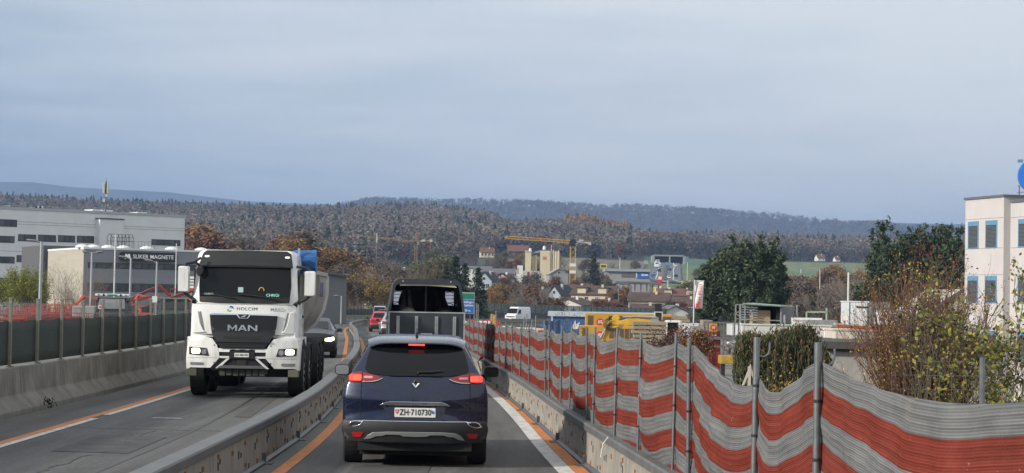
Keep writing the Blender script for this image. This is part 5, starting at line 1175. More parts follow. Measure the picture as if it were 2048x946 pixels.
def tree(name, h, seed, cols=None, nleaf=3, lsize=.12, lspread=.25, twig=None, lev=4, **kw):
    rs = np.random.default_rng(seed); tr_, tw_, tips = branches(h, rs, levels=lev, **kw); e = empty(name)
    seg_mesh(tr_, 6).build('trunk', kw.get('bk') or bark, e, smooth=True)
    tm = twig or bark; mb = seg_mesh(tw_, 3)
    if cols is not None:
        v, f, cc = leaf_faces(tips, nleaf, lsize, lspread, cols, rs)
        cr = npmesh('crown', v, f, leafm, cc, parent=e); tb_ = mb.build('twigs', tm, cr)
    else: mb.build('crown', tm, e)
    return e
def conifer(name, h, seed, wid=.2, cols=((.02, .035, .018),), droopy=.25, dens=1.0, bare=.06, ragged=.25, lsz=.16):
    rs = np.random.default_rng(seed); e = empty(name); mb = MB(); mb.tube([(0, 0, 0), (0, 0, h * .5), (0, 0, h * .97)], [h * .016, h * .01, h * .002], 7); mb.build('trunk', bark, e, smooth=True)
    cs = []; mb = MB(); n = int(h * 9 * dens)
    for i in range(n):
        t = bare + (1 - bare) * (i / n); a = i * 2.4 + rs.random(); rad = h * wid * (1 - t) ** .75 * (1 - ragged + 2 * ragged * rs.random()) + .12; z0 = h * t
        tip = np.array([math.cos(a) * rad, math.sin(a) * rad, z0 - rad * droopy + .1 * rs.random()])
        mb.bar((0, 0, z0), tuple(tip), .03, .03)
        for s_ in np.arange(.25, 1.01, .22 / max(rad, .4) if rad > .5 else .35): cs.append(np.array([0, 0, z0]) * (1 - s_) + tip * s_)
    v, f, cc = leaf_faces(cs, 7, lsz, .17, cols, rs, squash=.6, droop=.1, long=1.3); c = npmesh('crown', v, f, leafm, cc, parent=e); mb.build('limbs', bark, c); return e
def pine(name, h, seed, rad, zc, zr, nclump, cols, lsz=.15, lobes=9):
    """broad pine: several leaders, crown made of upturned needle tufts at the ends of limbs"""
    rs = np.random.default_rng(seed); e = empty(name); mb = MB(); top = []
    mb.tube([(0, 0, 0), (.1, 0, h * .3), (.05, .1, h * .55)], [h * .022, h * .018, h * .012], 8)
    L_ = []
    for k in range(lobes):
        a = 2 * PI * k / lobes + rs.random(); rr = rad * (.0 if k == 0 else .35 + .3 * rs.random()); c = np.array([math.cos(a) * rr, math.sin(a) * rr, zc + zr * (rs.random() * 1.1 - .55 + (.35 if k == 0 else 0))]); L_.append((c, rad * (.42 + .2 * rs.random()), zr * (.42 + .2 * rs.random()))); mb.tube([(.05, .05, h * (.25 + .2 * rs.random())), tuple(c * np.array([.6, .6, .8])), tuple(c)], [h * .008, h * .006, h * .003], 6)
    mb.build('trunk', bark, e, smooth=True); cs = []; lm = MB()
    while len(cs) < nclump:
        c, r_, z_ = L_[rs.integers(len(L_))]; d = rs.normal(size=3); d /= np.linalg.norm(d); k = (.3 + .78 * rs.random() ** .6); p = c + d * np.array([r_, r_, z_]) * k
        if p[2] < h * .16: continue
        cs.append(p); cs.append(p + np.array([0, 0, .18]) + rs.normal(size=3) * .05)
        if rs.random() < .35: lm.bar(tuple(c * .5 + p * .5 - np.array([0, 0, .3])), tuple(p), .04, .04)
    v, f, cc = leaf_faces(cs, 16, lsz, .17, cols, rs, squash=1.25, long=1.5); cr = npmesh('crown', v, f, leafm, cc, parent=e); lm.build('limbs', bark, cr); return e
def shrub(name, h, w_, seed, nstem, cols, nleaf, lsize, lspread, lev=2, stemr=.008, twm=None, spread=.35, upfrac=1.0, leafy_top=0.0, nb=(4, 4), base=None):
    rs = np.random.default_rng(seed); e = empty(name); segs = []; tips = []
    for k in range(nstem):
        a = rs.random() * 2 * PI; rr = w_ * .3 * rs.random() ** .5; lean = rs.normal() * .14 + .45 * w_ / h * math.cos(a) * rr / (w_ * .3)
        t1, t2, tp = branches(h * (.75 + .45 * rs.random()) * 1.45, rs, levels=lev, spread=spread, trunk_r=stemr / h, first=.2, nb=nb, up=.5, rmin=.0035, lean=lean)
        off = np.array([math.cos(a) * rr, math.sin(a) * rr, 0])
        for pts, r0, r1 in t1 + t2: segs.append(([p + off for p in pts], r0, r1))
        tips += [p + off for p in tp]
    st_ = seg_mesh(segs, 4).build('stems', twm or bark, e)
    if cols is not None:
        tips = np.array(tips)
        if leafy_top: tips = tips[tips[:, 2] > h * leafy_top]
        v, f, cc = leaf_faces(tips, nleaf, lsize, lspread, cols, rs); npmesh('leaves', v, f, leafm, cc, parent=e)
    return e
def drop(o): 
    for c in children(o): drop(c)
    bpy.data.objects.remove(o)
GB = ((.12, .09, .07), (.14, .10, .065), (.10, .085, .07)); OR = ((.21, .115, .035), (.16, .09, .03), (.26, .15, .05)); RB_ = ((.15, .065, .035), (.19, .085, .04), (.11, .055, .035)); GO = ((.26, .175, .045), (.20, .13, .04), (.14, .095, .04)); OL = ((.10, .10, .04), (.14, .12, .05), (.08, .085, .035))
greyt = mat('grey_twigs', (.20, .17, .145), rough=.95, var=.25); brownt = mat('brown_twigs', (.13, .095, .07), rough=.95, var=.25)
PR = {
    'bare': [tree('bare_tree', 12, 40 + i, None, twig=(greyt, brownt)[i % 2], nb=(7, 5, 5), rmin=.02, trunk_r=.014, spread=.6) for i in range(3)],
    'fuzzy': [tree('brown_tree', 12, 50 + i, GB, 5, .17, .45, twig=greyt, nb=(6, 5, 4), rmin=.02, trunk_r=.013) for i in range(3)],
    'orange': [tree('autumn_tree', 11, 60 + i, OR, 5, .16, .4, twig=brownt, nb=(6, 5, 4), rmin=.02, trunk_r=.013) for i in range(2)],
    'golden': [tree('golden_tree', 10, 70 + i, GO, 3, .14, .38, twig=brownt, nb=(6, 5, 4), rmin=.018, trunk_r=.012) for i in range(2)],
    'rust': [tree('rusty_tree', 11, 80 + i, RB_, 6, .16, .4, twig=brownt, nb=(6, 5, 4), rmin=.02, trunk_r=.013) for i in range(2)],
    'olive': [tree('olive_tree', 11, 90 + i, OL, 6, .16, .4, twig=brownt, nb=(6, 5, 4), rmin=.02, trunk_r=.013) for i in range(2)],
    'spruce': [conifer('spruce_tree', 12, 95, wid=.22)],
}
for k in PR:
    for o in PR[k]: KIDS[o.name] = children(o)
trn = random.Random(12); used_t = set()
def put(kind, px, ytop, Y, label, cat='tree', group=None, wf=1.0, zb=None):
    """stand a tree of this kind at depth Y so that its top reaches ytop"""
    src = trn.choice(PR[kind]); pt = P(px, ytop, Y); z0 = landz(pt.x, Y) - .2 if zb is None else zb; real = max(c[2] for c in TOPZ[src.name]) if False else TOPH[src.name]
    s = (pt.z - z0) / real; c = copy_tree(src, None, (pt.x, Y, z0), trn.uniform(0, 6.28), scale=(s * wf, s * wf, s)); c.name = src.name.split('.')[0]; tag(c, label, cat, group); return c
def topz(o):
    m_ = 0
    for c in children(o):
        if c.type == 'MESH':
            a = np.zeros(len(c.data.vertices) * 3); c.data.vertices.foreach_get('co', a); m_ = max(m_, float(np.percentile(a[2::3], 99.5)))
        m_ = max(m_, topz(c))
    return m_
TOPH = {o.name: topz(o) for k in PR for o in PR[k]}

# thickets and woods' edge behind the left wall
g1 = 'trees of the thicket beyond the left wall'
for i in range(34):
    px = 560 + i * 7.2 + trn.uniform(-5, 5); Y = trn.uniform(360, 640); k = trn.choice(['bare', 'fuzzy', 'fuzzy', 'golden', 'bare', 'orange'])
    yt = np.interp(px, [560, 640, 700, 760, 800], [478, 500, 512, 525, 530]) + trn.uniform(-14, 22)
    put(k, px, yt, Y, {'bare': 'leafless grey tree in the thicket behind the left wall and the white truck', 'fuzzy': 'brown tree in the thicket behind the left wall and the white truck', 'golden': 'golden leaved tree in the thicket behind the left wall', 'orange': 'orange leaved tree in the thicket behind the left wall'}[k], group=g1, wf=1.05)
for px, yt, Y, k in ((690, 552, 300, 'golden'), (705, 548, 310, 'golden'), (722, 560, 300, 'fuzzy'), (742, 556, 305, 'golden'), (757, 566, 290, 'golden'), (672, 560, 320, 'fuzzy'), (775, 552, 320, 'golden')):
    put(k, px, yt, Y, 'low golden brown bushy tree right above the far left fence, near the grey hall' if px < 715 else 'low golden brown bushy tree right above the far left fence, near the silver car', group='low trees above the far left fence', wf=1.15)
put('orange', 402, 452, 430, 'large orange brown tree rising behind the right end of the big grey building', wf=1.7)
put('rust', 378, 468, 410, 'rusty leaved tree close beside the right end of the big grey building', wf=1.4)
put('bare', 438, 458, 440, 'bare brown tree just above the left corner of the truck cab', wf=1.5)
put('rust', 560, 480, 420, 'rust red tree seen above the right half of the truck visor', wf=1.5)
put('fuzzy', 610, 462, 430, 'broad dark brown tree rising above the blue tarpaulin of the truck', wf=1.7)
put('orange', 590, 480, 400, 'orange brown tree just behind the blue tarpaulin of the truck', wf=1.4)
put('bare', 795, 516, 330, 'large spreading bare tree behind the left top corner of the horse trailer', wf=1.3)
put('bare', 836, 520, 345, 'bare spreading tree directly above the horse trailer roof', wf=1.2)
put('olive', 845, 512, 520, 'round grey green tree above the right half of the horse trailer', wf=1.3)
put('olive', 588 + 180, 520, 640, 'grey green tree at the village edge left of the crane foot', wf=1.2)
# spruces right of the trailer
for px, yt, Y, wf, l_ in ((912, 514, 300, 1.25, 'tallest dark spruce just right of the horse trailer top'), (893, 532, 305, .9, 'smaller dark spruce touching the horse trailer roof corner'), (930, 528, 310, 1.1, 'dark spruce between the tallest one and the green and blue sign'), (957, 536, 290, 1.15, 'narrow dark spruce standing behind the green and blue road sign')):
    put('spruce', px, yt, Y, l_, group=None, wf=wf)
g2 = 'autumn trees behind the white van'
for i in range(26):
    px = 955 + i * 6.3 + trn.uniform(-4, 4); Y = trn.uniform(365, 430); k = trn.choice(['golden', 'orange', 'fuzzy', 'bare', 'fuzzy']) if px < 1040 else trn.choice(['bare', 'fuzzy', 'bare', 'fuzzy', 'rust'])
    yt = np.interp(px, [955, 985, 1040, 1090, 1120], [585, 578, 566, 580, 598]) + trn.uniform(-12, 16)
    put(k, px, yt, max(Y, 1.0), {'golden': 'golden tree in the thicket behind the white van', 'orange': 'orange tree in the thicket behind the white van', 'fuzzy': 'dense brown tree in the thicket behind the white van', 'bare': 'leafless tree in the thicket behind the white van', 'rust': 'rusty tree in the thicket behind the white van'}[k], group=g2, wf=1.2)
# village trees
for i in range(60):
    px = trn.uniform(790, 1560); Y = trn.uniform(560, 1000); k = trn.choice(['bare', 'fuzzy', 'fuzzy', 'rust', 'olive', 'golden'])
    if 1015 < px < 1130 and Y < 820: Y = 850
    pz = P(px, hor(px), Y); zb = landz(pz.x, Y); hh = trn.uniform(7, 13); yt = hor(px) - (zb + hh - 2.2) / Y * F
    if 1285 < px < 1370 and Y > 700: continue
    put(k, px, yt, Y, {'bare': 'leafless tree standing among the village houses', 'fuzzy': 'brown tree standing among the village houses', 'rust': 'rust coloured tree standing among the village houses', 'olive': 'grey green tree standing among the village houses', 'golden': 'golden tree standing among the village houses'}[k], group='trees among the village houses', wf=1.1)
for i in range(16): put(trn.choice(['bare', 'fuzzy', 'fuzzy', 'rust']), 985 + i * 9.5, trn.uniform(545, 572), trn.uniform(570, 640), '%s bushy brown tree from the left before the foot of the silos' % (['first'] + ORD[1:])[i], group='trees before the silos', wf=1.2)
put('spruce', 1188, 505, 640, 'single tall dark spruce right of the big crane tower', wf=1.0)
put('rust', 1241, 490, 1350, 'lone reddish tree on the field edge left of the motorway', wf=1.8)
put('orange', 1178, 568, 560, 'bright orange tree behind the brown roofed apartment house', wf=1.4)
put('orange', 1252, 574, 520, 'orange tree left of the long yellow apartment block', wf=1.1)
for px, yt, Y, k in ((1205, 600, 430, 'rust'), (1222, 603, 430, 'rust'), (1240, 604, 425, 'rust'), (1342, 600, 450, 'fuzzy'), (1372, 604, 455, 'rust')):
    put(k, px, yt, Y, 'low rusty shrub tree between the village houses and the noise barrier', group='shrub trees behind the noise barrier', wf=1.3)
for px, yt, Y in ((1648, 538, 760), (1668, 530, 770), (1690, 545, 750), (1575, 552, 700)): put('orange', px, yt, Y, 'hazy pale orange willow in the field below the far farmhouse', group='pale orange willows in the field', wf=1.5)
for i in range(26):
    px = 1560 + i * 7 + trn.uniform(-5, 5); put(trn.choice(['bare', 'bare', 'fuzzy']), px, trn.uniform(552, 585), trn.uniform(270, 340), '%s leafless tree from the left between the two dark pine groups' % (ORD[i] if i else 'first'), group='bare trees between the pine groups', wf=1.15)
for i in range(14):
    px = 1400 + i * 20; put('fuzzy', px, trn.uniform(590, 612), trn.uniform(300, 400), 'brown hedge tree low behind the building yard', group='low hedge trees behind the yard', wf=1.3)
for k in PR:
    for o in PR[k]: drop(o)
KIDS.clear()
# big pines
PC = ((.034, .058, .024), (.046, .075, .03), (.022, .038, .018), (.075, .10, .042))
def stand(o, px, Y, label, zoff=0, group=None):
    pt = P(px, hor(px), Y); z0 = landz(pt.x, Y); o.location = (pt.x, Y, z0 - .2 + zoff); tag(o, label, 'tree' if 'tree' in o.name or 'pine' in o.name else 'shrub', group); return o
stand(pine('pine_tree', 13.2, 3, 3.5, 8.3, 5.2, 900, PC, lobes=15), 1506, 215, 'tallest broad dark pine in the middle group right of the white banner')
stand(pine('pine_tree', 12.4, 4, 2.9, 7.6, 4.8, 620, PC, lobes=12), 1458, 220, 'dark pine forming the left flank of the middle pine group')
stand(pine('pine_tree', 9.6, 5, 1.7, 6.6, 3.0, 240, PC, lobes=9), 1422, 217, 'small dark pine leaning out at the far left of the middle group')
stand(pine('pine_tree', 11.4, 6, 2.2, 7.2, 4.2, 560, PC, lobes=11), 1536, 222, 'dark pine forming the right flank of the middle pine group')
stand(pine('pine_tree', 15.0, 13, 2.9, 8.6, 5.9, 700, PC, lobes=14), 1778, 225, 'left pine of the dark group before the white office building')
stand(pine('pine_tree', 15.2, 14, 2.8, 8.9, 6.0, 660, PC, lobes=13), 1834, 228, 'middle pine of the dark group before the white office building')
stand(pine('pine_tree', 14.8, 15, 2.5, 8.6, 5.8, 700, PC, lobes=12), 1888, 226, 'right pine of the dark group touching the white office building')
stand(pine('pine_tree', 9.2, 16, 2.1, 5.2, 3.6, 380, PC, lobes=9), 1738, 222, 'low outer pine at the left of the right dark group')
# left yard greenery
def at_g(o, px, Y, label, cat='shrub', dz=0): pt = P(px, hor(px), Y); o.location = (pt.x, Y, landz(pt.x, Y) + dz); return tag(o, label, cat)
at_g(shrub('green_shrub', 2.9, 3.6, 31, 34, ((.19, .21, .035), (.25, .25, .05), (.13, .15, .03)), 14, .055, .16, lev=2, nb=(5, 4)), 38, 170, 'bright yellow green leafy shrub below the left end of the grey building')
at_g(shrub('bare_shrub', 3.6, 4.6, 32, 22, None, 0, 0, 0, lev=3, twm=greyt, spread=.5, nb=(5, 4)), 140, 150, 'leafless tangled grey shrub before the beige wall of the annexe')
at_g(shrub('bare_shrub', 2.2, 3.2, 33, 20, None, 0, 0, 0, lev=3, twm=brownt, spread=.6, nb=(5, 4)), 178, 152, 'low brown tangled shrub beside the red machines')
# near plants on the bank beyond the net
def near(o, px, Y, z, label, cat='shrub', ytop=None):
    pt = P(px, ytop or hor(px), Y); o.location = (pt.x, Y, z)
    if ytop: s = (pt.z - z) / topz(o); o.scale = (s, s, s)
    return tag(o, label, cat)
near(shrub('bushy_shrub', 2.9, 1.15, 41, 84, ((.22, .13, .05), (.15, .09, .045), (.30, .24, .04)), 1, .022, .05, lev=3, stemr=.017, twm=mat('shrub_twigs', (.15, .078, .05), rough=.95, var=.3, scale=10), spread=.32, nb=(5, 4, 3)), 1838, 29, -.55, 'large twiggy brown shrub with few leaves behind the near end of the net', ytop=535)
near(shrub('leafy_shrub', 2.7, .7, 42, 8, ((.26, .24, .03), (.38, .27, .03), (.16, .17, .03)), 3, .03, .07, lev=2, stemr=.009, spread=.3, leafy_top=1.3), 1858, 28, .1, 'yellow green leaves topping the middle of the twiggy shrub', ytop=500)
near(shrub('leafy_shrub', 2.6, .8, 43, 12, ((.085, .105, .022), (.13, .14, .03), (.24, .20, .03)), 6, .042, .08, lev=2, stemr=.009, spread=.45, leafy_top=.3), 1985, 25, -.2, 'green and yellow leafy shrub before the white office building', ytop=528)
near(shrub('red_maple', 2.3, .7, 44, 4, ((.30, .02, .03), (.22, .015, .03), (.40, .05, .04)), 1, .020, .05, lev=2, stemr=.008, spread=.5, leafy_top=.3, nb=(4, 4)), 2030, 27, .3, 'thin red leaved maple at the right picture edge', 'tree', ytop=500)
near(shrub('red_maple', 1.9, .5, 45, 6, ((.24, .03, .03), (.16, .03, .03)), 3, .024, .06, lev=2, stemr=.008, spread=.4, leafy_top=.5), 1888, 31, 1.0, 'dark red foliage between the pines and the yellow topped shrub', 'tree', ytop=480)
rsn = np.random.default_rng(77)
hd = empty('thuja_hedge', (P(1565, 600, 46).x, 46, -1.6), 0, 'clipped dark green conifer hedge with reddish tips behind the net', 'hedge')
segs = []; tips = []
for i in range(1100):
    x = rsn.uniform(-1.03, 1.03); y = rsn.uniform(-.5, .5); top = 3.05 + .12 * math.sin(x * 3) - .42 * sstep(.62, 1.05, x) - .08 * sstep(.8, 1.03, -x) + rsn.normal() * .06; z0 = rsn.uniform(.2, top - .4)
    if rsn.random() < .45: z0 = top - rsn.uniform(.2, .6)
    tips += [np.array([x * (1 - .02 * k), y * .9, z0 + k * .13 * (1 if z0 + .4 < top else 1)]) for k in range(4) if z0 + k * .13 < top]
    segs.append(([np.array([x, y, max(0, z0 - .2)]), np.array([x, y, z0 + .2]), np.array([x + rsn.normal() * .03, y, min(top, z0 + .5)])], .008, .003))
v, f, cc = leaf_faces(tips, 15, .022, .055, ((.045, .06, .02), (.06, .07, .022), (.035, .048, .017)), rsn, squash=1.8, long=2.6, vert=3)
zc_ = v.reshape(-1, 4, 3).mean(1)[:, 2]; rk = rsn.random(len(cc)); cc = np.where(((rk < .26) & (zc_ > 2.6))[:, None] | (rk < .05)[:, None], np.array([.12, .062, .032]) * rsn.uniform(.6, 1.2, len(cc))[:, None], cc)
npmesh('foliage', v, f, leafm, cc, parent=hd); seg_mesh(segs, 3).build('stems', brownt, hd)
for px, zt, i in ((1533, 1.2, 0), (1546, .6, 1), (1568, 1.75, 2), (1556, .9, 3), (1590, .7, 4), (1512, .5, 5)):
    near(shrub('yellow_shoot', zt + .9, .18, 100 + i, 2, ((.34, .24, .03), (.28, .17, .03), (.18, .14, .03)), 3, .035, .045, lev=1, stemr=.005, spread=.5, nb=(9,)), px, 40, -.7, ['second tall', 'short', 'tallest', 'thin', 'right hand', 'low left hand'][i] + ' yellow leaved shoot standing before the dark hedge', 'plant', ytop=hor(px) - (zt - 2.2) / 40 * F)
near(shrub('dark_bush', 1.5, 1.9, 46, 34, ((.07, .025, .02), (.10, .04, .03), (.05, .02, .02)), 5, .04, .07, lev=2, stemr=.007, spread=.5), 1345, 62, -.35, 'dark red brown bush showing over the net left of its third pole', ytop=652)
near(shrub('dark_bush', 1.1, .8, 47, 14, ((.30, .14, .03), (.10, .04, .03), (.05, .02, .02)), 5, .04, .07, lev=2, stemr=.007, spread=.5), 1387, 60, .1, 'small brown and orange bush right behind the third pole from the right', ytop=655)
for i, (px, yt, Y) in enumerate(((1110, 620, 120), (1128, 615, 121), (1092, 640, 118))):
    pt = P(px, yt, Y); near(shrub('young_tree', pt.z + 3.0, .9, 50 + i, 4, OL, 3, .06, .14, lev=2, stemr=.012, spread=.35), px, Y, -3.0, ['slender', 'tallest slender', 'short slender'][i] + ' sapling with sparse olive leaves before the blue site shed', 'tree', ytop=yt)
# field layer of ground plants on the bank by the net
bank = []; rs2 = np.random.default_rng(9)
for _ in range(5200):
    y = rs2.uniform(9, 95); x = X(BAR, y) + .5 + abs(rs2.normal()) * 3.2; bank.append((x, y, landz(x, y) + rs2.random() * .25))
v, f, cc = leaf_faces(bank, 5, .09, .16, ((.05, .055, .02), (.10, .08, .035), (.14, .10, .04), (.04, .05, .02)), rs2, squash=1.2, long=1.6)
o = npmesh('bank_weeds', v, f, leafm, cc); tag(o, 'rough brown and green weeds covering the bank behind the net', 'weeds', kind='stuff')
# ================================================================== buildings
winm = mat('window_pane', (.03, .035, .04), rough=.12, var=.3, scale=1); winl = mat('curtained_pane', (.22, .22, .21), rough=.3, var=.3, scale=1)
framew = mat('white_frame', (.6, .6, .58), rough=.6, var=.05)
def houseset(name, px, Y, w_, d_, y_eave, y_ridge, yaw, wall, roof, label, cat='house', floors=2, nwin=4, gable_front=False, shutters=None, chimney=1, over=.4, winh=1.15, balcony=0, ybase=None, dormer=0, hip=0, group=None, winw=.9):
    """house whose long side faces the viewer (ridge along local x), or its gable when gable_front"""
    pe = P(px, y_eave, Y); pr = P(px, y_ridge, Y); gz = landz(pe.x, Y) - .3 if ybase is None else P(px, ybase, Y).z; e = empty(name, (pe.x, Y, gz), yaw, label, cat, group)
    he = pe.z - gz; hr = pr.z - gz; hw, hd = w_ / 2, d_ / 2
    mb = MB(); mb.box(-hw, hw, 0, d_, 0, he)
    if hip == 0:
        if gable_front: mb.add([(-hw, 0, he), (hw, 0, he), (0, 0, hr), (-hw, d_, he), (hw, d_, he), (0, d_, hr)], [(0, 1, 2), (3, 5, 4), (0, 2, 5, 3), (1, 4, 5, 2)])
        else: mb.add([(-hw, 0, he), (-hw, d_, he), (-hw, hd, hr), (hw, 0, he), (hw, d_, he), (hw, hd, hr)], [(0, 1, 2), (3, 5, 4), (0, 2, 5, 3), (1, 4, 5, 2)])
    mb.build('wall', wall, e)
    t = .22; mb = MB(); k = over
    if gable_front:
        for sd in (-1, 1):
            sl = (hr - he) / hw; a = Vector((sd * (hw + k), 0, he - k * sl + .1)); b = Vector((0, 0, hr + .1))
            mb.add([(a.x, -k, a.z), (b.x, -k, b.z), (b.x, d_ + k, b.z), (a.x, d_ + k, a.z), (a.x, -k, a.z + t), (b.x, -k, b.z + t), (b.x, d_ + k, b.z + t), (a.x, d_ + k, a.z + t)], [(0, 1, 2, 3), (4, 7, 6, 5), (0, 4, 5, 1), (1, 5, 6, 2), (2, 6, 7, 3), (3, 7, 4, 0)])
    else:
        for s0, s1 in ((-k, hd), (d_ + k, hd)):
            sl = (hr - he) / hd; z0 = he - k * sl + .1; z1 = hr + .1; xe = hw + k; xr = xe - hip * hd
            mb.add([(-xe, s0, z0), (xe, s0, z0), (xr, s1, z1), (-xr, s1, z1), (-xe, s0, z0 + t), (xe, s0, z0 + t), (xr, s1, z1 + t), (-xr, s1, z1 + t)], [(0, 1, 2, 3), (4, 7, 6, 5), (0, 4, 5, 1), (1, 5, 6, 2), (2, 6, 7, 3), (3, 7, 4, 0)])
        if hip:
            for sd in (-1, 1): mb.add([(sd * (hw + k), -k, he), (sd * (hw + k), d_ + k, he), (sd * (hw + k - hip * hd), hd, hr + .2)], [(0, 1, 2)])
    rf = mb.build('roof', roof, e)
    for c_ in range(chimney):
        x = hw * (.35 - .8 * c_); z0 = he + (hr - he) * .6; m2 = MB(); m2.box(x - .28, x + .28, hd * .8 - .28, hd * .8 + .28, z0, hr + .6); m2.build('chimney', framew if c_ else wall, rf)
    for c_ in range(dormer):
        x = -hw * .5 + w_ * .5 * c_ / max(1, dormer - 1) * 1.0 if dormer > 1 else 0; z0 = he + .3; m2 = MB(); m2.box(x - 1.1, x + 1.1, .3, hd * .8, z0, z0 + 1.5); m2.build('dormer', wall, rf); m2 = MB(); m2.box(x - 1.4, x + 1.4, 0, hd * .9, z0 + 1.5, z0 + 1.7); m2.build('dormer_roof', roof, rf)
    fh = he / max(floors, 1) if he / max(floors, 1) < 3.4 else 3.0; rw = random.Random(int(px))
    def wins(axis, length, n, face):
        for fl in range(floors):
            zc = he - .75 - winh / 2 - fl * 2.8 + (.25 if not gable_front else 0)
            if zc < .8: continue
            for i in range(n):
                c = -length / 2 + length * (i + .5) / n; m_ = MB()
                if axis == 'x': m_.box(c - winw / 2 - .08, c + winw / 2 + .08, face - .06, face + .02, zc - winh / 2 - .08, zc + winh / 2 + .08)
                else: m_.box(face - .02 if face > 0 else face - .06, face + .06 if face > 0 else face + .02, c + hd - winw / 2 - .08, c + hd + winw / 2 + .08, zc - winh / 2 - .08, zc + winh / 2 + .08)
                fr = m_.build('window', framew, e); m_ = MB()
                if axis == 'x': m_.box(c - winw / 2, c - .03, face - .08, face - .05, zc - winh / 2, zc + winh / 2); m_.box(c + .03, c + winw / 2, face - .08, face - .05, zc - winh / 2, zc + winh / 2)
                else: f_ = face + (.07 if face > 0 else -.07); m_.box(f_ - .01, f_ + .01, c + hd - winw / 2, c + hd + winw / 2, zc - winh / 2, zc + winh / 2)
                m_.build('pane', winm if rw.random() < .75 else winl, fr)
                if shutters and axis == 'x':
                    m_ = MB(); m_.box(c - winw / 2 - .55, c - winw / 2 - .1, face - .05, face + .0, zc - winh / 2, zc + winh / 2); m_.box(c + winw / 2 + .1, c + winw / 2 + .55, face - .05, face, zc - winh / 2, zc + winh / 2); m_.build('shutter', shutters, fr)
    wins('x', w_, nwin, 0)
    if abs(yaw) > .15: wins('y', d_, max(1, int(d_ / 4)), hw if yaw < 0 else -hw) if False else wins('y', d_, max(1, int(d_ / 4)), -hw if yaw > 0 else hw)
    if gable_front and hr - he > 2:
        m_ = MB(); m_.box(-.5, .5, -.07, .02, he + .2, he + 1.2); fr = m_.build('window', framew, e); m_ = MB(); m_.box(-.4, .4, -.09, -.06, he + .3, he + 1.1); m_.build('pane', winm, fr)
    for b_ in range(balcony):
        x = -hw + w_ * (b_ + .6) / balcony * .9
        for fl in range(2):
            m_ = MB(); zc = he - 2.2 - fl * 2.8; m_.box(x - 1.7, x + 1.7, -1.2, .1, zc, zc + .15); m_.box(x - 1.7, x + 1.7, -1.25, -1.15, zc, zc + 1.0); m_.box(x - 1.7, x - 1.6, -1.2, 0, zc, zc + 1); m_.box(x + 1.6, x + 1.7, -1.2, 0, zc, zc + 1); m_.build('balcony', framew, e)
    return e
W_ = mat('white_render', (.66, .65, .61), rough=.85, var=.08, scale=.5); Cr = mat('cream_render', (.62, .55, .38), rough=.85, var=.08, scale=.5); Be = mat('beige_render', (.55, .47, .36), rough=.85, var=.1, scale=.5); Bg = mat('blue_grey_render', (.35, .42, .48), rough=.85, var=.08, scale=.5); Gy = mat('grey_render', (.30, .30, .30), rough=.85, var=.1, scale=.5)
Rb = mat('brown_tiles', (.085, .052, .042), rough=.9, var=.3, scale=.8, stretch=(1, 1, 4)); Rr = mat('red_tiles', (.145, .066, .05), rough=.9, var=.3, scale=.8, stretch=(1, 1, 4)); Rg = mat('grey_roofing', (.12, .12, .125), rough=.8, var=.25, scale=.5); Rdk = mat('dark_tiles', (.045, .04, .042), rough=.9, var=.3, scale=.8)
Gs = mat('green_shutter', (.06, .13, .09), rough=.7); Wd = mat('barn_wood', (.09, .065, .05), rough=.95, var=.3, stretch=(6, 6, .5))
houseset('house', 1131, 455, 7.6, 11, 610, 597, -.35, W_, Rb, 'white gabled house just above the blue site shed left end', floors=2, nwin=2, gable_front=True, over=.7)
houseset('house', 1108, 530, 3.8, 9, 590, 572, -.45, Bg, Rdk, 'narrow blue grey gabled house left of the brown roofed apartment house', floors=3, nwin=2, gable_front=True)
houseset('house', 1080, 535, 6.2, 8, 590, 577, .1, W_, Rdk, 'white house with dark roof left of the narrow blue grey gable', floors=2, nwin=3)
houseset('apartment_house', 1183, 520, 11.0, 11, 590, 573, -.28, Be, Rb, 'beige apartment house with brown roof, balconies and dormers right of the narrow gable', floors=4, nwin=4, balcony=2, dormer=2, chimney=1)
houseset('house', 1160, 545, 8, 9, 578, 571, .2, W_, Rb, 'house part with white dormer behind the brown roofed apartment house', floors=3, nwin=2)
houseset('house', 1211, 440, 5.2, 7, 617, 601, .0, W_, Rb, 'low house with broad brown roof right of the white gabled house', floors=1, nwin=2)
houseset('apartment_house', 1297, 480, 9.6, 9, 603, 587, -.12, Cr, Rb, 'long yellow apartment block with dark green shutters and white roof vent', floors=2, nwin=4, shutters=Gs, chimney=1)
houseset('apartment_house', 1366, 490, 10.5, 9, 611, 597, -.12, Cr, Rb, 'second yellow apartment block, left of the white banner', floors=2, nwin=5, shutters=Gs, chimney=1)
houseset('house', 1293, 425, 5.4, 6, 626, 610, 0, Be, Rb, 'low brown roofed house before the long yellow block', floors=1, nwin=2)
houseset('house', 1352, 425, 5.6, 6, 626, 613, .2, W_, Rg, 'small pale gabled house between the yellow blocks and the noise barrier', floors=1, nwin=2, gable_front=True)
houseset('house', 1358, 590, 13, 10, 592, 579, -.1, Be, Rr, 'long house with red tiled roof and white chimneys behind the yellow blocks', floors=2, nwin=5, chimney=2, dormer=2)
houseset('house', 1420, 600, 12, 10, 597, 583, .1, Be, Rr, 'red roofed house behind the foot of the middle pines', floors=2, nwin=4, chimney=1)
houseset('farmhouse', 975, 1050, 7.2, 8, 505, 496, .1, Cr, Rr, 'cream farmhouse with red roof at the upper edge of the field', floors=2, nwin=4, ybase=515)
houseset('barn', 1038, 1020, 10.5, 11, 503, 491, .1, Wd, Rr, 'large wooden barn with red brown roof behind the pale silos', floors=1, nwin=2, chimney=0, ybase=516)
houseset('house', 876, 640, 4.6, 8, 548, 533, .2, Be, Rr, 'red roofed house left of the tallest dark spruce', floors=2, nwin=2)
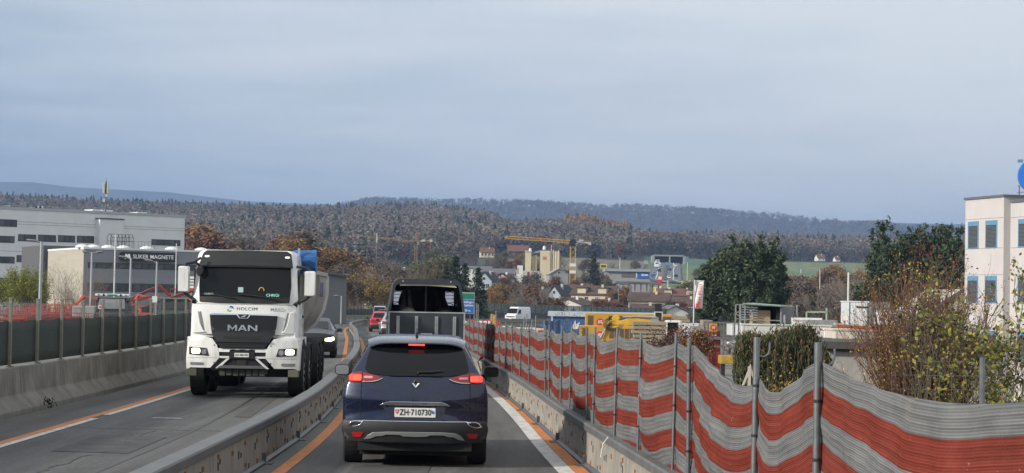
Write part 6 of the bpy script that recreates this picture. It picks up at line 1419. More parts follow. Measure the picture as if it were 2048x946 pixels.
houseset('house', 870, 600, 4.0, 6, 563, 553, -.2, W_, Rdk, 'small dark roofed white house above the trailer roof', floors=1, nwin=2)
houseset('house', 741, 640, 2.6, 6, 556, 545, .3, Cr, Rg, 'pale gable showing between the thicket trees above the silver car', floors=1, nwin=1, gable_front=True)
houseset('house', 800, 680, 7, 7, 548, 537, .0, W_, Rg, 'pale house half hidden by the bare tree above the trailer', floors=2, nwin=3)
houseset('house', 968, 560, 4.5, 8, 562, 545, -.3, Bg, Rdk, 'grey white gabled house right of the narrow spruce', floors=2, nwin=2, gable_front=True)
houseset('house', 985, 600, 3.6, 7, 556, 546, .3, W_, Rr, 'small house with orange red roof left of the white sign tower', floors=1, nwin=2)
houseset('house', 1003, 590, 3.8, 7, 556, 548, -.3, W_, Rdk, 'small white house with dark roof left of the white sign tower', floors=1, nwin=2, gable_front=True)
houseset('factory_hall', 945, 800, 15, 16, 537, 533, 0, W_, Rg, 'white flat factory hall behind the tallest dark spruce', cat='hall', floors=1, nwin=6, chimney=0)
houseset('factory_hall', 1000, 720, 17, 14, 548, 538, .1, Gy, Rg, 'long grey roofed hall left of the pale silos', cat='hall', floors=1, nwin=6, chimney=0)
houseset('factory_hall', 1060, 700, 8, 12, 552, 543, .1, Gy, mat('dusty_roof', (.33, .30, .25), rough=.9), 'dusty grey shed at the foot of the silos', cat='hall', floors=1, nwin=3, chimney=0)
houseset('farmhouse', 1643, 1450, 5.5, 7, 516, 509, .2, W_, Rr, 'small white farmhouse on the green slope right of the middle pines', floors=2, nwin=2, ybase=522)
houseset('farmhouse', 1676, 1480, 3.4, 6, 519, 513, .2, W_, Rr, 'tiny second farmhouse right of the small white one', floors=1, nwin=2, ybase=523)
houseset('house', 1570, 600, 7, 9, 590, 580, .2, W_, Rg, 'pale house partly hidden by bare trees right of the middle pines', floors=2, nwin=3)
# ------------------------------------------------------------------ silos
sy = 760; so_ = P(1080, 600, sy); sz = landz(so_.x, sy); si = empty('silo_plant', (so_.x, sy, sz), 0, 'pale yellow silo plant with rooftop domes behind the big crane', 'silo'); k = sy / F
Sm = mat('silo_yellow', (.62, .54, .36), rough=.7, var=.08, scale=.3, dirt=.15)
def sx(px): return (px - 1080) * k
def szz(py): return P(1080, py, sy).z - sz
mb = MB(); mb.box(sx(1049), sx(1061), 0, 6, 0, szz(504)); mb.box(sx(1048), sx(1062), -.2, 6.2, szz(504), szz(502)); mb.build('tower', Sm, si)
for x0, x1, yt in ((1062, 1067, 514), (1067, 1073, 510)): mb = MB(); mb.tube([(sx((x0 + x1) / 2), 2, 0), (sx((x0 + x1) / 2), 2, szz(yt))], (x1 - x0) / 2 * k, 16); mb.build('silo', Sm, si, smooth=True)
mb = MB(); mb.box(sx(1079), sx(1099), 0, 5, 0, szz(501)); mb.build('block', Sm, si)
for i in range(4): mb = MB(); xx = sx(1101 + i * 4.9); mb.tube([(xx, 1, 0), (xx, 1, szz(502))], 2.6 * k, 16); mb.tube([(xx, 1, szz(502)), (xx, 1, szz(499))], .8 * k, 8); mb.build('silo', Sm, si, smooth=True)
for x_, y_ in ((1059, 500), (1087, 495)): mb = MB(); mb.loft([[(sx(x_) + math.cos(a) * r_ * k, 2 + math.sin(a) * r_ * k, szz(y_) + dz * k) for a in [j * PI / 5 for j in range(10)]] for r_, dz in ((3, -4), (3, 0), (2, 3), (.2, 4))]); mb.build('dome', platem, si, smooth=True)
mb = MB(); mb.bar((sx(1062), 1, szz(507)), (sx(1080), 1, szz(502)), .8, .6); mb.build('conveyor', Gy, si)
mb = MB(); mb.box(sx(1084), sx(1091), -.1, 0, szz(519), szz(513)); mb.build('red_emblem', mat('pale_red', (.5, .18, .12), rough=.7), si)
mb = MB(); mb.tube([(sx(1101), 0, szz(501)), (sx(1101), 0, szz(490))], .12, 6); fl = mb.build('flag_pole', framew, si); mb = MB(); mb.box(sx(1101), sx(1104), 0, .05, szz(494), szz(490)); mb.build('flag', mat('flag_red', (.5, .04, .04), rough=.7), fl)
houseset('shed', 1118, 735, 7, 10, 549, 538, .1, Gy, mat('dusty_roof', (.33, .30, .25)), 'dusty gabled shed right below the row of round silos', cat='shed', floors=1, nwin=1, gable_front=True, chimney=0)
# ------------------------------------------------------------------ sign towers
def signpost(name, px, y0, y1, Y, wpx, label, faces, cat='sign', poles=(0,), depth=.5, group=None):
    p = P(px, y0, Y); z0 = landz(p.x, Y); e = empty(name, (p.x, Y, z0), 0, label, cat, group); k = Y / F
    for q_ in poles: mb = MB(); mb.tube([(q_ * k, .1, 0), (q_ * k, .1, p.z - z0)], max(.08, .7 * k), 8); mb.build('pole', galv, e, smooth=True)
    for (a0, b0, a1, b1, m_, nm_) in faces:
        mb = MB(); mb.box(a0 * k, a1 * k, -depth / 2 - .02 * (faces.index((a0, b0, a1, b1, m_, nm_))), depth / 2, P(px, b1, Y).z - z0, P(px, b0, Y).z - z0); mb.build(nm_, m_, e)
    return e
wsg = mat('sign_white', (.7, .7, .68), rough=.5); rsg = mat('sign_red', (.6, .03, .04), rough=.5); bsg = mat('sign_blue', (.02, .12, .42), rough=.5); gsg = mat('sign_green', (.01, .17, .10), rough=.5); ysg = mat('sign_yellow', (.62, .50, .14), rough=.5)
signpost('sign_tower', 1040, 531, 600, 640, 11, 'tall white slab tower with pale lettering left of the crane foot', [(-5.5, 531, 6, 600, wsg, 'slab'), (-5.5, 536, -2, 548, mat('pale_tan', (.45, .36, .25)), 'emblem')], cat='sign tower', depth=3)
signpost('petrol_sign', 1320, 550, 580, 640, 14, 'red and white filling station sign above the yellow apartment block', [(-5, 552, 5, 564, rsg, 'panel'), (-3.5, 553, 3.5, 559, wsg, 'panel'), (-9, 561, 0, 562.5, rsg, 'arm'), (-2, 566, 3, 571, rsg, 'panel'), (-1, 572, 3, 577, wsg, 'panel')])
signpost('sign_tower', 1311, 573, 595, 600, 8, 'slim cream sign tower left of the red and white station sign', [(-4, 573, 4, 600, ysg, 'slab'), (-1, 576, 1, 598, wsg, 'stripe')], cat='sign tower', depth=1)
signpost('red_sign', 1057, 545, 560, 640, 5, 'small red sign shield right of the white slab tower', [(-2.5, 544, 2.5, 551, rsg, 'panel')])
signpost('lattice_sign', 1207, 528, 545, 690, 13, 'small yellow framed board beside the single tall spruce', [(-6.5, 528, 6.5, 537, ysg, 'board'), (-5, 530, 5, 535, Wd, 'panel')], poles=(-5, 5))
# ------------------------------------------------------------------ blue hall and raised road
bh = empty('blue_hall', (P(1255, 556, 780).x, 780, 0), 0, 'flat industrial hall with grey left part and bright blue right end', 'hall'); k = 780 / F; zz = lambda y: P(1255, y, 780).z
bx = lambda px: (px - 1255) * k
mb = MB(); mb.box(bx(1213), bx(1299), 0, 20, -6, zz(543)); mb.build('wall', Gy, bh); mb = MB(); mb.box(bx(1210), bx(1300), -1, 22, zz(543), zz(538)); mb.build('roof', mat('pale_blue_roof', (.30, .33, .36), rough=.7), bh)
mb = MB(); mb.box(bx(1274), bx(1299), -.3, 0, zz(556), zz(544)); b1 = mb.build('blue_front', bsg, bh); mb = MB(); mb.box(bx(1283), bx(1287), -.4, -.3, zz(551.5), zz(547.5)); mb.box(bx(1288), bx(1296), -.4, -.3, zz(550.8), zz(548.2)); mb.build('pale_lettering', wsg, b1)
mb = MB(); mb.box(bx(1243), bx(1272), -.25, 0, zz(554), zz(546)); mb.build('dark_gate', Rg, bh); mb = MB(); mb.box(bx(1272), bx(1274), -.3, 0, zz(555), zz(545)); mb.build('white_post', wsg, bh)
ov = empty('raised_road', (P(1260, 565, 650).x, 650, 0), 0, 'raised grey parking deck and road bridge below the blue hall', 'bridge'); k2 = 650 / F; z2 = lambda y: P(1260, y, 650).z
mb = MB(); mb.box(-28 * k2, 62 * k2, 0, 22, z2(567), z2(563)); mb.build('deck', mat('deck_grey', (.17, .17, .17), rough=.9, var=.2, scale=.3), ov); mb = MB()
for i in range(8): mb = MB(); mb.box((-26 + i * 12) * k2, (-24 + i * 12) * k2, 2, 3, -8, z2(567)); mb.build('pillar', Gy, ov)
# ------------------------------------------------------------------ motorway with portal
mway = MB(); ctr = [(560, 1380, 900), (545, 1315, 990), (530, 1318, 1120), (518, 1330, 1230), (508, 1338, 1330)]
def mrow(t, off): a = np.interp(t, [0, 1, 2, 3, 4], [c[1] for c in ctr]); Y = np.interp(t, [0, 1, 2, 3, 4], [c[2] for c in ctr]); return a, Y
def mlane(name, o0, o1, m_, dz, par, t0=0, t1=4):
    v = []; 
    for t in np.linspace(t0, t1, 25):
        pxc, Y = mrow(t, 0); xc = (pxc - 1024) / F * Y
        for o_ in np.linspace(o0, o1, 5): x = xc + o_ + 3 * math.sin(t); v.append((x, Y, landz(x, Y) + dz))
    mb = MB(); mb.add(v, [(i * 5 + j, i * 5 + j + 1, i * 5 + j + 6, i * 5 + j + 5) for i in range(24) for j in range(4)]); o = mb.build(name, m_, par); 
    if par is None: tag(o, kind='structure')
    return o
mwa = mat('motorway_asphalt', (.13, .13, .13), rough=.85, var=.15, scale=.2)
motor = mlane('motorway', -7, 9.5, mwa, .5, None, .6); mlane('verge', .2, 1.6, mat('verge_green', (.06, .08, .035), rough=.9), .9, motor, .6); mlane('lane_line', -3.4, -3.0, wsg, .56, motor, .6); mlane('lane_line', 5.3, 5.7, wsg, .56, motor, .6)
slip = mlane('slip_road', -17, -12, mwa, .5, None, 0, 3)
po_ = empty('tunnel_portal', (P(1335, 507, 1335).x, 1335, landz(P(1335, 507, 1335).x, 1335)), 0, 'low dark motorway portal with turquoise end at the forest edge', 'bridge')
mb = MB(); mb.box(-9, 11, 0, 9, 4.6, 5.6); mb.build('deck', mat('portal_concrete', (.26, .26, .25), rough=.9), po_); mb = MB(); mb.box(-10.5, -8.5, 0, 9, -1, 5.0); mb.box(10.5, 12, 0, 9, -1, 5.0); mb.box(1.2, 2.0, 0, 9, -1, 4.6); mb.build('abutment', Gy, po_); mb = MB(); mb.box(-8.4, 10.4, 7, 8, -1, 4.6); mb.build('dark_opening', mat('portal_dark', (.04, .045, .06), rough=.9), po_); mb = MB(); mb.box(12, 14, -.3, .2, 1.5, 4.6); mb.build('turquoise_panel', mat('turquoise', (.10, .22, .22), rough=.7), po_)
rc = random.Random(5)
for i, (t, o_, cl) in enumerate(((3.2, -4.5, 'w'), (2.6, -4.6, 'w'), (1.9, -2.2, 'd'), (1.5, -4.8, 's'), (1.1, 3.5, 'w'), (2.9, 6.5, 'w'), (2.1, 3.6, 'd'), (3.5, 3.2, 's'), (1.3, 6.8, 'd'), (2.4, -2.0, 's'))):
    pxc, Y = mrow(t, 0); x = (pxc - 1024) / F * Y + o_ + 3 * math.sin(t); z = landz(x, Y) + .5; big = cl == 'w' and i < 2; L2, H2, W2 = (8, 3.2, 2.4) if big else (4.4, 1.45, 1.8); m_ = {'w': whitep, 'd': blk, 's': silv}[cl]
    mb = MB(); mb.loft([[(p[0], yv, p[1]) for p in rrect(-W2 / 2 * s_, W2 / 2 * s_, .3, h_, .15, 2)] for yv, s_, h_ in ((0, .9, H2 * .6), (.3, 1, H2 * .65), (1.1, .95, H2), (L2 * .65, .95, H2), (L2 * .85, 1, H2 * .62), (L2, .9, H2 * .5))]); e = empty('distant_truck' if big else 'distant_car', (x, Y, z), 0, ['white lorry highest on the left carriageway near the portal', 'second white lorry on the left carriageway below the portal', 'dark car in mid left carriageway', 'silver car low on the left carriageway', 'white car lowest on the right carriageway', 'white car high on the right carriageway', 'dark car in mid right carriageway', 'silver car close to the portal on the right carriageway', 'dark car in the outer right lane', 'silver car on the inner left lane'][i] + ' of the far motorway', 'truck' if big else 'car'); mb.build('body', m_, e, smooth=True)
    mb = MB(); mb.box(-W2 * .42, W2 * .42, .25 if not big else -.02, .9 if not big else .02, H2 * .66, H2 * .9); mb.build('windscreen', glassm, e); mb = MB(); mb.box(-W2 * .5, -W2 * .36, .5, 1.1, 0, .6); mb.box(W2 * .36, W2 * .5, .5, 1.1, 0, .6); mb.box(-W2 * .5, -W2 * .36, L2 - 1.2, L2 - .6, 0, .6); mb.box(W2 * .36, W2 * .5, L2 - 1.2, L2 - .6, 0, .6); mb.build('wheels', tyrem, e)
signpost('road_sign', 1292, 521, 535, 1050, 8, 'pale square back of a sign beside the far motorway', [(-4.5, 521, 4.5, 528, Gy, 'panel')], poles=(-3, 3)); signpost('road_sign', 1336, 525, 535, 1080, 10, 'blue sign board beside the far motorway', [(-5, 525, 5, 530, mat('sign_sky', (.08, .28, .5)), 'panel')], poles=(-3, 3))
signpost('shop_sign', 1306, 551, 560, 760, 8, 'small blue board right of the blue hall', [(-4, 549, 4, 553, bsg, 'panel')])
# filling station canopy
fs = empty('filling_station', (P(1385, 575, 720).x, 720, 0), 0, 'white and yellow filling station canopy left of the middle pines', 'filling station'); z3 = lambda y: P(1385, y, 720).z; k3 = 720 / F
mb = MB(); mb.box(-19 * k3, 14 * k3, 0, 8, z3(568), z3(563)); mb.build('canopy', ysg, fs); mb = MB(); mb.box(-18 * k3, -9 * k3, 1, 7, -6, z3(572)); mb.build('kiosk', wsg, fs); mb = MB(); mb.box(-7 * k3, -4 * k3, 0, 1, -6, z3(561)); mb.build('column', ysg, fs)
for i, xx in enumerate((-60, 30)):
    pt = P(1385, 584, 680); mb = MB(); e = empty('parked_truck', (pt.x + xx * .17 * (1 if i else .35), 680, landz(pt.x, 680)), 0, ['white delivery truck beside the filling station', 'white lorry partly behind the middle pines'][i], 'truck'); mb.box(-3, 3, 0, 2.4, .8, 4.6 if i else 3.4); mb.build('body', whitep, e, bevel=.1); mb = MB(); mb.box(-4.6, -3.05, 0, 2.4, .5, 2.9); mb.build('cab', whitep, e, bevel=.2); mb = MB(); mb.box(-4.65, -4.0, -.03, 2.43, 1.8, 2.6); mb.build('window', winm, e)
    mb = MB(); [mb.tube([(a, -.02, .5), (a, .3, .5)], .5, 12) for a in (-4, 1.5, 2.6)]; mb.build('wheels', tyrem, e)

# ------------------------------------------------------------------ tower cranes
cy = mat('crane_yellow', (.60, .34, .06), rough=.6, var=.15, scale=1); cw = mat('crane_grey', (.45, .45, .44), rough=.6)
def lattice(mb, a, b, w_, n, r_=.09, tri=False):
    a, b = Vector(a), Vector(b); d = (b - a).normalized(); U = Vector((0, 1, 0)) if abs(d.y) < .9 else Vector((1, 0, 0)); s_ = d.cross(U).normalized() * w_ / 2; t_ = Vector((0, 1, 0)) * w_ / 2 if abs(d.y) < .9 else d.cross(s_).normalized() * w_ / 2
    cs = [s_ + t_, s_ - t_, -s_ - t_, -s_ + t_] if not tri else [t_ - s_ * .6, -t_ - s_ * .6, s_ * .9]
    for c in cs: mb.bar(a + c, b + c, r_ * 1.2, r_ * 1.2)
    for i in range(n):
        p, q_ = a.lerp(b, i / n), a.lerp(b, (i + 1) / n)
        for j in range(len(cs)):
            c, c2 = cs[j], cs[(j + 1) % len(cs)]; mb.bar(p + (c if i % 2 else c2), q_ + (c2 if i % 2 else c), r_ * .6, r_ * .6)
def crane(px, Y, ytop, jl_px, jl_y, cj_px, cj_y, wpx, label, apex=None, base_y=None, white_at=()):
    p = P(px, ytop, Y); z0 = landz(p.x, Y) - .2; e = empty('tower_crane', (p.x, Y, z0), 0, label, 'crane'); h = p.z - z0; k = Y / F; w_ = wpx * k
    mb = MB(); lattice(mb, (0, 0, 0), (0, 0, h), w_, int(h / w_), .16 * w_ / 1.6); mb.build('mast', cy, e)
    for yw in white_at: zz_ = P(px, yw, Y).z - z0; mb = MB(); mb.box(-w_ * .6, w_ * .6, -w_ * .6, -w_ * .55, zz_ - 3 * k, zz_ + 3 * k); mb.build('mast_banner', wsg, e)
    pj = P(jl_px, jl_y, Y); j = Vector((pj.x - p.x, 0, pj.z - z0)); mb = MB(); lattice(mb, (-w_ * .6, 0, h + .8), tuple(j), w_ * .62, int(j.length / (w_ * .8)) if False else 30, .14 * w_ / 1.6, tri=True); mb.build('jib', cy, e)
    pc = P(cj_px, cj_y, Y); c = Vector((pc.x - p.x, 0, pc.z - z0)); mb = MB(); mb.bar((0, 0, h + .8), tuple(c), w_ * .6, .5); mb.build('counter_jib', cw if apex is None else cy, e)
    mb = MB(); mb.box(c.x - 3 * k, c.x + 2 * k, -1, 1, c.z - 4 * k, c.z + 1 * k); mb.build('counterweight', cw, e); mb = MB(); mb.box(c.x * .35, c.x * .6, -.8, .8, h + .8, h + .8 + 4 * k); mb.build('winch_house', cw, e)
    mb = MB(); mb.box(w_ * .5, w_ * .5 + 3 * k, -1.2, .6, h - 3 * k, h + 1 * k); cab_ = mb.build('cab', wsg, e); mb = MB(); mb.box(w_ * .5 + .2 * k, w_ * .5 + 2.8 * k, -1.25, -1.2, h - 2 * k, h); mb.build('cab_window', winm, cab_); mb = MB(); mb.box(-w_ * .7, w_ * .7, -w_ * .7, w_ * .7, h - .6, h + .8); mb.build('slewing_ring', tdk, e)
    if apex:
        za = P(px, apex, Y).z - z0; mb = MB(); lattice(mb, (0, 0, h + .8), (0, 0, za), w_ * .7, 5, .12); mb.bar((0, 0, za), (w_ * .15, 0, za + .8), .1); mb.build('apex', cy, e)
        mb = MB(); mb.bar((0, 0, za), tuple(j * .75 + Vector((0, 0, .25 * (h + .8)))), .06); mb.bar((0, 0, za), tuple(c), .06); mb.build('tie_rods', tdk, e)
    else:
        mb = MB(); mb.box(-w_ * .5, w_ * .5, -w_ * .4, w_ * .4, h + .8, h + .8 + 4 * k); mb.tube([(0, 0, h + 4 * k), (0, 0, h + 11 * k)], .08, 6); mb.build('head', tdk, e)
    tk = j * .35; mb = MB(); mb.box(tk.x - .9, tk.x + .9, -.6, .6, h * .65 + tk.z - .0 - 0 + .0 - (h * .65 - h * .65), h * .65 + tk.z + .5) if False else mb.box(tk.x - .9, tk.x + .9, -.6, .6, (h + .8) * .65 + tk.z - 1.2, (h + .8) * .65 + tk.z - .7); mb.bar((tk.x, 0, (h + .8) * .65 + tk.z - 1), (tk.x, 0, (h + .8) * .65 + tk.z - 5), .06); mb.build('trolley', tdk, e)
crane(1146, 640, 488, 1012, 474, 1180, 486, 10.5, 'large yellow tower crane with flat top and grey counter jib beside the silos', white_at=(530, 544))
cy = mat('crane_yellow_hazed', (.36, .23, .08), rough=.7)  # duller yellow, distance fade put into the far crane's colour
crane(832, 1050, 486, 706, 470, 863, 480, 5, 'smaller yellow tower crane with pointed apex above the horse trailer', apex=463)
signpost('mast', 754, 466, 500, 900, 2, 'thin pale mast crossing the jib of the smaller crane', [(-.6, 466, .6, 485, wsg, 'mast')], cat='mast', depth=.3)
def gantry(px0, px1, yt, Y, label):
    a, b = P(px0, yt, Y), P(px1, yt + .5, Y); z0 = landz(a.x, Y); e = empty('lamp_gantry', (a.x, Y, z0), 0, label, 'gantry'); mb = MB(); mb.tube([(0, 0, 0), (0, 0, a.z - z0 - .4), (.5, 0, a.z - z0), (b.x - a.x - .5, 0, b.z - z0), (b.x - a.x, 0, b.z - z0 - .4), (b.x - a.x, 0, 0)], .14, 8); mb.build('frame', galv, e, smooth=True)
gantry(1238, 1262, 568, 480, 'thin grey gantry arch over the road behind the apartment house')
rp_ = random.Random(3)
for i, (px, y0, Y) in enumerate(((1240, 516, 900), (1375, 525, 1000), (1602, 538, 700), (1640, 540, 720), (1336, 560, 640), (1697, 545, 130))):
    p = P(px, y0, Y); z0 = landz(p.x, Y); e = empty('utility_pole', (p.x, Y, z0), 0, ['pole on the field left of the motorway', 'pole on the green field right of the motorway', 'left pole in the meadow right of the middle pines', 'right pole in the meadow below the farmhouse', 'pole behind the yellow apartment blocks', 'slim white pole beside the white and blue site container'][i], 'pole'); mb = MB(); mb.tube([(0, 0, 0), (0, 0, p.z - z0)], .06 if Y < 200 else .14, 8); mb.build('shaft', framew, e, smooth=True); mb = MB(); mb.box(-.12, .12, -.12, .12, 0, .1); mb.build('foot', galv, e)
# ================================================================== big grey office building on the left
Wp = mat('panel_pale', (.70, .71, .70), rough=.7, var=.07, scale=.4); Wg = mat('panel_grey', (.24, .245, .265), rough=.75, var=.08, scale=.4, stretch=(.3, .3, 6)); Wb = mat('panel_sunlit', (.40, .37, .30), rough=.8, var=.08, scale=.4, stretch=(.3, .3, 8)); roofm = mat('roof_membrane', (.22, .23, .25), rough=.8, var=.2); band = mat('dark_band', (.04, .042, .045), rough=.5)
A = P(-130, 600, 322); B = P(366, 600, 352); dirv = (B - A); dirv.z = 0; Ln = dirv.length; ang = math.atan2(dirv.y, dirv.x)
def zAt(px, py, Yv): return P(px, py, Yv).z
ob = empty('office_building', (A.x, A.y, -1.5), ang, 'long pale grey office building with dark window bands at the left', 'building')
def fx(px):   # facade coordinate where the view ray through px meets the facade line
    d = ray(px, 600); t = (A.x * dirv.y - A.y * dirv.x) / (d.x * dirv.y - d.y * dirv.x); q_ = Vector((d.x * t, d.y * t, 0)) - Vector((A.x, A.y, 0)); return q_.length * (1 if q_.dot(dirv) > 0 else -1), d.y * t
def fz(px, py): s_, Yv = fx(px); return P(px, py, Yv).z + 1.5
ztop = fz(0, 413); 
mb = MB(); mb.box(0, Ln, 0, 24, 0, ztop - .4); mb.build('wall', Wp, ob)
mb = MB(); mb.box(-.1, Ln + .1, -.12, 24.1, ztop - .4, ztop); mb.build('parapet', mat('parapet_grey', (.40, .41, .42), rough=.6), ob); mb = MB(); mb.box(.4, Ln - .4, .4, 23.6, ztop, ztop + .03); mb.build('roof', roofm, ob)
for yj in (442, 447, 502):
    zj = fz(0, yj); mb = MB(); mb.box(.05, Ln - .05, -.012, 0, zj, zj + .06); mb.build('panel_joint', mat('joint', (.2, .2, .2)), ob)
def wband(par, px0, px1, py0, py1, n, fxx=fx, fzz=fz, yoff=0):
    s0, s1 = fxx(px0)[0], fxx(px1)[0]; z1, z0 = fzz(px0, py0), fzz(px0, py1); mb = MB(); mb.box(s0, s1, yoff - .05, yoff + .05, z0, z1); fr = mb.build('window_band', band, par)
    for i in range(n):
        a = s0 + (s1 - s0) * i / n + .12; b = s0 + (s1 - s0) * (i + 1) / n - .12; mb = MB(); mb.box(a, b, yoff - .08, yoff - .05, z0 + .12, z1 - .1); mb.build('pane', winm if i % 3 else mat('window_pane_b', (.07, .075, .08), rough=.2), fr)
wband(ob, -120, 30, 433, 448, 12); wband(ob, -120, 26, 467, 481, 13); wband(ob, 33, 69, 468, 482, 3); wband(ob, 73, 109, 469, 483, 3); wband(ob, 113, 147, 470, 484, 3); wband(ob, 151, 185, 471, 485, 3)
wband(ob, -120, 27, 509, 523, 13); wband(ob, 31, 64, 510, 524, 3); wband(ob, 300, 358, 478, 490, 5); wband(ob, -120, 62, 553, 570, 14)
s0, s1 = fx(188)[0], fx(235)[0]; mb = MB(); mb.box(s0, s1, -1.4, .1, 0, fz(188, 438)); sc_ = mb.build('stair_tower', Wp, ob); mb = MB(); mb.box(s0 - .15, s1 + .15, -1.55, .2, fz(188, 438), fz(188, 436)); mb.build('cap', Rdk, sc_)
# roof furniture
for px, w_, h_ in ((218, 1.6, .5), (240, 2.2, .5), (60, 3.0, .5), (70, 1.2, .3), (310, 2, .4), (120, 5.5, .35), (20, 7, .35), (170, 4, .3)):
    s_ = fx(px)[0]; mb = MB(); mb.box(s_ - w_ / 2, s_ + w_ / 2, 5, 8, ztop, ztop + h_); mb.build('roof_box', Wp if w_ < 3 else roofm, ob, bevel=.05)
s_ = fx(140)[0]; mb = MB(); mb.bar((s_ - 1.2, 6, ztop + .9), (s_ + 2.5, 6, ztop + .9), .08); [mb.bar((s_ + a, 6, ztop), (s_ + a, 6, ztop + .9), .05) for a in (-1, -.6, 1)]; mb.build('roof_frame', galv, ob)
for i in range(4): s_ = fx(76 + i * 4)[0]; mb = MB(); mb.tube([(s_, 1.5, ztop), (s_, 1.5, ztop + .45)], .18, 8); mb.build('vent', platem if i % 2 else Rdk, ob)
# rooftop mobile phone mast
mx0 = P(211, 418, 345); am = empty('antenna_mast', (mx0.x, 345, ztop - 1.5), 0, 'mobile phone antenna mast with grey panels on the office roof', 'antenna'); k = 345 / F
mb = MB(); mb.tube([(0, 0, 0), (0, 0, 62 * k)], .14, 8); mb.tube([(0, 0, 60 * k), (0, 0, 70 * k)], .03, 6); mb.bar((.1, 0, 18 * k), (24 * k, 0, 2 * k), .08); mb.bar((0, 0, .2), (-1.2, .5, 0), .08); mb.build('pole', galv, am)
for a, b, w_, z0, z1 in ((-4, -1.2, 3.4, 38, 58), (4, 0, 2.6, 38, 57), (1, 1.5, 2.6, 36, 56), (-3, 0, 4, 20, 27), (2, -.6, 3, 30, 36)):
    mb = MB(); mb.box((a - w_ * .65) * k, (a + w_ * .65) * k, b * k * 1.5 - .25, b * k * 1.5 + .1, z0 * k, z1 * k); mb.build('antenna_panel', mat('antenna_grey', (.42, .42, .40), rough=.6), am, bevel=.03)
for z0 in (20, 30, 40, 52): mb = MB(); mb.bar((-3.5 * k, 0, z0 * k), (4 * k, 0, z0 * k), .1); mb.build('bracket', tdk, am)
# lower annexe with name board
A2 = P(166, 600, 262); B2 = P(590, 600, 275); dv2 = B2 - A2; dv2.z = 0; L2_ = dv2.length; an2 = math.atan2(dv2.y, dv2.x)
ax = empty('annexe_building', (A2.x, A2.y, -1.2), an2, 'lower grey annexe with sunlit beige side wall, roof domes and black name board', 'building')
def fx2(px): d = ray(px, 600); t = (A2.x * dv2.y - A2.y * dv2.x) / (d.x * dv2.y - d.y * dv2.x); q_ = Vector((d.x * t, d.y * t, 0)) - Vector((A2.x, A2.y, 0)); return q_.length * (1 if q_.dot(dv2) > 0 else -1), d.y * t
def fz2(px, py): s_, Yv = fx2(px); return P(px, py, Yv).z + 1.2
zt2 = fz2(166, 498); mb = MB(); mb.box(0, L2_, 0, 20, 0, zt2); mb.build('wall', Wg, ax)
# beige side wall goes back to the left, its warm sunlight put into the colour
mb = MB(); mb.box(-.06, .0, 0, 19.9, 0, zt2 - .02); mb.build('sunlit_side_wall', Wb, ax)
mb = MB(); mb.box(-.6, 4, 20.4, 34, 0, zt2 + .8); mb.build('dark_side_wall', mat('panel_dark', (.10, .10, .105), rough=.8, stretch=(.3, .3, 8)), ax)
mb = MB(); mb.box(-.1, L2_, -.1, 20, zt2, zt2 + .25); mb.build('parapet', Wp, ax)
wband(ax, 174, 560, 524, 536, 26, fx2, fz2); wband(ax, 174, 560, 565, 582, 26, fx2, fz2)
for px in (170, 192, 222, 253, 300, 350, 410):
    s_ = fx2(px)[0]; mb = MB(); mb.loft([[(s_ + r_ * math.cos(a), 2.2 + r_ * math.sin(a), zt2 + .25 + h_) for a in [j * PI / 6 for j in range(12)]] for r_, h_ in ((.95, 0), (.85, .2), (.5, .38), (.1, .44))]); mb.build('skylight_dome', platem, ax, smooth=True)
s0, s1 = fx2(234)[0], fx2(350)[0]; z0, z1 = fz2(290, 523), fz2(290, 505)
mb = MB(); mb.prism(rrect(s0, s1, z0, z1, .5, 5), -.6, -.3); bd = mb.build('name_board', mat('board_black', (.008, .008, .009), rough=.35), ax)
bs_w = mat('board_lettering', (.75, .75, .75), rough=.5, emis=.15); zc = (z0 + z1) / 2; Hh = z1 - z0
text('lettering', 'SLIKER MAGNETE', Hh * .62, bs_w, (s0 + (s1 - s0) * .585, -.62, zc), parent=bd, ext=.01, sx=.96, bold=.004)
mb = MB(); u_ = Hh * .26; cx_ = s0 + 1.15 * 1.0
for a, b in (((-1.2, -1), (-.75, 1)), ((-.75, 1), (-.1, -.6)), ((-.1, -.6), (.5, 1)), ((.5, 1), (.95, -1))): mb.bar((cx_ + a[0] * u_, -.63, zc + a[1] * u_), (cx_ + b[0] * u_, -.63, zc + b[1] * u_), .22, .03, up=(0, 1, 0))
mb.build('letter_mark', bs_w, bd)
# roof cage
s0, s1 = fx2(237)[0], fx2(280)[0]; zb_ = zt2 + .2; zc2 = fz2(250, 466); mb = MB()
for i in range(7):
    s_ = s0 + (s1 - s0) * i / 6
    for yy in (4, 6.5): mb.bar((s_, yy, zb_), (s_, yy, zc2 - .5), .06)
    mb.tube([(s_, 4, zc2 - .5), (s_, 4.6, zc2 - .05), (s_, 5.9, zc2 - .05), (s_, 6.5, zc2 - .5)], .04, 5)
for zz_ in (zb_ + .1, (zb_ + zc2) / 2, zc2 - .5): mb.bar((s0, 4, zz_), (s1, 4, zz_), .05)
mb.build('glazed_cage', tdk, ax); mb = MB()
for i in range(15): s_ = fx2(216)[0] + i * .45; mb.bar((s_, .6, zb_), (s_, .6, zb_ + 1.0), .03)
mb.bar((fx2(216)[0], .6, zb_ + 1), (fx2(216)[0] + 6.6, .6, zb_ + 1), .04); mb.build('roof_railing', galv, ax)
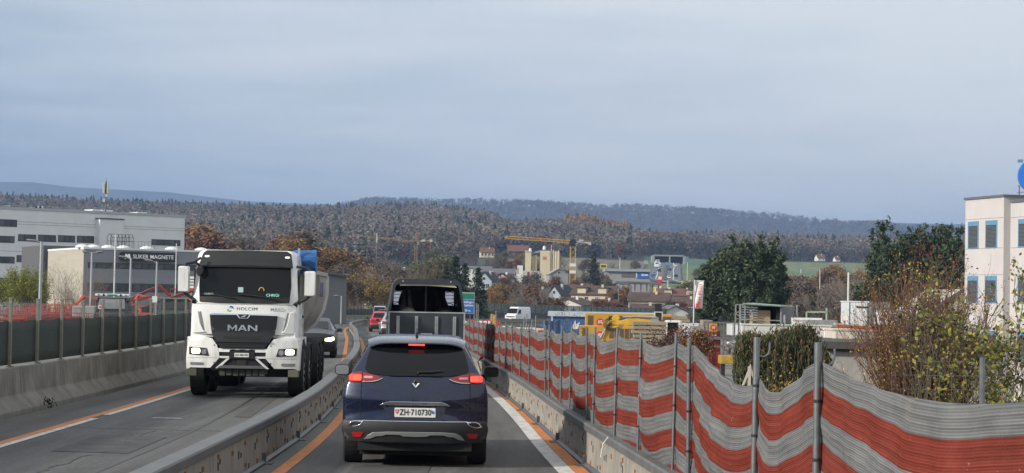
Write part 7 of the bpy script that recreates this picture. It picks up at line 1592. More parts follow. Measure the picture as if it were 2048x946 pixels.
# ------------------------------------------------------------------ lamp posts
lampg = mat('lamp_post_grey', (.34, .36, .38), rough=.5, metal=.4, var=.1)
def lamp(px, ytop, Y, r_, heads, label, pole_only=False, cat='street lamp'):
    p = P(px, ytop, Y); z0 = landz(p.x, Y); e = empty('street_lamp' if not pole_only else 'flag_pole', (p.x, Y, z0), 0, label, cat); h = p.z - z0
    mb = MB(); mb.tube([(0, 0, 0), (0, 0, h * .5), (0, 0, h)], [r_, r_ * .9, r_ * .7], 12); mb.build('pole', lampg if not pole_only else framew, e, smooth=True); mb = MB(); mb.box(-r_ * 1.6, r_ * 1.6, -r_ * 1.6, r_ * 1.6, 0, .25); mb.build('foot', galv, e)
    for hd_ in heads:
        s_, L3, tilt = hd_; mb = MB(); mb.tube([(0, 0, h - .08), (s_ * .3, 0, h + .02)], r_ * .5, 8); mb.loft([[(s_ * (.25 + L3 * t), w_ * math.cos(a), h + .02 + tilt * t + tk * math.sin(a)) for a in [j * PI / 5 for j in range(10)]] for t, w_, tk in ((0, .06, .04), (.25, .16, .08), (.8, .16, .07), (1, .05, .02))]); mb.build('lamp_head', mat('lamp_head_grey', (.16, .17, .18), rough=.5), e, smooth=True)
lamp(83, 483, 112, .10, [(-1, .6, .06)], 'thick grey street lamp nearest the left edge behind the green fence')
lamp(184, 505, 122, .085, [(1, .45, .04), (-1, .35, .05)], 'second thick street lamp from the left, before the beige wall')
lamp(262, 516, 125, .085, [(-1, .55, .08)], 'street lamp in front of the left letters of the black board')
lamp(314, 523, 128, .08, [(-1, .55, .08)], 'street lamp in front of the right letters of the black board')
lamp(231, 469, 170, .07, [], 'tall thin white pole left of the black name board', True, 'pole'); lamp(353, 487, 200, .06, [], 'thin pale pole just left of the truck mirror', True, 'pole')
lamp(683, 592, 190, .08, [(-1, .5, .0)], 'short street lamp before the grey shed by the far left wall')
# ------------------------------------------------------------------ plain grey hall right of the truck
gh = empty('grey_hall', (P(640, 600, 205).x, 205, -1), 0, 'plain windowless grey hall with sloping roof edge right behind the truck', 'hall'); k = 205 / F
x1 = (688 - 640) * k; zh0 = P(600, 538, 205).z + 1; zh1 = P(688, 553, 205).z + 1
mb = MB(); mb.add([(-60 * k, 0, 0), (x1, 3, 0), (x1 - 1.6, 20, 0), (-60 * k, 20, 0), (-60 * k, 0, zh0), (x1, 3, zh1), (x1 - 1.6, 20, zh1 + .3), (-60 * k, 20, zh0)], [(0, 1, 5, 4), (1, 2, 6, 5), (2, 3, 7, 6), (3, 0, 4, 7), (4, 5, 6, 7)]); mb.build('wall', mat('hall_grey', (.16, .165, .17), rough=.8, var=.06, stretch=(4, 4, .3)), gh)
mb = MB(); mb.bar((-60 * k, -.15, zh0 + .1), (x1 + .1, 2.85, zh1 + .1), .4, .25); mb.bar((x1 + .1, 2.85, zh1 + .1), (x1 - 1.5, 20, zh1 + .4), .4, .25); mb.build('roof_edge', Rg, gh)

# ================================================================== red machines in the yard
rm = mat('machine_red', (.22, .020, .013), rough=.45, var=.15, scale=2, coat=.3, dirt=.2); om_ = mat('machine_orange', (.42, .06, .02), rough=.45, var=.15)
def telehandler(px, Y, yaw, label, boom=.35, s=1.0):
    p = P(px, 600, Y); e = empty('boom_lift', (p.x, Y, landz(p.x, Y)), yaw, label, 'boom lift'); e.scale = (s, s, s * .78)
    mb = MB(); mb.box(-1.9, 1.9, -.75, .75, .45, .95); mb.box(-1.7, -.3, -.7, .7, .95, 1.45); mb.build('chassis', rm, e, bevel=.06)
    for x in (-1.3, 1.3):
        for y in (-.95, .95): mb = MB(); mb.tube([(x, y - .17, .45), (x, y + .17, .45)], .45, 16); mb.build('wheel', tyrem, e, smooth=True)
    mb = MB(); mb.box(-.6, .6, -.5, .5, 1.4, 1.9); mb.build('turntable', tdk, e, bevel=.04)
    a = Vector((-.5, 0, 1.7)); b = a + Vector((3.4 * math.cos(boom), 0, 3.4 * math.sin(boom))); mb = MB(); mb.bar(a, b, .24, .26); mb.bar(a.lerp(b, .6), b + (b - a) * .22, .16, .17); bo_ = mb.build('boom', rm, e, bevel=.02)
    mb = MB(); mb.tube([a + Vector((.5, 0, -.25)), a.lerp(b, .5) + Vector((0, 0, -.2))], .07, 8); mb.build('cylinder', silverp, bo_)
    c = b + (b - a) * .22; d = c + Vector((1.1, 0, -1.3)); mb = MB(); mb.bar(c, d, .18, .2); mb.build('fly_arm', om_, bo_, bevel=.02)
    mb = MB(); [mb.bar(d + Vector((x, y, 0)), d + Vector((x, y, 1.0)), .05) for x in (0, .8) for y in (-.6, .6)]; [mb.bar(d + Vector((0, y, z)), d + Vector((.8, y, z)), .05) for y in (-.6, .6) for z in (0, .5, 1)]; [mb.bar(d + Vector((x, -.6, z)), d + Vector((x, .6, z)), .05) for x in (0, .8) for z in (0, .5, 1)]; mb.build('platform', rm, e)
telehandler(215, 142, .1, 'red boom lift with raised arm behind the black pickup cab', .3); telehandler(262, 138, 2.9, 'red boom lift in the middle of the machine yard left of the third lamp', .25); telehandler(295, 134, .3, 'red boom lift between the two lamps before the black board', .45)
telehandler(330, 131, -.3, 'red boom lift whose orange arm slopes down near the right lamp', .40); telehandler(240, 150, .5, 'rear red boom lift with orange head above the pickup roof', .55); telehandler(278, 140, -.5, 'red boom lift low between the second and third lamp', .12, .9); telehandler(305, 143, 2.4, 'red boom lift with low boom between the third and fourth lamp', .15, .9); telehandler(232, 136, -.9, 'red boom lift close behind the pickup light bar', .2, .85)
telehandler(350, 146, 2.6, 'rear red boom lift partly hidden by the truck mirror', .3)
def scissor(px, Y, n, label, w_=2.4):
    p = P(px, 600, Y); e = empty('scissor_lift', (p.x, Y, landz(p.x, Y)), .1, label, 'scissor lift'); e.scale = (.9, .9, .62); mb = MB(); mb.box(-w_ / 2, w_ / 2, -.6, .6, .3, .7); mb.build('base', rm, e, bevel=.03); mb = MB()
    for i in range(n):
        for y in (-.5, .5): mb.bar((-w_ * .42, y, .75 + i * .22), (w_ * .42, y, .93 + i * .22), .09); mb.bar((-w_ * .42, y, .93 + i * .22), (w_ * .42, y, .75 + i * .22), .09)
    z = .78 + n * .22; mb.build('scissor_arms', rm, e); mb = MB(); mb.box(-w_ / 2, w_ / 2, -.6, .6, z, z + .12); [mb.bar((x, y, z), (x, y, z + .9), .04) for x in (-w_ / 2, -w_ / 4, 0, w_ / 4, w_ / 2) for y in (-.58, .58)]; [mb.bar((-w_ / 2, y, z + h_), (w_ / 2, y, z + h_), .04) for y in (-.58, .58) for h_ in (.45, .9)]; mb.build('platform', rm if n % 2 else om_, e)
    for x in (-w_ * .38, w_ * .38):
        for y in (-.6, .6): mb = MB(); mb.tube([(x, y - .06, .2), (x, y + .06, .2)], .2, 12); mb.build('wheel', tyrem, e, smooth=True)
for i, (px, Y, n) in enumerate(((14, 118, 2), (40, 122, 3), (100, 120, 4), (128, 119, 3), (152, 123, 2), (176, 117, 1))): scissor(px, Y, n, ['scissor lift low at the left picture edge', 'red scissor lift second from the left edge below the green shrub', 'red scissor lift right of the thick left lamp', 'folded red scissor lift below the bare grey shrub', 'red scissor lift left of the white tank', 'low orange scissor lift just left of the second lamp'][i])
for i in range(9): scissor(52 + i * 15.5, 127 + (i * 7) % 11, 2 + i % 3, '%s red lift from the left in the rear row of lifts behind the green fence' % (['first'] + ORD[1:])[i])
# dark pickup with light bar, and two dark vans
def boxcar(px, Y, yaw, label, m_, nm='parked_pickup', bar=False):
    p = P(px, 600, Y); e = empty(nm, (p.x, Y, landz(p.x, Y)), yaw, label, 'pickup truck' if bar else 'van'); mb = MB()
    mb.loft([[(-.95, y, .45), (-.98, y, z1 * .55), (-.85, y, z1), (.85, y, z1), (.98, y, z1 * .55), (.95, y, .45)] for y, z1 in ((0, 1.0), (.1, 1.15), (1.3, 1.35), (2.0, 2.1), (4.8, 2.15), (4.95, 1.9))]); mb.build('body', m_, e, smooth=True, ang=30)
    mb = MB(); mb.add([(-.82, 1.32, 1.42), (.82, 1.32, 1.42), (.74, 1.93, 2.02), (-.74, 1.93, 2.02)], [(0, 1, 2, 3)]); o = mb.build('windscreen', mat('screen_reflect', (.16, .17, .18), rough=.15) if bar else glassm, e); o.location = (0, -.03, .03)
    for s_ in (-1, 1):
        mb = MB(); mb.box(s_ * .93 - .02, s_ * .93 + .02, 2.1, 3.3, 1.35, 1.95); mb.build('side_window', glassm, e); mb = MB(); mb.box(s_ * .6 - .15, s_ * .6 + .15, -.03, .05, .75, .95); mb.build('headlamp', clearlens, e)
        for y in (.9, 4.0): wheel(e, s_ * .85, y, .38, .25)
        mb = MB(); mb.box(s_ * 1.12 - .1, s_ * 1.12 + .1, 1.6, 1.7, 1.35, 1.6); mb.build('wing_mirror', blackp, e)
    if bar:
        mb = MB(); mb.box(-1.0, 1.0, 1.85, 2.2, 2.2, 2.34); b_ = mb.build('light_bar', Wp, e, bevel=.03)
        for x in (-.8, -.5, .5, .8): mb = MB(); mb.tube([(x, 1.82, 2.26), (x, 1.86, 2.26)], .07, 10); mb.build('lamp', blackp if abs(x) < .6 else clearlens, b_)
        mb = MB(); mb.box(-.3, .3, 1.83, 1.86, 2.22, 2.31); mb.build('green_strip', gsg, b_)
boxcar(218, 118, .1, 'black pickup with white roof light bar facing the road in the machine yard', blk, bar=True); boxcar(352, 128, .25, 'dark green van beside the truck mirror', mat('dark_green_paint', (.02, .035, .025), rough=.4), 'parked_van'); boxcar(378, 138, .2, 'black van mostly hidden by the truck mirror', blk, 'parked_van')
p = P(168, 600, 119); tk = empty('white_tank', (p.x, 119, landz(p.x, 119)), 0, 'grey white box container left of the second lamp', 'container'); mb = MB(); mb.box(-.7, .7, 0, 1.2, .2, 1.6); mb.build('box', Gy, tk, bevel=.08); mb = MB(); mb.box(-.7, .7, .1, 1.1, 0, .2); mb.build('skid', tdk, tk)
def board(name, px, y0, y1, w_px, Y, label, m_, extra=None, poleh=True):
    p = P(px, y1, Y); z0 = landz(p.x, Y); k = Y / F; e = empty(name, (p.x, Y, z0), 0, label, 'sign'); zt = P(px, y0, Y).z - z0; zb = p.z - z0
    mb = MB(); mb.tube([(0, .06, 0), (0, .06, zt)], .035, 8); mb.build('post', galv, e); mb = MB(); mb.prism(rrect(-w_px / 2 * k, w_px / 2 * k, zb, zt, .03), 0, .03); mb.build('panel', m_, e); return e, k, zb, zt
board('small_sign', 309, 592, 605, 10, 100, 'small pale notice with green mark on the lamp post before the red machines', mat('notice', (.5, .6, .55)))
e, k, zb, zt = board('small_sign', 200, 610, 618, 7, 90, 'small round red and white sign behind the fence mesh', wsg); mb = MB(); mb.tube([(0, -.02, (zb + zt) / 2), (0, .0, (zb + zt) / 2)], .05, 12); mb.build('red_dot', rsg, e)
e, k, zb, zt = board('directory_sign', 384, 553, 582, 15, 60, 'stack of white name plates with an orange one between truck mirror and cab', wsg)
mb = MB(); mb.box(-7 * k, 7 * k, -.02, 0, zb, zb + (zt - zb) * .2); mb.build('orange_plate', om_, e)
for i in range(4): text('lettering', ['Lager', 'Werkhof', 'Empfang', 'Tor 2'][i], .06, inkm, (0, -.012, zb + (zt - zb) * (.3 + i * .19)), parent=e, ext=.001) if False else None
for i in range(3): mb = MB(); zz_ = zb + (zt - zb) * (.4 + i * .2); mb.box(-7 * k, 7 * k, -.015, 0, zz_, zz_ + .02); mb.build('plate_gap', Rdk, e)
e, k, zb, zt = board('round_sign', 386, 586, 600, 14, 60.3, 'round grey sign below the stack of name plates beside the truck mirror', Gy)
# ================================================================== white office building at the right edge
Ow = mat('office_panel', (.50, .475, .465), rough=.75, var=.05, scale=.6, dirt=.1); Obl = mat('office_blue', (.11, .24, .38), rough=.5, var=.08); capm = mat('parapet_cap', (.12, .12, .14), rough=.5); slat = mat('blind_slat', (.16, .165, .17), rough=.5, metal=.3)
wo_ = empty('white_office', (P(2006, 600, 118.6).x, 118.6, -3.4), 0, 'white office building with blue framed windows at the right picture edge', 'building')
pa, pb = P(1929, 600, 123), P(2006, 600, 118.6); dv = (pa - pb); dv.z = 0; La = dv.length; wo_.rotation_euler = (0, 0, math.atan2(dv.y, dv.x) - PI / 2)   # local +y runs back along the left face
def oz(y, Y=120): return P(2000, y, Y).z + 3.4
H1 = oz(396); mb = MB(); mb.box(0, 9, 0, La, 0, H1); mb.build('wall', Ow, wo_); mb = MB(); mb.box(-.08, 9, -.08, La + .08, H1, H1 + .14); mb.build('roof_cap', capm, wo_)
mb = MB(); mb.box(.45, 9, -14, -.001, 0, H1 - .35); mb.build('wing_wall', Ow, wo_); mb = MB(); mb.box(.37, 9, -14, -.1, H1 - .35, H1 - .22); mb.build('wing_cap', capm, wo_)
def owin(y0, y1, zt, zb, xf, par):
    e1 = MB(); e1.box(xf - .03, xf + .05, y0, y1, zb, zt); fr = e1.build('window', Obl, par)
    m_ = MB(); m_.box(xf - .035, xf - .028, y0 + .12, y1 - .1, zb + .06, zt - .28); m_.build('pane', winm, fr); m_ = MB(); n = 16
    for i in range(n): z = zb + .1 + (zt - .3 - zb - .1) * i / n; m_.box(xf - .055, xf - .037, y0 + .13, y1 - .11, z, z + .035)
    m_.build('blind', slat, fr)
for fl, (ya, yb) in enumerate(((441, 496), (552, 606), (662, 716))):
    zt, zb = oz(ya), oz(yb)
    owin(La * .64, La * .92, zt, zb, 0, wo_); owin(La * .16, La * .46, zt, zb, 0, wo_)
    owin(-2.3, -.9, zt, zb, .45, wo_); owin(-4.4, -3.0, zt, zb, .45, wo_); owin(-7.4, -6.0, zt, zb, .45, wo_)
for yj in (437, 497, 550, 607, 660):
    mb = MB(); z = oz(yj); mb.box(-.006, .0, .01, La - .01, z, z + .02); mb.box(.444, .45, -13.9, -.05, z, z + .02); mb.build('panel_joint', capm, wo_)
mb = MB()
for y in (-11, -8, -5, -2, 1): mb.bar((1.6, y, H1), (1.6, y, H1 + .75), .05)
for z in (.35, .75): mb.bar((1.6, -12, H1 + z), (1.6, 1.2, H1 + z), .04)
mb.build('roof_railing', galv, wo_)
mb = MB(); c = Vector((2.4, -3.2, H1 + 1.35)); mb.tube([c + Vector((-.1, 0, 0)), c + Vector((.1, 0, 0))], 1.25, 40); rd = P(2066, 352, 112); 
e = empty('round_sign', (P(2068, 600, 113).x, 113, H1 - 3.4 - .2), 0, 'large round blue sign on the office roof cut by the right picture edge', 'sign'); mb = MB(); hh_ = P(2068, 352, 113).z - (H1 - 3.6); mb.tube([(0, -.12, hh_), (0, .12, hh_)], .98, 48); mb.build('disc', mat('bright_blue', (.02, .17, .62), rough=.4), e, smooth=True, ang=40); mb = MB(); mb.tube([(0, 0, 0), (0, 0, hh_)], .06, 8); mb.box(-1.0, -.7, -.05, .05, hh_ + .75, hh_ + .92); mb.build('pole', Obl, e)
lw = empty('low_white_hall', (P(1858, 600, 126).x, 126, -3.4), 0, 'low white hall with sloping roof edge behind the twiggy shrub', 'hall'); k = 126 / F; mb = MB(); z1, z2 = P(1858, 626, 126).z + 3.4, P(1930, 578, 126).z + 3.4; xx = (1960 - 1858) * k
mb.add([(0, 0, 0), (xx, 0, 0), (xx, 12, 0), (0, 12, 0), (0, 0, z1), (72 * k, 0, z2), (xx, 0, z2), (xx, 12, z2), (72 * k, 12, z2), (0, 12, z1)], [(0, 1, 6, 5, 4), (0, 4, 9, 3), (4, 5, 8, 9), (5, 6, 7, 8), (1, 2, 7, 6)]); mb.build('wall', mat('hall_white', (.55, .54, .51), rough=.8, var=.08, dirt=.25), lw); mb = MB(); mb.bar((-.1, -.06, z1 + .05), (72 * k, -.06, z2 + .05), .2, .14); mb.bar((72 * k, -.06, z2 + .05), (xx, -.06, z2 + .05), .2, .14); mb.build('roof_edge', capm, lw)
# ------------------------------------------------------------------ garage block
k = 62 / F; ga = empty('garage_block', (P(1652, 600, 62).x, 62, -3.3), -.12, 'low grey flat roofed garage between hedge and twiggy shrub', 'garage'); zt = P(1700, 690, 62).z + 3.3
mb = MB(); mb.box(.15, 5.2, .15, 7, 0, zt - .12); mb.build('wall', mat('garage_grey', (.30, .29, .27), rough=.85, var=.1, dirt=.3), ga); mb = MB(); mb.box(-.1, 5.6, -.15, 7.3, zt - .12, zt + .1); mb.box(.1, 5.4, .02, 7.1, zt - .2, zt - .12); mb.build('roof_slab', mat('bitumen', (.055, .052, .05), rough=.9, var=.3), ga); mb = MB(); mb.tube([(1.0, .1, 1.9), (2.6, .06, 2.15)], .025, 6); mb.build('loose_pipe', blackp, ga)
mb = MB(); pt = P(1830, 783, 27); mb.loft([[(pt.x + math.cos(a) * r_, 27 + math.sin(a) * r_ * .6, .55 + z) for a in [j * PI / 6 for j in range(12)]] for r_, z in ((.12, .1), (.13, .3), (.11, .40), (.03, .43))]); tag(mb.build('grit_bin', mat('bin_yellow', (.65, .42, .02), rough=.5), smooth=True, ang=40), 'small yellow grit bin at the foot of the twiggy shrub', 'bin')
e = empty('fence_post', (P(1966, 600, 20).x, 20, -.4), 0, 'grey wire fence post right of the twiggy shrub', 'fence'); mb = MB(); zt_ = P(1966, 715, 20).z + .4; mb.tube([(0, 0, 0), (0, 0, zt_)], .028, 10); mb.build('post', polem, e, smooth=True); mb = MB(); [mb.bar((-.9, .02, zt_ - .05 - .14 * i), (1.2, .02, zt_ - .04 - .14 * i), .004) for i in range(7)]; [mb.bar((-.9 + .12 * i, .02, .2), (-.9 + .12 * i, .02, zt_ - .05), .003) for i in range(18)]; mb.build('wire', galv, e)
# ------------------------------------------------------------------ banner flag
e = empty('banner_flag', (P(1386, 600, 148).x, 148, -3.2), 0, 'tall white hanging banner with red lettering left of the middle pines', 'flag'); k = 148 / F; zf = lambda y: P(1390, y, 148).z + 3.2
mb = MB(); mb.tube([(0, 0, 0), (.1, 0, zf(560))], .045, 8); mb.bar((.1, 0, zf(561)), (22 * k, 0, zf(561)), .03); mb.build('pole', framew, e, smooth=True)
mb = MB(); rows_ = []
for i in range(12): t = i / 11; yv = 561 + 56 * t; rows_.append([(4 * k + (17 - 1.5 * t) * k * j / 6, .12 * math.sin(t * 5 + j * .6), zf(yv + .8 * j / 6)) for j in range(7)])
mb.loft(rows_, closed=False, caps=False); fl = mb.build('cloth', mat('flag_cloth', (.62, .61, .62), rough=.8), e, smooth=True); fl.modifiers.new('s', 'SOLIDIFY').thickness = .01
text('lettering', 'CH Pl\u00fcss', .42, rsg, (13.5 * k, -.16, zf(588)), rot=(PI / 2, -PI / 2, 0), parent=fl, ext=.004); mb = MB(); mb.box(6 * k, 13 * k, -.17, -.14, zf(614), zf(607)); mb.add([(8 * k, -.17, zf(607)), (13 * k, -.17, zf(607)), (13 * k, -.17, zf(603))], [(0, 1, 2)]); mb.build('red_house', rsg, fl)
# ------------------------------------------------------------------ blue site shed, yellow containers
def gz(px, Y): p = P(px, 600, Y); return p.x, landz(p.x, Y)
x, z0 = gz(1103, 230); k = 230 / F; e = empty('site_shed', (x, 230, z0), 0, 'long blue site shed with pale grey blue roof beyond the yellow containers', 'shed'); zt = P(1150, 633, 230).z - z0; mb = MB(); mb.box(0, 205 * k, 0, 6, 0, zt); mb.build('wall', mat('shed_blue', (.03, .11, .30), rough=.6, var=.15, stretch=(3, 3, .2)), e); mb = MB(); zr = P(1150, 623, 230).z - z0; mb.add([(-.3, -.3, zt), (215 * k, -.3, zt), (215 * k, 3, zr), (-.3, 3, zr), (-.3, 6.3, zt), (215 * k, 6.3, zt)], [(0, 1, 2, 3), (3, 2, 5, 4), (0, 3, 4), (1, 5, 2)]); mb.build('roof', mat('shed_roof', (.33, .38, .43), rough=.5, metal=.2), e); mb = MB(); mb.prism([(42 * k, zt - 1.2), (48 * k, zt - .4), (50 * k, zt - .9), (58 * k, zt - .6), (54 * k, zt - 1.4), (46 * k, zt - 1.5)], -.03, 0); mb.build('white_mark', wsg, e); mb = MB(); mb.tube([(2 * k, -.4, 0), (2 * k, -.4, zt)], .08, 8); mb.build('downpipe', framew, e)
mub = mat('container_yellow', (.50, .27, .03), rough=.5, var=.12, scale=1, dirt=.2); mpan = mat('container_brown', (.10, .065, .04), rough=.6, var=.2, stretch=(8, 1, 1))
def m_logo(par, x, y, z, s):
    mb = MB(); mb.tube([(x, y - .01, z), (x, y, z)], s, 20); a = mb.build('round_logo', rsg, par); mb = MB(); [mb.box(x - s * .45 + i * s * .36, x - s * .27 + i * s * .36, y - .03, y - .012, z - s * .35, z + s * .4) for i in range(3)]; mb.box(x - s * .45, x + s * .62, y - .03, y - .012, z + s * .25, z + s * .42); mb.build('letter_m', wsg, a)
for i, (p0, p1, ya, yb, Y, lab) in enumerate(((1171, 1345, 626, 652, 172, 'upper yellow site container with brown panels and round red logo'), (1160, 1345, 651, 700, 166, 'lower yellow site container with brown panels before the upper one'))):
    x, z0 = gz(p0, Y); k = Y / F; zb = (P(p0, yb, Y).z if i == 0 else z0); zt = P(p0, ya, Y).z; Ls = (p1 - p0) * k; e = empty('site_container', (x, Y, zb), -.03, lab, 'container'); h = zt - zb
    mb = MB(); mb.box(0, Ls, 0, 2.4, 0, h); mb.build('shell', mub, e, bevel=.04); mb = MB(); mb.box(Ls * (.27 if i == 0 else .32), Ls * .985, -.03, 0, h - 1.0, h - .2); mb.box(Ls * .03, Ls * .09, -.03, 0, h - 1.0, h - .2); mb.build('panel', mpan, e)
    [mb_.build('rib', mub, e) for mb_ in [MB().box(Ls * .32 + j * Ls * .055 - .02, Ls * .32 + j * Ls * .055 + .02, -.05, -.03, h - 1.0, h - .2) for j in range(12)]] if i else None
    m_logo(e, Ls * (.17 if i == 0 else .22), -.02, h - .75, .32)
if True: # stand for the upper container
    x, z0 = gz(1171, 172); mb = MB(); [mb.box(x + a, x + a + .25, 172.3 + b, 172.55 + b, z0 - .1, P(1171, 652, 172).z) for a in (.3, 3.5, 6.8) for b in (0, 1.6)]; tag(mb.build('trestle', Wd), 'timber trestle carrying the upper yellow container', 'trestle')
# ------------------------------------------------------------------ excavator
EY = 118; x, z0 = gz(1352, EY); ex = empty('excavator', (x, EY, z0), 0, 'yellow excavator with raised folded boom and white cab in the building yard', 'excavator'); k = EY / F
def ep(px, py, y=0): q_ = P(px, py, EY + y); return Vector((q_.x - x, y, q_.z - z0))
ym = mat('digger_yellow', (.66, .38, .03), rough=.45, var=.12, scale=2, coat=.2, dirt=.2)
mb = MB(); o_ = [ep(1316, 640), ep(1318, 635), ep(1300, 633), ep(1265, 634), ep(1243, 641), ep(1215, 641), ep(1203, 646), ep(1207, 652), ep(1225, 650), ep(1250, 652), ep(1290, 648), ep(1312, 648), ep(1322, 646)]; mb.prism([(p.x, p.z) for p in o_], -.22, .22); mb.build('boom', ym, ex, bevel=.03)
mb = MB(); o_ = [ep(1230, 629), ep(1237, 630), ep(1240, 637), ep(1226, 652), ep(1222, 662), ep(1212, 683), ep(1204, 682), ep(1210, 665), ep(1212, 650), ep(1222, 638)]; mb.prism([(p.x, p.z) for p in o_], -.17, .17); mb.build('stick', ym, ex, bevel=.03)
for a, b, r_ in ((ep(1245, 634), ep(1275, 633), .05), (ep(1275, 633), ep(1312, 635), .075), (ep(1214, 652), ep(1200, 676), .06), (ep(1222, 646), ep(1214, 652), .08)): mb = MB(); mb.tube([a + Vector((0, -.25, 0)), b + Vector((0, -.25, 0))], r_, 10); mb.build('ram', silverp if r_ < .08 else tdk, ex, smooth=True)
mb = MB()
for j in range(4): c = ep(1226, 643); mb.tube([c + Vector(((.30 + .05 * j) * math.cos(a) * 1.3, -.3 - .02 * j, (.26 + .05 * j) * math.sin(a) - .15)) for a in [R(100 + 20 * q_) for q_ in range(14)]], .022, 6)
mb.build('hoses', blackp, ex, smooth=True); mb = MB(); mb.prism([(p.x, p.z) for p in (ep(1212, 681), ep(1202, 681), ep(1196, 690), ep(1200, 700), ep(1212, 702), ep(1216, 692))], -.5, .5); mb.build('bucket', tdk, ex, bevel=.03)
mb = MB(); c = ep(1309, 641); mb.tube([c + Vector((0, -.28, 0)), c + Vector((0, .28, 0))], .22, 16); mb.build('pivot', silverp, ex)
cb0, cb1 = ep(1330, 680), ep(1362, 641); mb = MB(); mb.box(cb0.x, cb1.x, -.6, .7, cb0.z - .6, cb1.z); cbo = mb.build('cab', mat('cab_white', (.62, .62, .60), rough=.4), ex, bevel=.08); mb = MB(); mb.box(cb0.x + .08, cb1.x - .22, -.62, -.6, cb0.z + .1, cb1.z - .12); mb.box(cb0.x - .02, cb0.x, -.5, .6, cb0.z + .1, cb1.z - .12); mb.build('cab_window', glassm, cbo)
mb = MB(); mb.box(cb0.x - .3, cb1.x + 1.5, -1.2, 1.3, cb0.z - 1.2, cb0.z - .3); mb.build('upper_deck', ym, ex, bevel=.08); mb = MB(); mb.box(-2.2, 1.8, -1.4, -.9, .0, .8); mb.box(-2.2, 1.8, .9, 1.4, 0, .8); mb.build('tracks', tyrem, ex, bevel=.25)
# ------------------------------------------------------------------ stacks of formwork and boards
tim = mat('board_timber', (.27, .23, .16), rough=.9, var=.3, scale=3, stretch=(.4, 3, 6)); tim2 = mat('plywood', (.42, .30, .19), rough=.85, var=.15, stretch=(.4, 1, 10)); sty = mat('stack_steel', (.28, .29, .28), rough=.6, metal=.3, var=.2)
def stack(px0, px1, y0, Y, n, th, label, m_=tim, gap=.5, name='board_stack', jit=.15, dep=2.0):
    x, z0 = gz(px0, Y); k = Y / F; w_ = (px1 - px0) * k; zt = P(px0, y0, Y).z - z0; e = empty(name, (x, Y, z0), random.uniform(-.05, .05), label, 'stack'); step_ = zt / n
    for i in range(n):
        mb = MB(); j = random.uniform(-jit, jit); mb.box(j, w_ + j, 0, dep, i * step_ + step_ * gap * .5, (i + 1) * step_); mb.build('board_layer', m_, e)
        if gap > .2: mb = MB(); [mb.box(w_ * q_ - .06, w_ * q_ + .06, .05, dep - .05, i * step_, i * step_ + step_ * gap * .5) for q_ in (.15, .5, .85)]; mb.build('spacer', Wd, e)
random.seed(3)
stack(1265, 1332, 643, 104, 20, .2, 'tall stack of pale formwork boards before the excavator boom'); stack(1300, 1345, 672, 92, 12, .2, 'short stack of grey boards left of the excavator cab')
stack(1388, 1423, 652, 112, 9, .2, 'stack of dark steel frames right of the excavator cab', sty); stack(1402, 1421, 640, 130, 9, .2, 'tall stack of pale pallets behind the steel frames', tim)
stack(1150, 1190, 676, 108, 6, .2, 'small board stack left of the excavator bucket')
stack(1345, 1378, 632, 190, 14, .2, 'long pale planks piled behind the excavator cab', tim, .2)
# black lit board on post
x, z0 = gz(1317, 140); k = 140 / F; e = empty('black_board', (x, 140, z0), 0, 'black square board above a white framed one behind the excavator boom', 'sign'); za = lambda y: P(1317, y, 140).z - z0; mb = MB(); mb.box(-7 * k, 7 * k, 0, .25, za(622), za(607)); mb.build('upper_board', blackp, e, bevel=.02); mb = MB(); mb.box(-8 * k, 8.5 * k, 0, .2, za(640), za(623.5)); fr = mb.build('lower_board', framew, e); mb = MB(); mb.box(-6 * k, 6.5 * k, -.02, 0, za(640), za(625)); mb.build('dark_field', blackp, fr); mb = MB(); mb.box(-.08, .08, .05, .2, 0, za(622)); mb.build('post', galv, e)
# white low containers, dumper
def wbox(px0, px1, y0, y1, Y, label, m_=whitep, dep=2.0, name='white_container', lid=None, cat='container', win=0, yaw=0):
    x, z0 = gz(px0, Y); k = Y / F; za = lambda y: P(px0, y, Y).z; zb = za(y1) if y1 else z0; e = empty(name, (x, Y, zb), yaw, label, cat); w_ = (px1 - px0) * k; h = za(y0) - zb
    mb = MB(); mb.box(0, w_, 0, dep, 0, h); mb.build('body', m_, e, bevel=.03); mb = MB(); mb.box(-.03, w_ + .03, -.03, dep + .03, h, h + .06); mb.build('lid', lid or m_, e)
    for q_ in range(win): mb = MB(); xx = w_ * (.4 + .3 * q_); mb.box(xx, xx + .35, -.03, 0, h * .76, h * .83); mb.build('window', winm, e)
    mb = MB(); [mb.box(a, a + .06, -.02, 0, .02, h - .02) for a in (0.02, w_ - .08)]; mb.build('corner_post', Obl if win else framew, e); return e, w_, h
wbox(1364, 1399, 648, None, 150, 'low white container right of the excavator cab'); wbox(1484, 1663, 650, None, 80, 'long low white site wall behind the dark hedge', mat('site_white', (.58, .57, .54), rough=.7, dirt=.2), dep=.3, name='site_wall', cat='wall')
wbox(1463, 1483, 648, 671, 96, 'bulky white wrapped bale left of the scaffold rack'); wbox(1649, 1664, 660, 676, 70, 'small white square board right of the hedge', dep=.1, name='white_board', cat='board'); wbox(1669, 1717, 661, 681, 68, 'pale cream tank above the garage roof', mat('tank_cream', (.55, .50, .42), rough=.7), name='cream_tank', cat='tank')
wbox(1697, 1737, 604, 652, 105, 'white site container with blue posts and two small windows', whitep, 2.4, win=2); wbox(1738, 1780, 606, 655, 106, 'grey blue site container beside the white one', mat('cont_greyblue', (.30, .34, .38), rough=.6), 2.4)
wbox(1764, 1812, 623, 650, 92, 'small white container mostly behind the twiggy shrub'); wbox(1718, 1760, 664, 684, 68, 'pale grey box between cream tank and shrub', Gy)
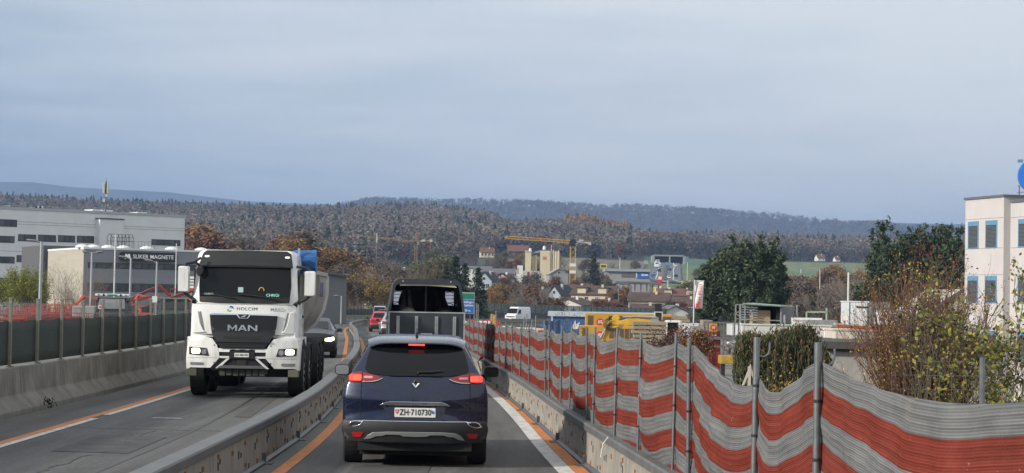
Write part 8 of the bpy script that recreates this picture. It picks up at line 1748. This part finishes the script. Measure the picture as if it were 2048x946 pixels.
for q_, (a, b, y0, y1, Y, m_, lab) in enumerate(((1673, 1800, 652, 657, 72, om_, 'long bright orange beam lying above the cream tank'), (1668, 1745, 648, 651, 74, mat('pale_green', (.35, .42, .30)), 'thin pale green plank above the orange beam'), (1640, 1700, 659, 661, 76, om_, 'thin orange strip on the white site wall end'))):
    p0, p1 = P(a, y0, Y), P(b, y1 + 4, Y); mb = MB(); mb.bar(p0, p1, .3, .02 * (y1 - y0) * .85 + .03); o = mb.build('beam', m_, bevel=.01); tag(o, lab, 'beam')
    
# scaffolder's banner
x, z0 = gz(1583, 98); k = 98 / F; e = empty('company_banner', (x, 98, z0), 0, 'white company banner with red and grey lettering right of the scaffold rack', 'banner'); za = lambda y: P(1583, y, 98).z - z0; mb = MB(); mb.box(0, 62 * k, 0, .04, za(651), za(635)); b_ = mb.build('cloth', wsg, e); text('lettering', 'CH-', .13, rsg, (8.5 * k, -.01, za(641)), parent=b_, ext=.003, align='CENTER', bold=.003); text('lettering', 'Ger\u00fcstbau', .13, mat('grey_ink', (.25, .22, .22)), (24 * k, -.01, za(641)), parent=b_, ext=.003); text('lettering', 'GmbH', .10, mat('grey_ink', (.25, .22, .22)), (24 * k, -.01, za(647.5)), parent=b_, ext=.003); mb = MB(); mb.add([(34 * k, -.012, za(650.5)), (46 * k, -.012, za(650.5)), (44 * k, -.012, za(643)), (38 * k, -.012, za(646))], [(0, 1, 2, 3)]); mb.build('orange_shape', om_, b_); mb = MB(); [mb.box(a, a + .05, .04, .1, 0, za(635)) for a in (.02, 31 * k, 60 * k)]; mb.build('post', galv, e)
# scaffold rack with plywood
RY = 104; x, z0 = gz(1480, RY); k = RY / F; e = empty('scaffold_rack', (x, RY, z0), 0, 'open steel rack roofed with sheeting and filled with plywood behind the hedge', 'rack'); za = lambda y: P(1480, y, RY).z - z0; rx = lambda px: (px - 1480) * k
mb = MB(); [mb.bar((rx(a), b, 0), (rx(a), b, za(608 if a > 1485 else 610)), .07) for a in (1481, 1490, 1562, 1594) for b in (0, 2.2)]; [mb.bar((rx(1481), b, za(y)), (rx(1562), b, za(y + 2)), .05) for b in (0, 2.2) for y in (609, 638)]; mb.bar((rx(1470), 0, za(625)), (rx(1481), 0, za(634)), .05); mb.bar((rx(1470), 0, za(625)), (rx(1481), 0, za(624)), .05); mb.build('frame', sty, e)
mb = MB(); mb.add([(rx(1484), -.3, za(606)), (rx(1560), -.3, za(609.5)), (rx(1596), 1.5, za(610)), (rx(1520), 2.6, za(605))], [(0, 1, 2, 3)]); o = mb.build('roof_sheet', mat('sheet_green', (.22, .30, .27), rough=.5), e); o.modifiers.new('s', 'SOLIDIFY').thickness = .06
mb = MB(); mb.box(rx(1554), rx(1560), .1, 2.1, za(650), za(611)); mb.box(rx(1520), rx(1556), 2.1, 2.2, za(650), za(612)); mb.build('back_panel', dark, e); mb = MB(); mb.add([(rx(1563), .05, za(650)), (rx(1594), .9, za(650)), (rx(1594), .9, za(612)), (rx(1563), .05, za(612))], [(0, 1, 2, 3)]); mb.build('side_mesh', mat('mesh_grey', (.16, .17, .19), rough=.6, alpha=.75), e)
mb = MB(); [mb.tube([(rx(1486 + 5 * i), .2 + .1 * i, za(612 + 6 * (i % 4))), (rx(1500 + 4 * i), .3, za(615 + 5 * (i % 3)))], .04, 6) for i in range(5)]; [mb.bar((rx(1484), .1 * i, za(614 + 5 * i)), (rx(1516), .1, za(615 + 5 * i)), .05) for i in range(6)]; mb.build('stored_tubes', silverp, e); mb = MB(); mb.box(rx(1566), rx(1572), .2, .8, za(650), za(628)); mb.build('white_rolls', wsg, e)
zpl = za(642); e2 = empty('plywood_stack', (x + rx(1508), RY + .3, z0), 0, 'neat stack of tan plywood sheets inside the scaffold rack', 'stack'); mb = MB(); [mb.box(0 + .02 * (i % 3), 34 * k + .02 * (i % 2), 0, 1.6, za(648) + i * .056, za(648) + i * .056 + .05) for i in range(13)]; mb.build('sheets', tim2, e2); mb = MB(); [mb.box(34 * k * a - .05, 34 * k * a + .05, .1, 1.5, 0, za(648)) for a in (.1, .5, .9)]; mb.build('bearer', Wd, e2)
stack(1622, 1680, 640, 96, 12, .2, 'pile of dark tubes and planks left of the white site container', sty, .3)
mb = MB(); a, b = P(1613, 624, 100), P(1653, 624, 100); mb.bar(a, b, .07); mb.bar(b + Vector((0, 0, .2)), Vector((b.x, b.y, -3.2)), .07); mb.bar(a, Vector((a.x, a.y, -3.2)), .07); tag(mb.build('pipe_stand', mat('pale_green', (.35, .42, .30))), 'pale green tube stand right of the company banner', 'stand')
# red hopper with round orange sign and scaffold tower
SY = 88; x, z0 = gz(1417, SY); k = SY / F; za = lambda y: P(1417, y, SY).z - z0; rx = lambda px: (px - 1417) * k
e = empty('red_skip', (x, SY, z0), 0, 'stacked red skips inside the scaffold frame below the orange sign', 'skip'); mb = MB(); mb.prism([(rx(1413), za(661)), (rx(1443), za(661)), (rx(1440), za(674)), (rx(1418), za(674))], .1, 1.4); mb.build('upper_tub', rm, e, bevel=.03); mb = MB(); mb.prism([(rx(1416), za(681)), (rx(1443), za(679)), (rx(1443), 0.1), (rx(1418), 0.1)], .1, 1.4); mb.build('lower_tub', rm, e, bevel=.03); mb = MB(); mb.box(rx(1429), rx(1434), .08, .1, za(672), za(669)); mb.build('white_mark', wsg, e)
e = empty('orange_sign', (x + rx(1427), SY - .12, z0 + za(663)), 0, 'square orange sign with round red logo on the scaffold frame', 'sign'); mb = MB(); mb.box(-8 * k, 8 * k, 0, .04, 0, 16 * k); mb.build('panel', mub, e, bevel=.01); m_logo(e, 0, -.01, 8 * k, 6 * k)
e = empty('scaffold_tower', (x, SY, z0), 0, 'grey scaffold frame around the red skips and orange sign', 'scaffold'); mb = MB(); 
for a in (1417, 1448, 1478):
    for b in (-.05, 1.6): mb.bar((rx(a), b, 0), (rx(a), b, za(644)), .06)
for y in (645, 676, 693): [mb.bar((rx(1417), b, za(y)), (rx(1478), b, za(y)), .05 if y != 676 else .12) for b in (-.05, 1.6)]
mb.bar((rx(1448), -.05, za(676)), (rx(1478), -.05, za(693)), .04); mb.build('frame', galv, e); mb = MB(); [mb.bar((rx(1395 + 3 * i), .3, za(676)), (rx(1395 + 3 * i), .3, za(695)), .03) for i in range(7)]; [mb.bar((rx(1394), .3, za(y)), (rx(1417), .3, za(y)), .03) for y in (676, 685, 695)]; mb.build('side_grating', framew, e)
e = empty('yellow_platform', (x + rx(1436), SY - 1.5, z0), 0, 'yellow flat platform below the scaffold frame', 'platform'); mb = MB(); mb.box(0, 42 * k, 0, 1.2, za(712) - .3, za(709)); mb.build('deck', mat('dull_yellow', (.36, .23, .04), rough=.7, var=.3), e, bevel=.03); mb = MB(); mb.box(.1, .2, .1, 1, 0, za(712)); mb.box(46 * k, 48 * k, .1, 1, 0, za(712)); mb.build('leg', tdk, e)
e = empty('rubble_bags', (x + rx(1450), SY + .4, z0 + za(708)), 0, 'white plastic sacks heaped inside the right bay of the scaffold frame', 'sacks'); 
for i, (a, b, r_) in enumerate(((.1, 0, .14), (.35, .1, .16), (.25, .0, .15), (.5, .05, .12))): mb = MB(); mb.loft([[(a + math.cos(t) * r_ * s_, b + math.sin(t) * r_ * s_, .25 + i * .1 + h_) for t in [j * PI / 5 for j in range(10)]] for s_, h_ in ((.3, -.12), (1, -.04), (.9, .08), (.3, .14))]); mb.build('sack', platem, e, smooth=True)
# ------------------------------------------------------------------ road sign and site clutter at the far bend
SYs = 186; k = SYs / F; p = P(922, 600, SYs); z0 = landz(p.x, SYs); e = empty('road_sign', (p.x, SYs, z0), .05, 'green and blue direction sign half hidden by the horse trailer', 'sign'); za = lambda y: P(922, y, SYs).z - z0
mb = MB(); mb.box(-27 * k, 27 * k, 0, .08, za(627), za(585)); b_ = mb.build('border', wsg, e); mb = MB(); mb.box(-26 * k, 26 * k, -.03, 0, za(598), za(586)); mb.build('green_field', gsg, b_); mb = MB(); mb.box(-26 * k, 26 * k, -.03, 0, za(626), za(599)); bf_ = mb.build('blue_field', bsg, b_)
for i, (s_, yy) in enumerate((('Andelfingen', 604), ('Ossingen Thalheim', 610.5), ('500 m', 621))): text('lettering', s_, .30, wsg, (25 * k if i < 2 else 12 * k, -.035, za(yy)), parent=bf_, ext=.005, align='RIGHT' if i < 2 else 'CENTER', sx=.9, bold=.004)
mb = MB(); mb.box(-20 * k, -18 * k, .1, .2, 0, za(590)); mb.box(18 * k, 20 * k, .1, .2, 0, za(590)); mb.build('post', galv, e)
rb = mat('board_red', (.50, .04, .03), rough=.6)
for i, (px, py, Y, w_) in enumerate(((1010, 652, 150, 1.1), (1020, 654, 148, 1.2), (1032, 655, 146, 1.1), (1043, 656, 150, 1.1), (1056, 655, 148, 1.2), (1068, 656, 150, 1.1), (1080, 657, 149, 1.0), (955, 640, 178, 1.3), (968, 642, 176, 1.2), (985, 640, 180, 1.2))):
    p = P(px, py, Y); z0 = p.z - .75; e = empty('barrier_board', (p.x, Y, z0), random.uniform(-.3, .3), '%s red and white barrier block from the left beyond the far net' % (['fourth', 'fifth', 'sixth', 'seventh', 'eighth', 'ninth', 'tenth', 'first', 'second', 'third'][i]), 'barrier', 'red and white blocks on the site road')
    mb = MB(); mb.prism([(-w_ / 2, 0), (w_ / 2, 0), (w_ / 2 - .05, .75), (-w_ / 2 + .05, .75)], -.15, .15); b_ = mb.build('block', rb if i % 2 else wsg, e, bevel=.04); mb = MB(); mb.box(-w_ * .2, w_ * .2, -.17, -.15, .3, .62); mb.build('stripe', wsg if i % 2 else rb, b_); mb = MB(); mb.box(-w_ / 2 - .05, w_ / 2 + .05, -.22, .22, -.8, .02); mb.build('footing', npb, e)
for i, (px, yt, Y) in enumerate(((949, 607, 120), (953, 606, 122), (956.5, 608, 121), (992, 622, 130), (1048, 634, 110), (1052, 628, 112), (1064, 640, 108), (1072, 631, 109), (1088, 640, 106))):
    p = P(px, yt, Y); z0 = landz(p.x, Y); e = empty('site_rod', (p.x, Y, z0), 0, '%s thin pale rod from the left standing beyond the far net' % (['first'] + ORD[1:])[i], 'rod', 'thin rods beyond the far net'); mb = MB(); mb.tube([(0, 0, 0), (random.uniform(-.05, .05), 0, p.z - z0)], .035, 6); mb.build('rod', polem, e); mb = MB(); mb.box(-.12, .12, -.12, .12, 0, .06); mb.build('foot', npb, e)
for i, (px, yt, Y) in enumerate(((985, 628, 135), (990, 630, 134))): p = P(px, yt, Y); z0 = landz(p.x, Y); mb = MB(); mb.tube([(p.x, Y, z0), (p.x, Y, p.z)], .13, 10); mb.tube([(p.x, Y, p.z - .3), (p.x, Y, p.z - .22)], .15, 10); tag(mb.build('timber_post', mat('ochre_post', (.34, .22, .07), rough=.8)), ['left', 'right'][i] + ' one of two thick ochre posts by the far bend', 'post')
e = empty('portable_toilets', (P(1090, 600, 190).x, 190, landz(P(1090, 600, 190).x, 190)), 0, 'row of three dark blue barrels left of the blue site shed', 'barrels'); za = P(1090, 642, 190).z - e.location.z
for i in range(3): mb = MB(); mb.tube([(i * .55, 0, za - 1.2), (i * .55, 0, za)], .26, 14); mb.tube([(i * .55, 0, za - .5), (i * .55, 0, za - .45)], .28, 14); mb.build('barrel', mat('barrel_blue', (.015, .06, .2), rough=.4), e, smooth=True, ang=40)
mb = MB(); mb.box(-.4, 1.6, -.5, .5, 0, za - 1.2); mb.build('pallet', Wd, e); e.name = 'barrel_rack'
# tiny things: folded board in front of hedge
mb = MB(); pt = P(1499, 745, 34); mb.prism([(pt.x - .12, pt.z - .22), (pt.x + .02, pt.z + .14), (pt.x + .08, pt.z - .1), (pt.x + .14, pt.z - .2), (pt.x + .1, pt.z - .2), (pt.x + .01, pt.z + .02), (pt.x - .09, pt.z - .22)], 34, 34.05); mb.bar((pt.x, 34.02, pt.z + .1), (pt.x, 34.02, -1.9), .05); tag(mb.build('bird_shelter', mat('pale_board', (.5, .46, .40), rough=.9)), 'small pointed pale wooden shelter on a stake before the hedge', 'shelter')
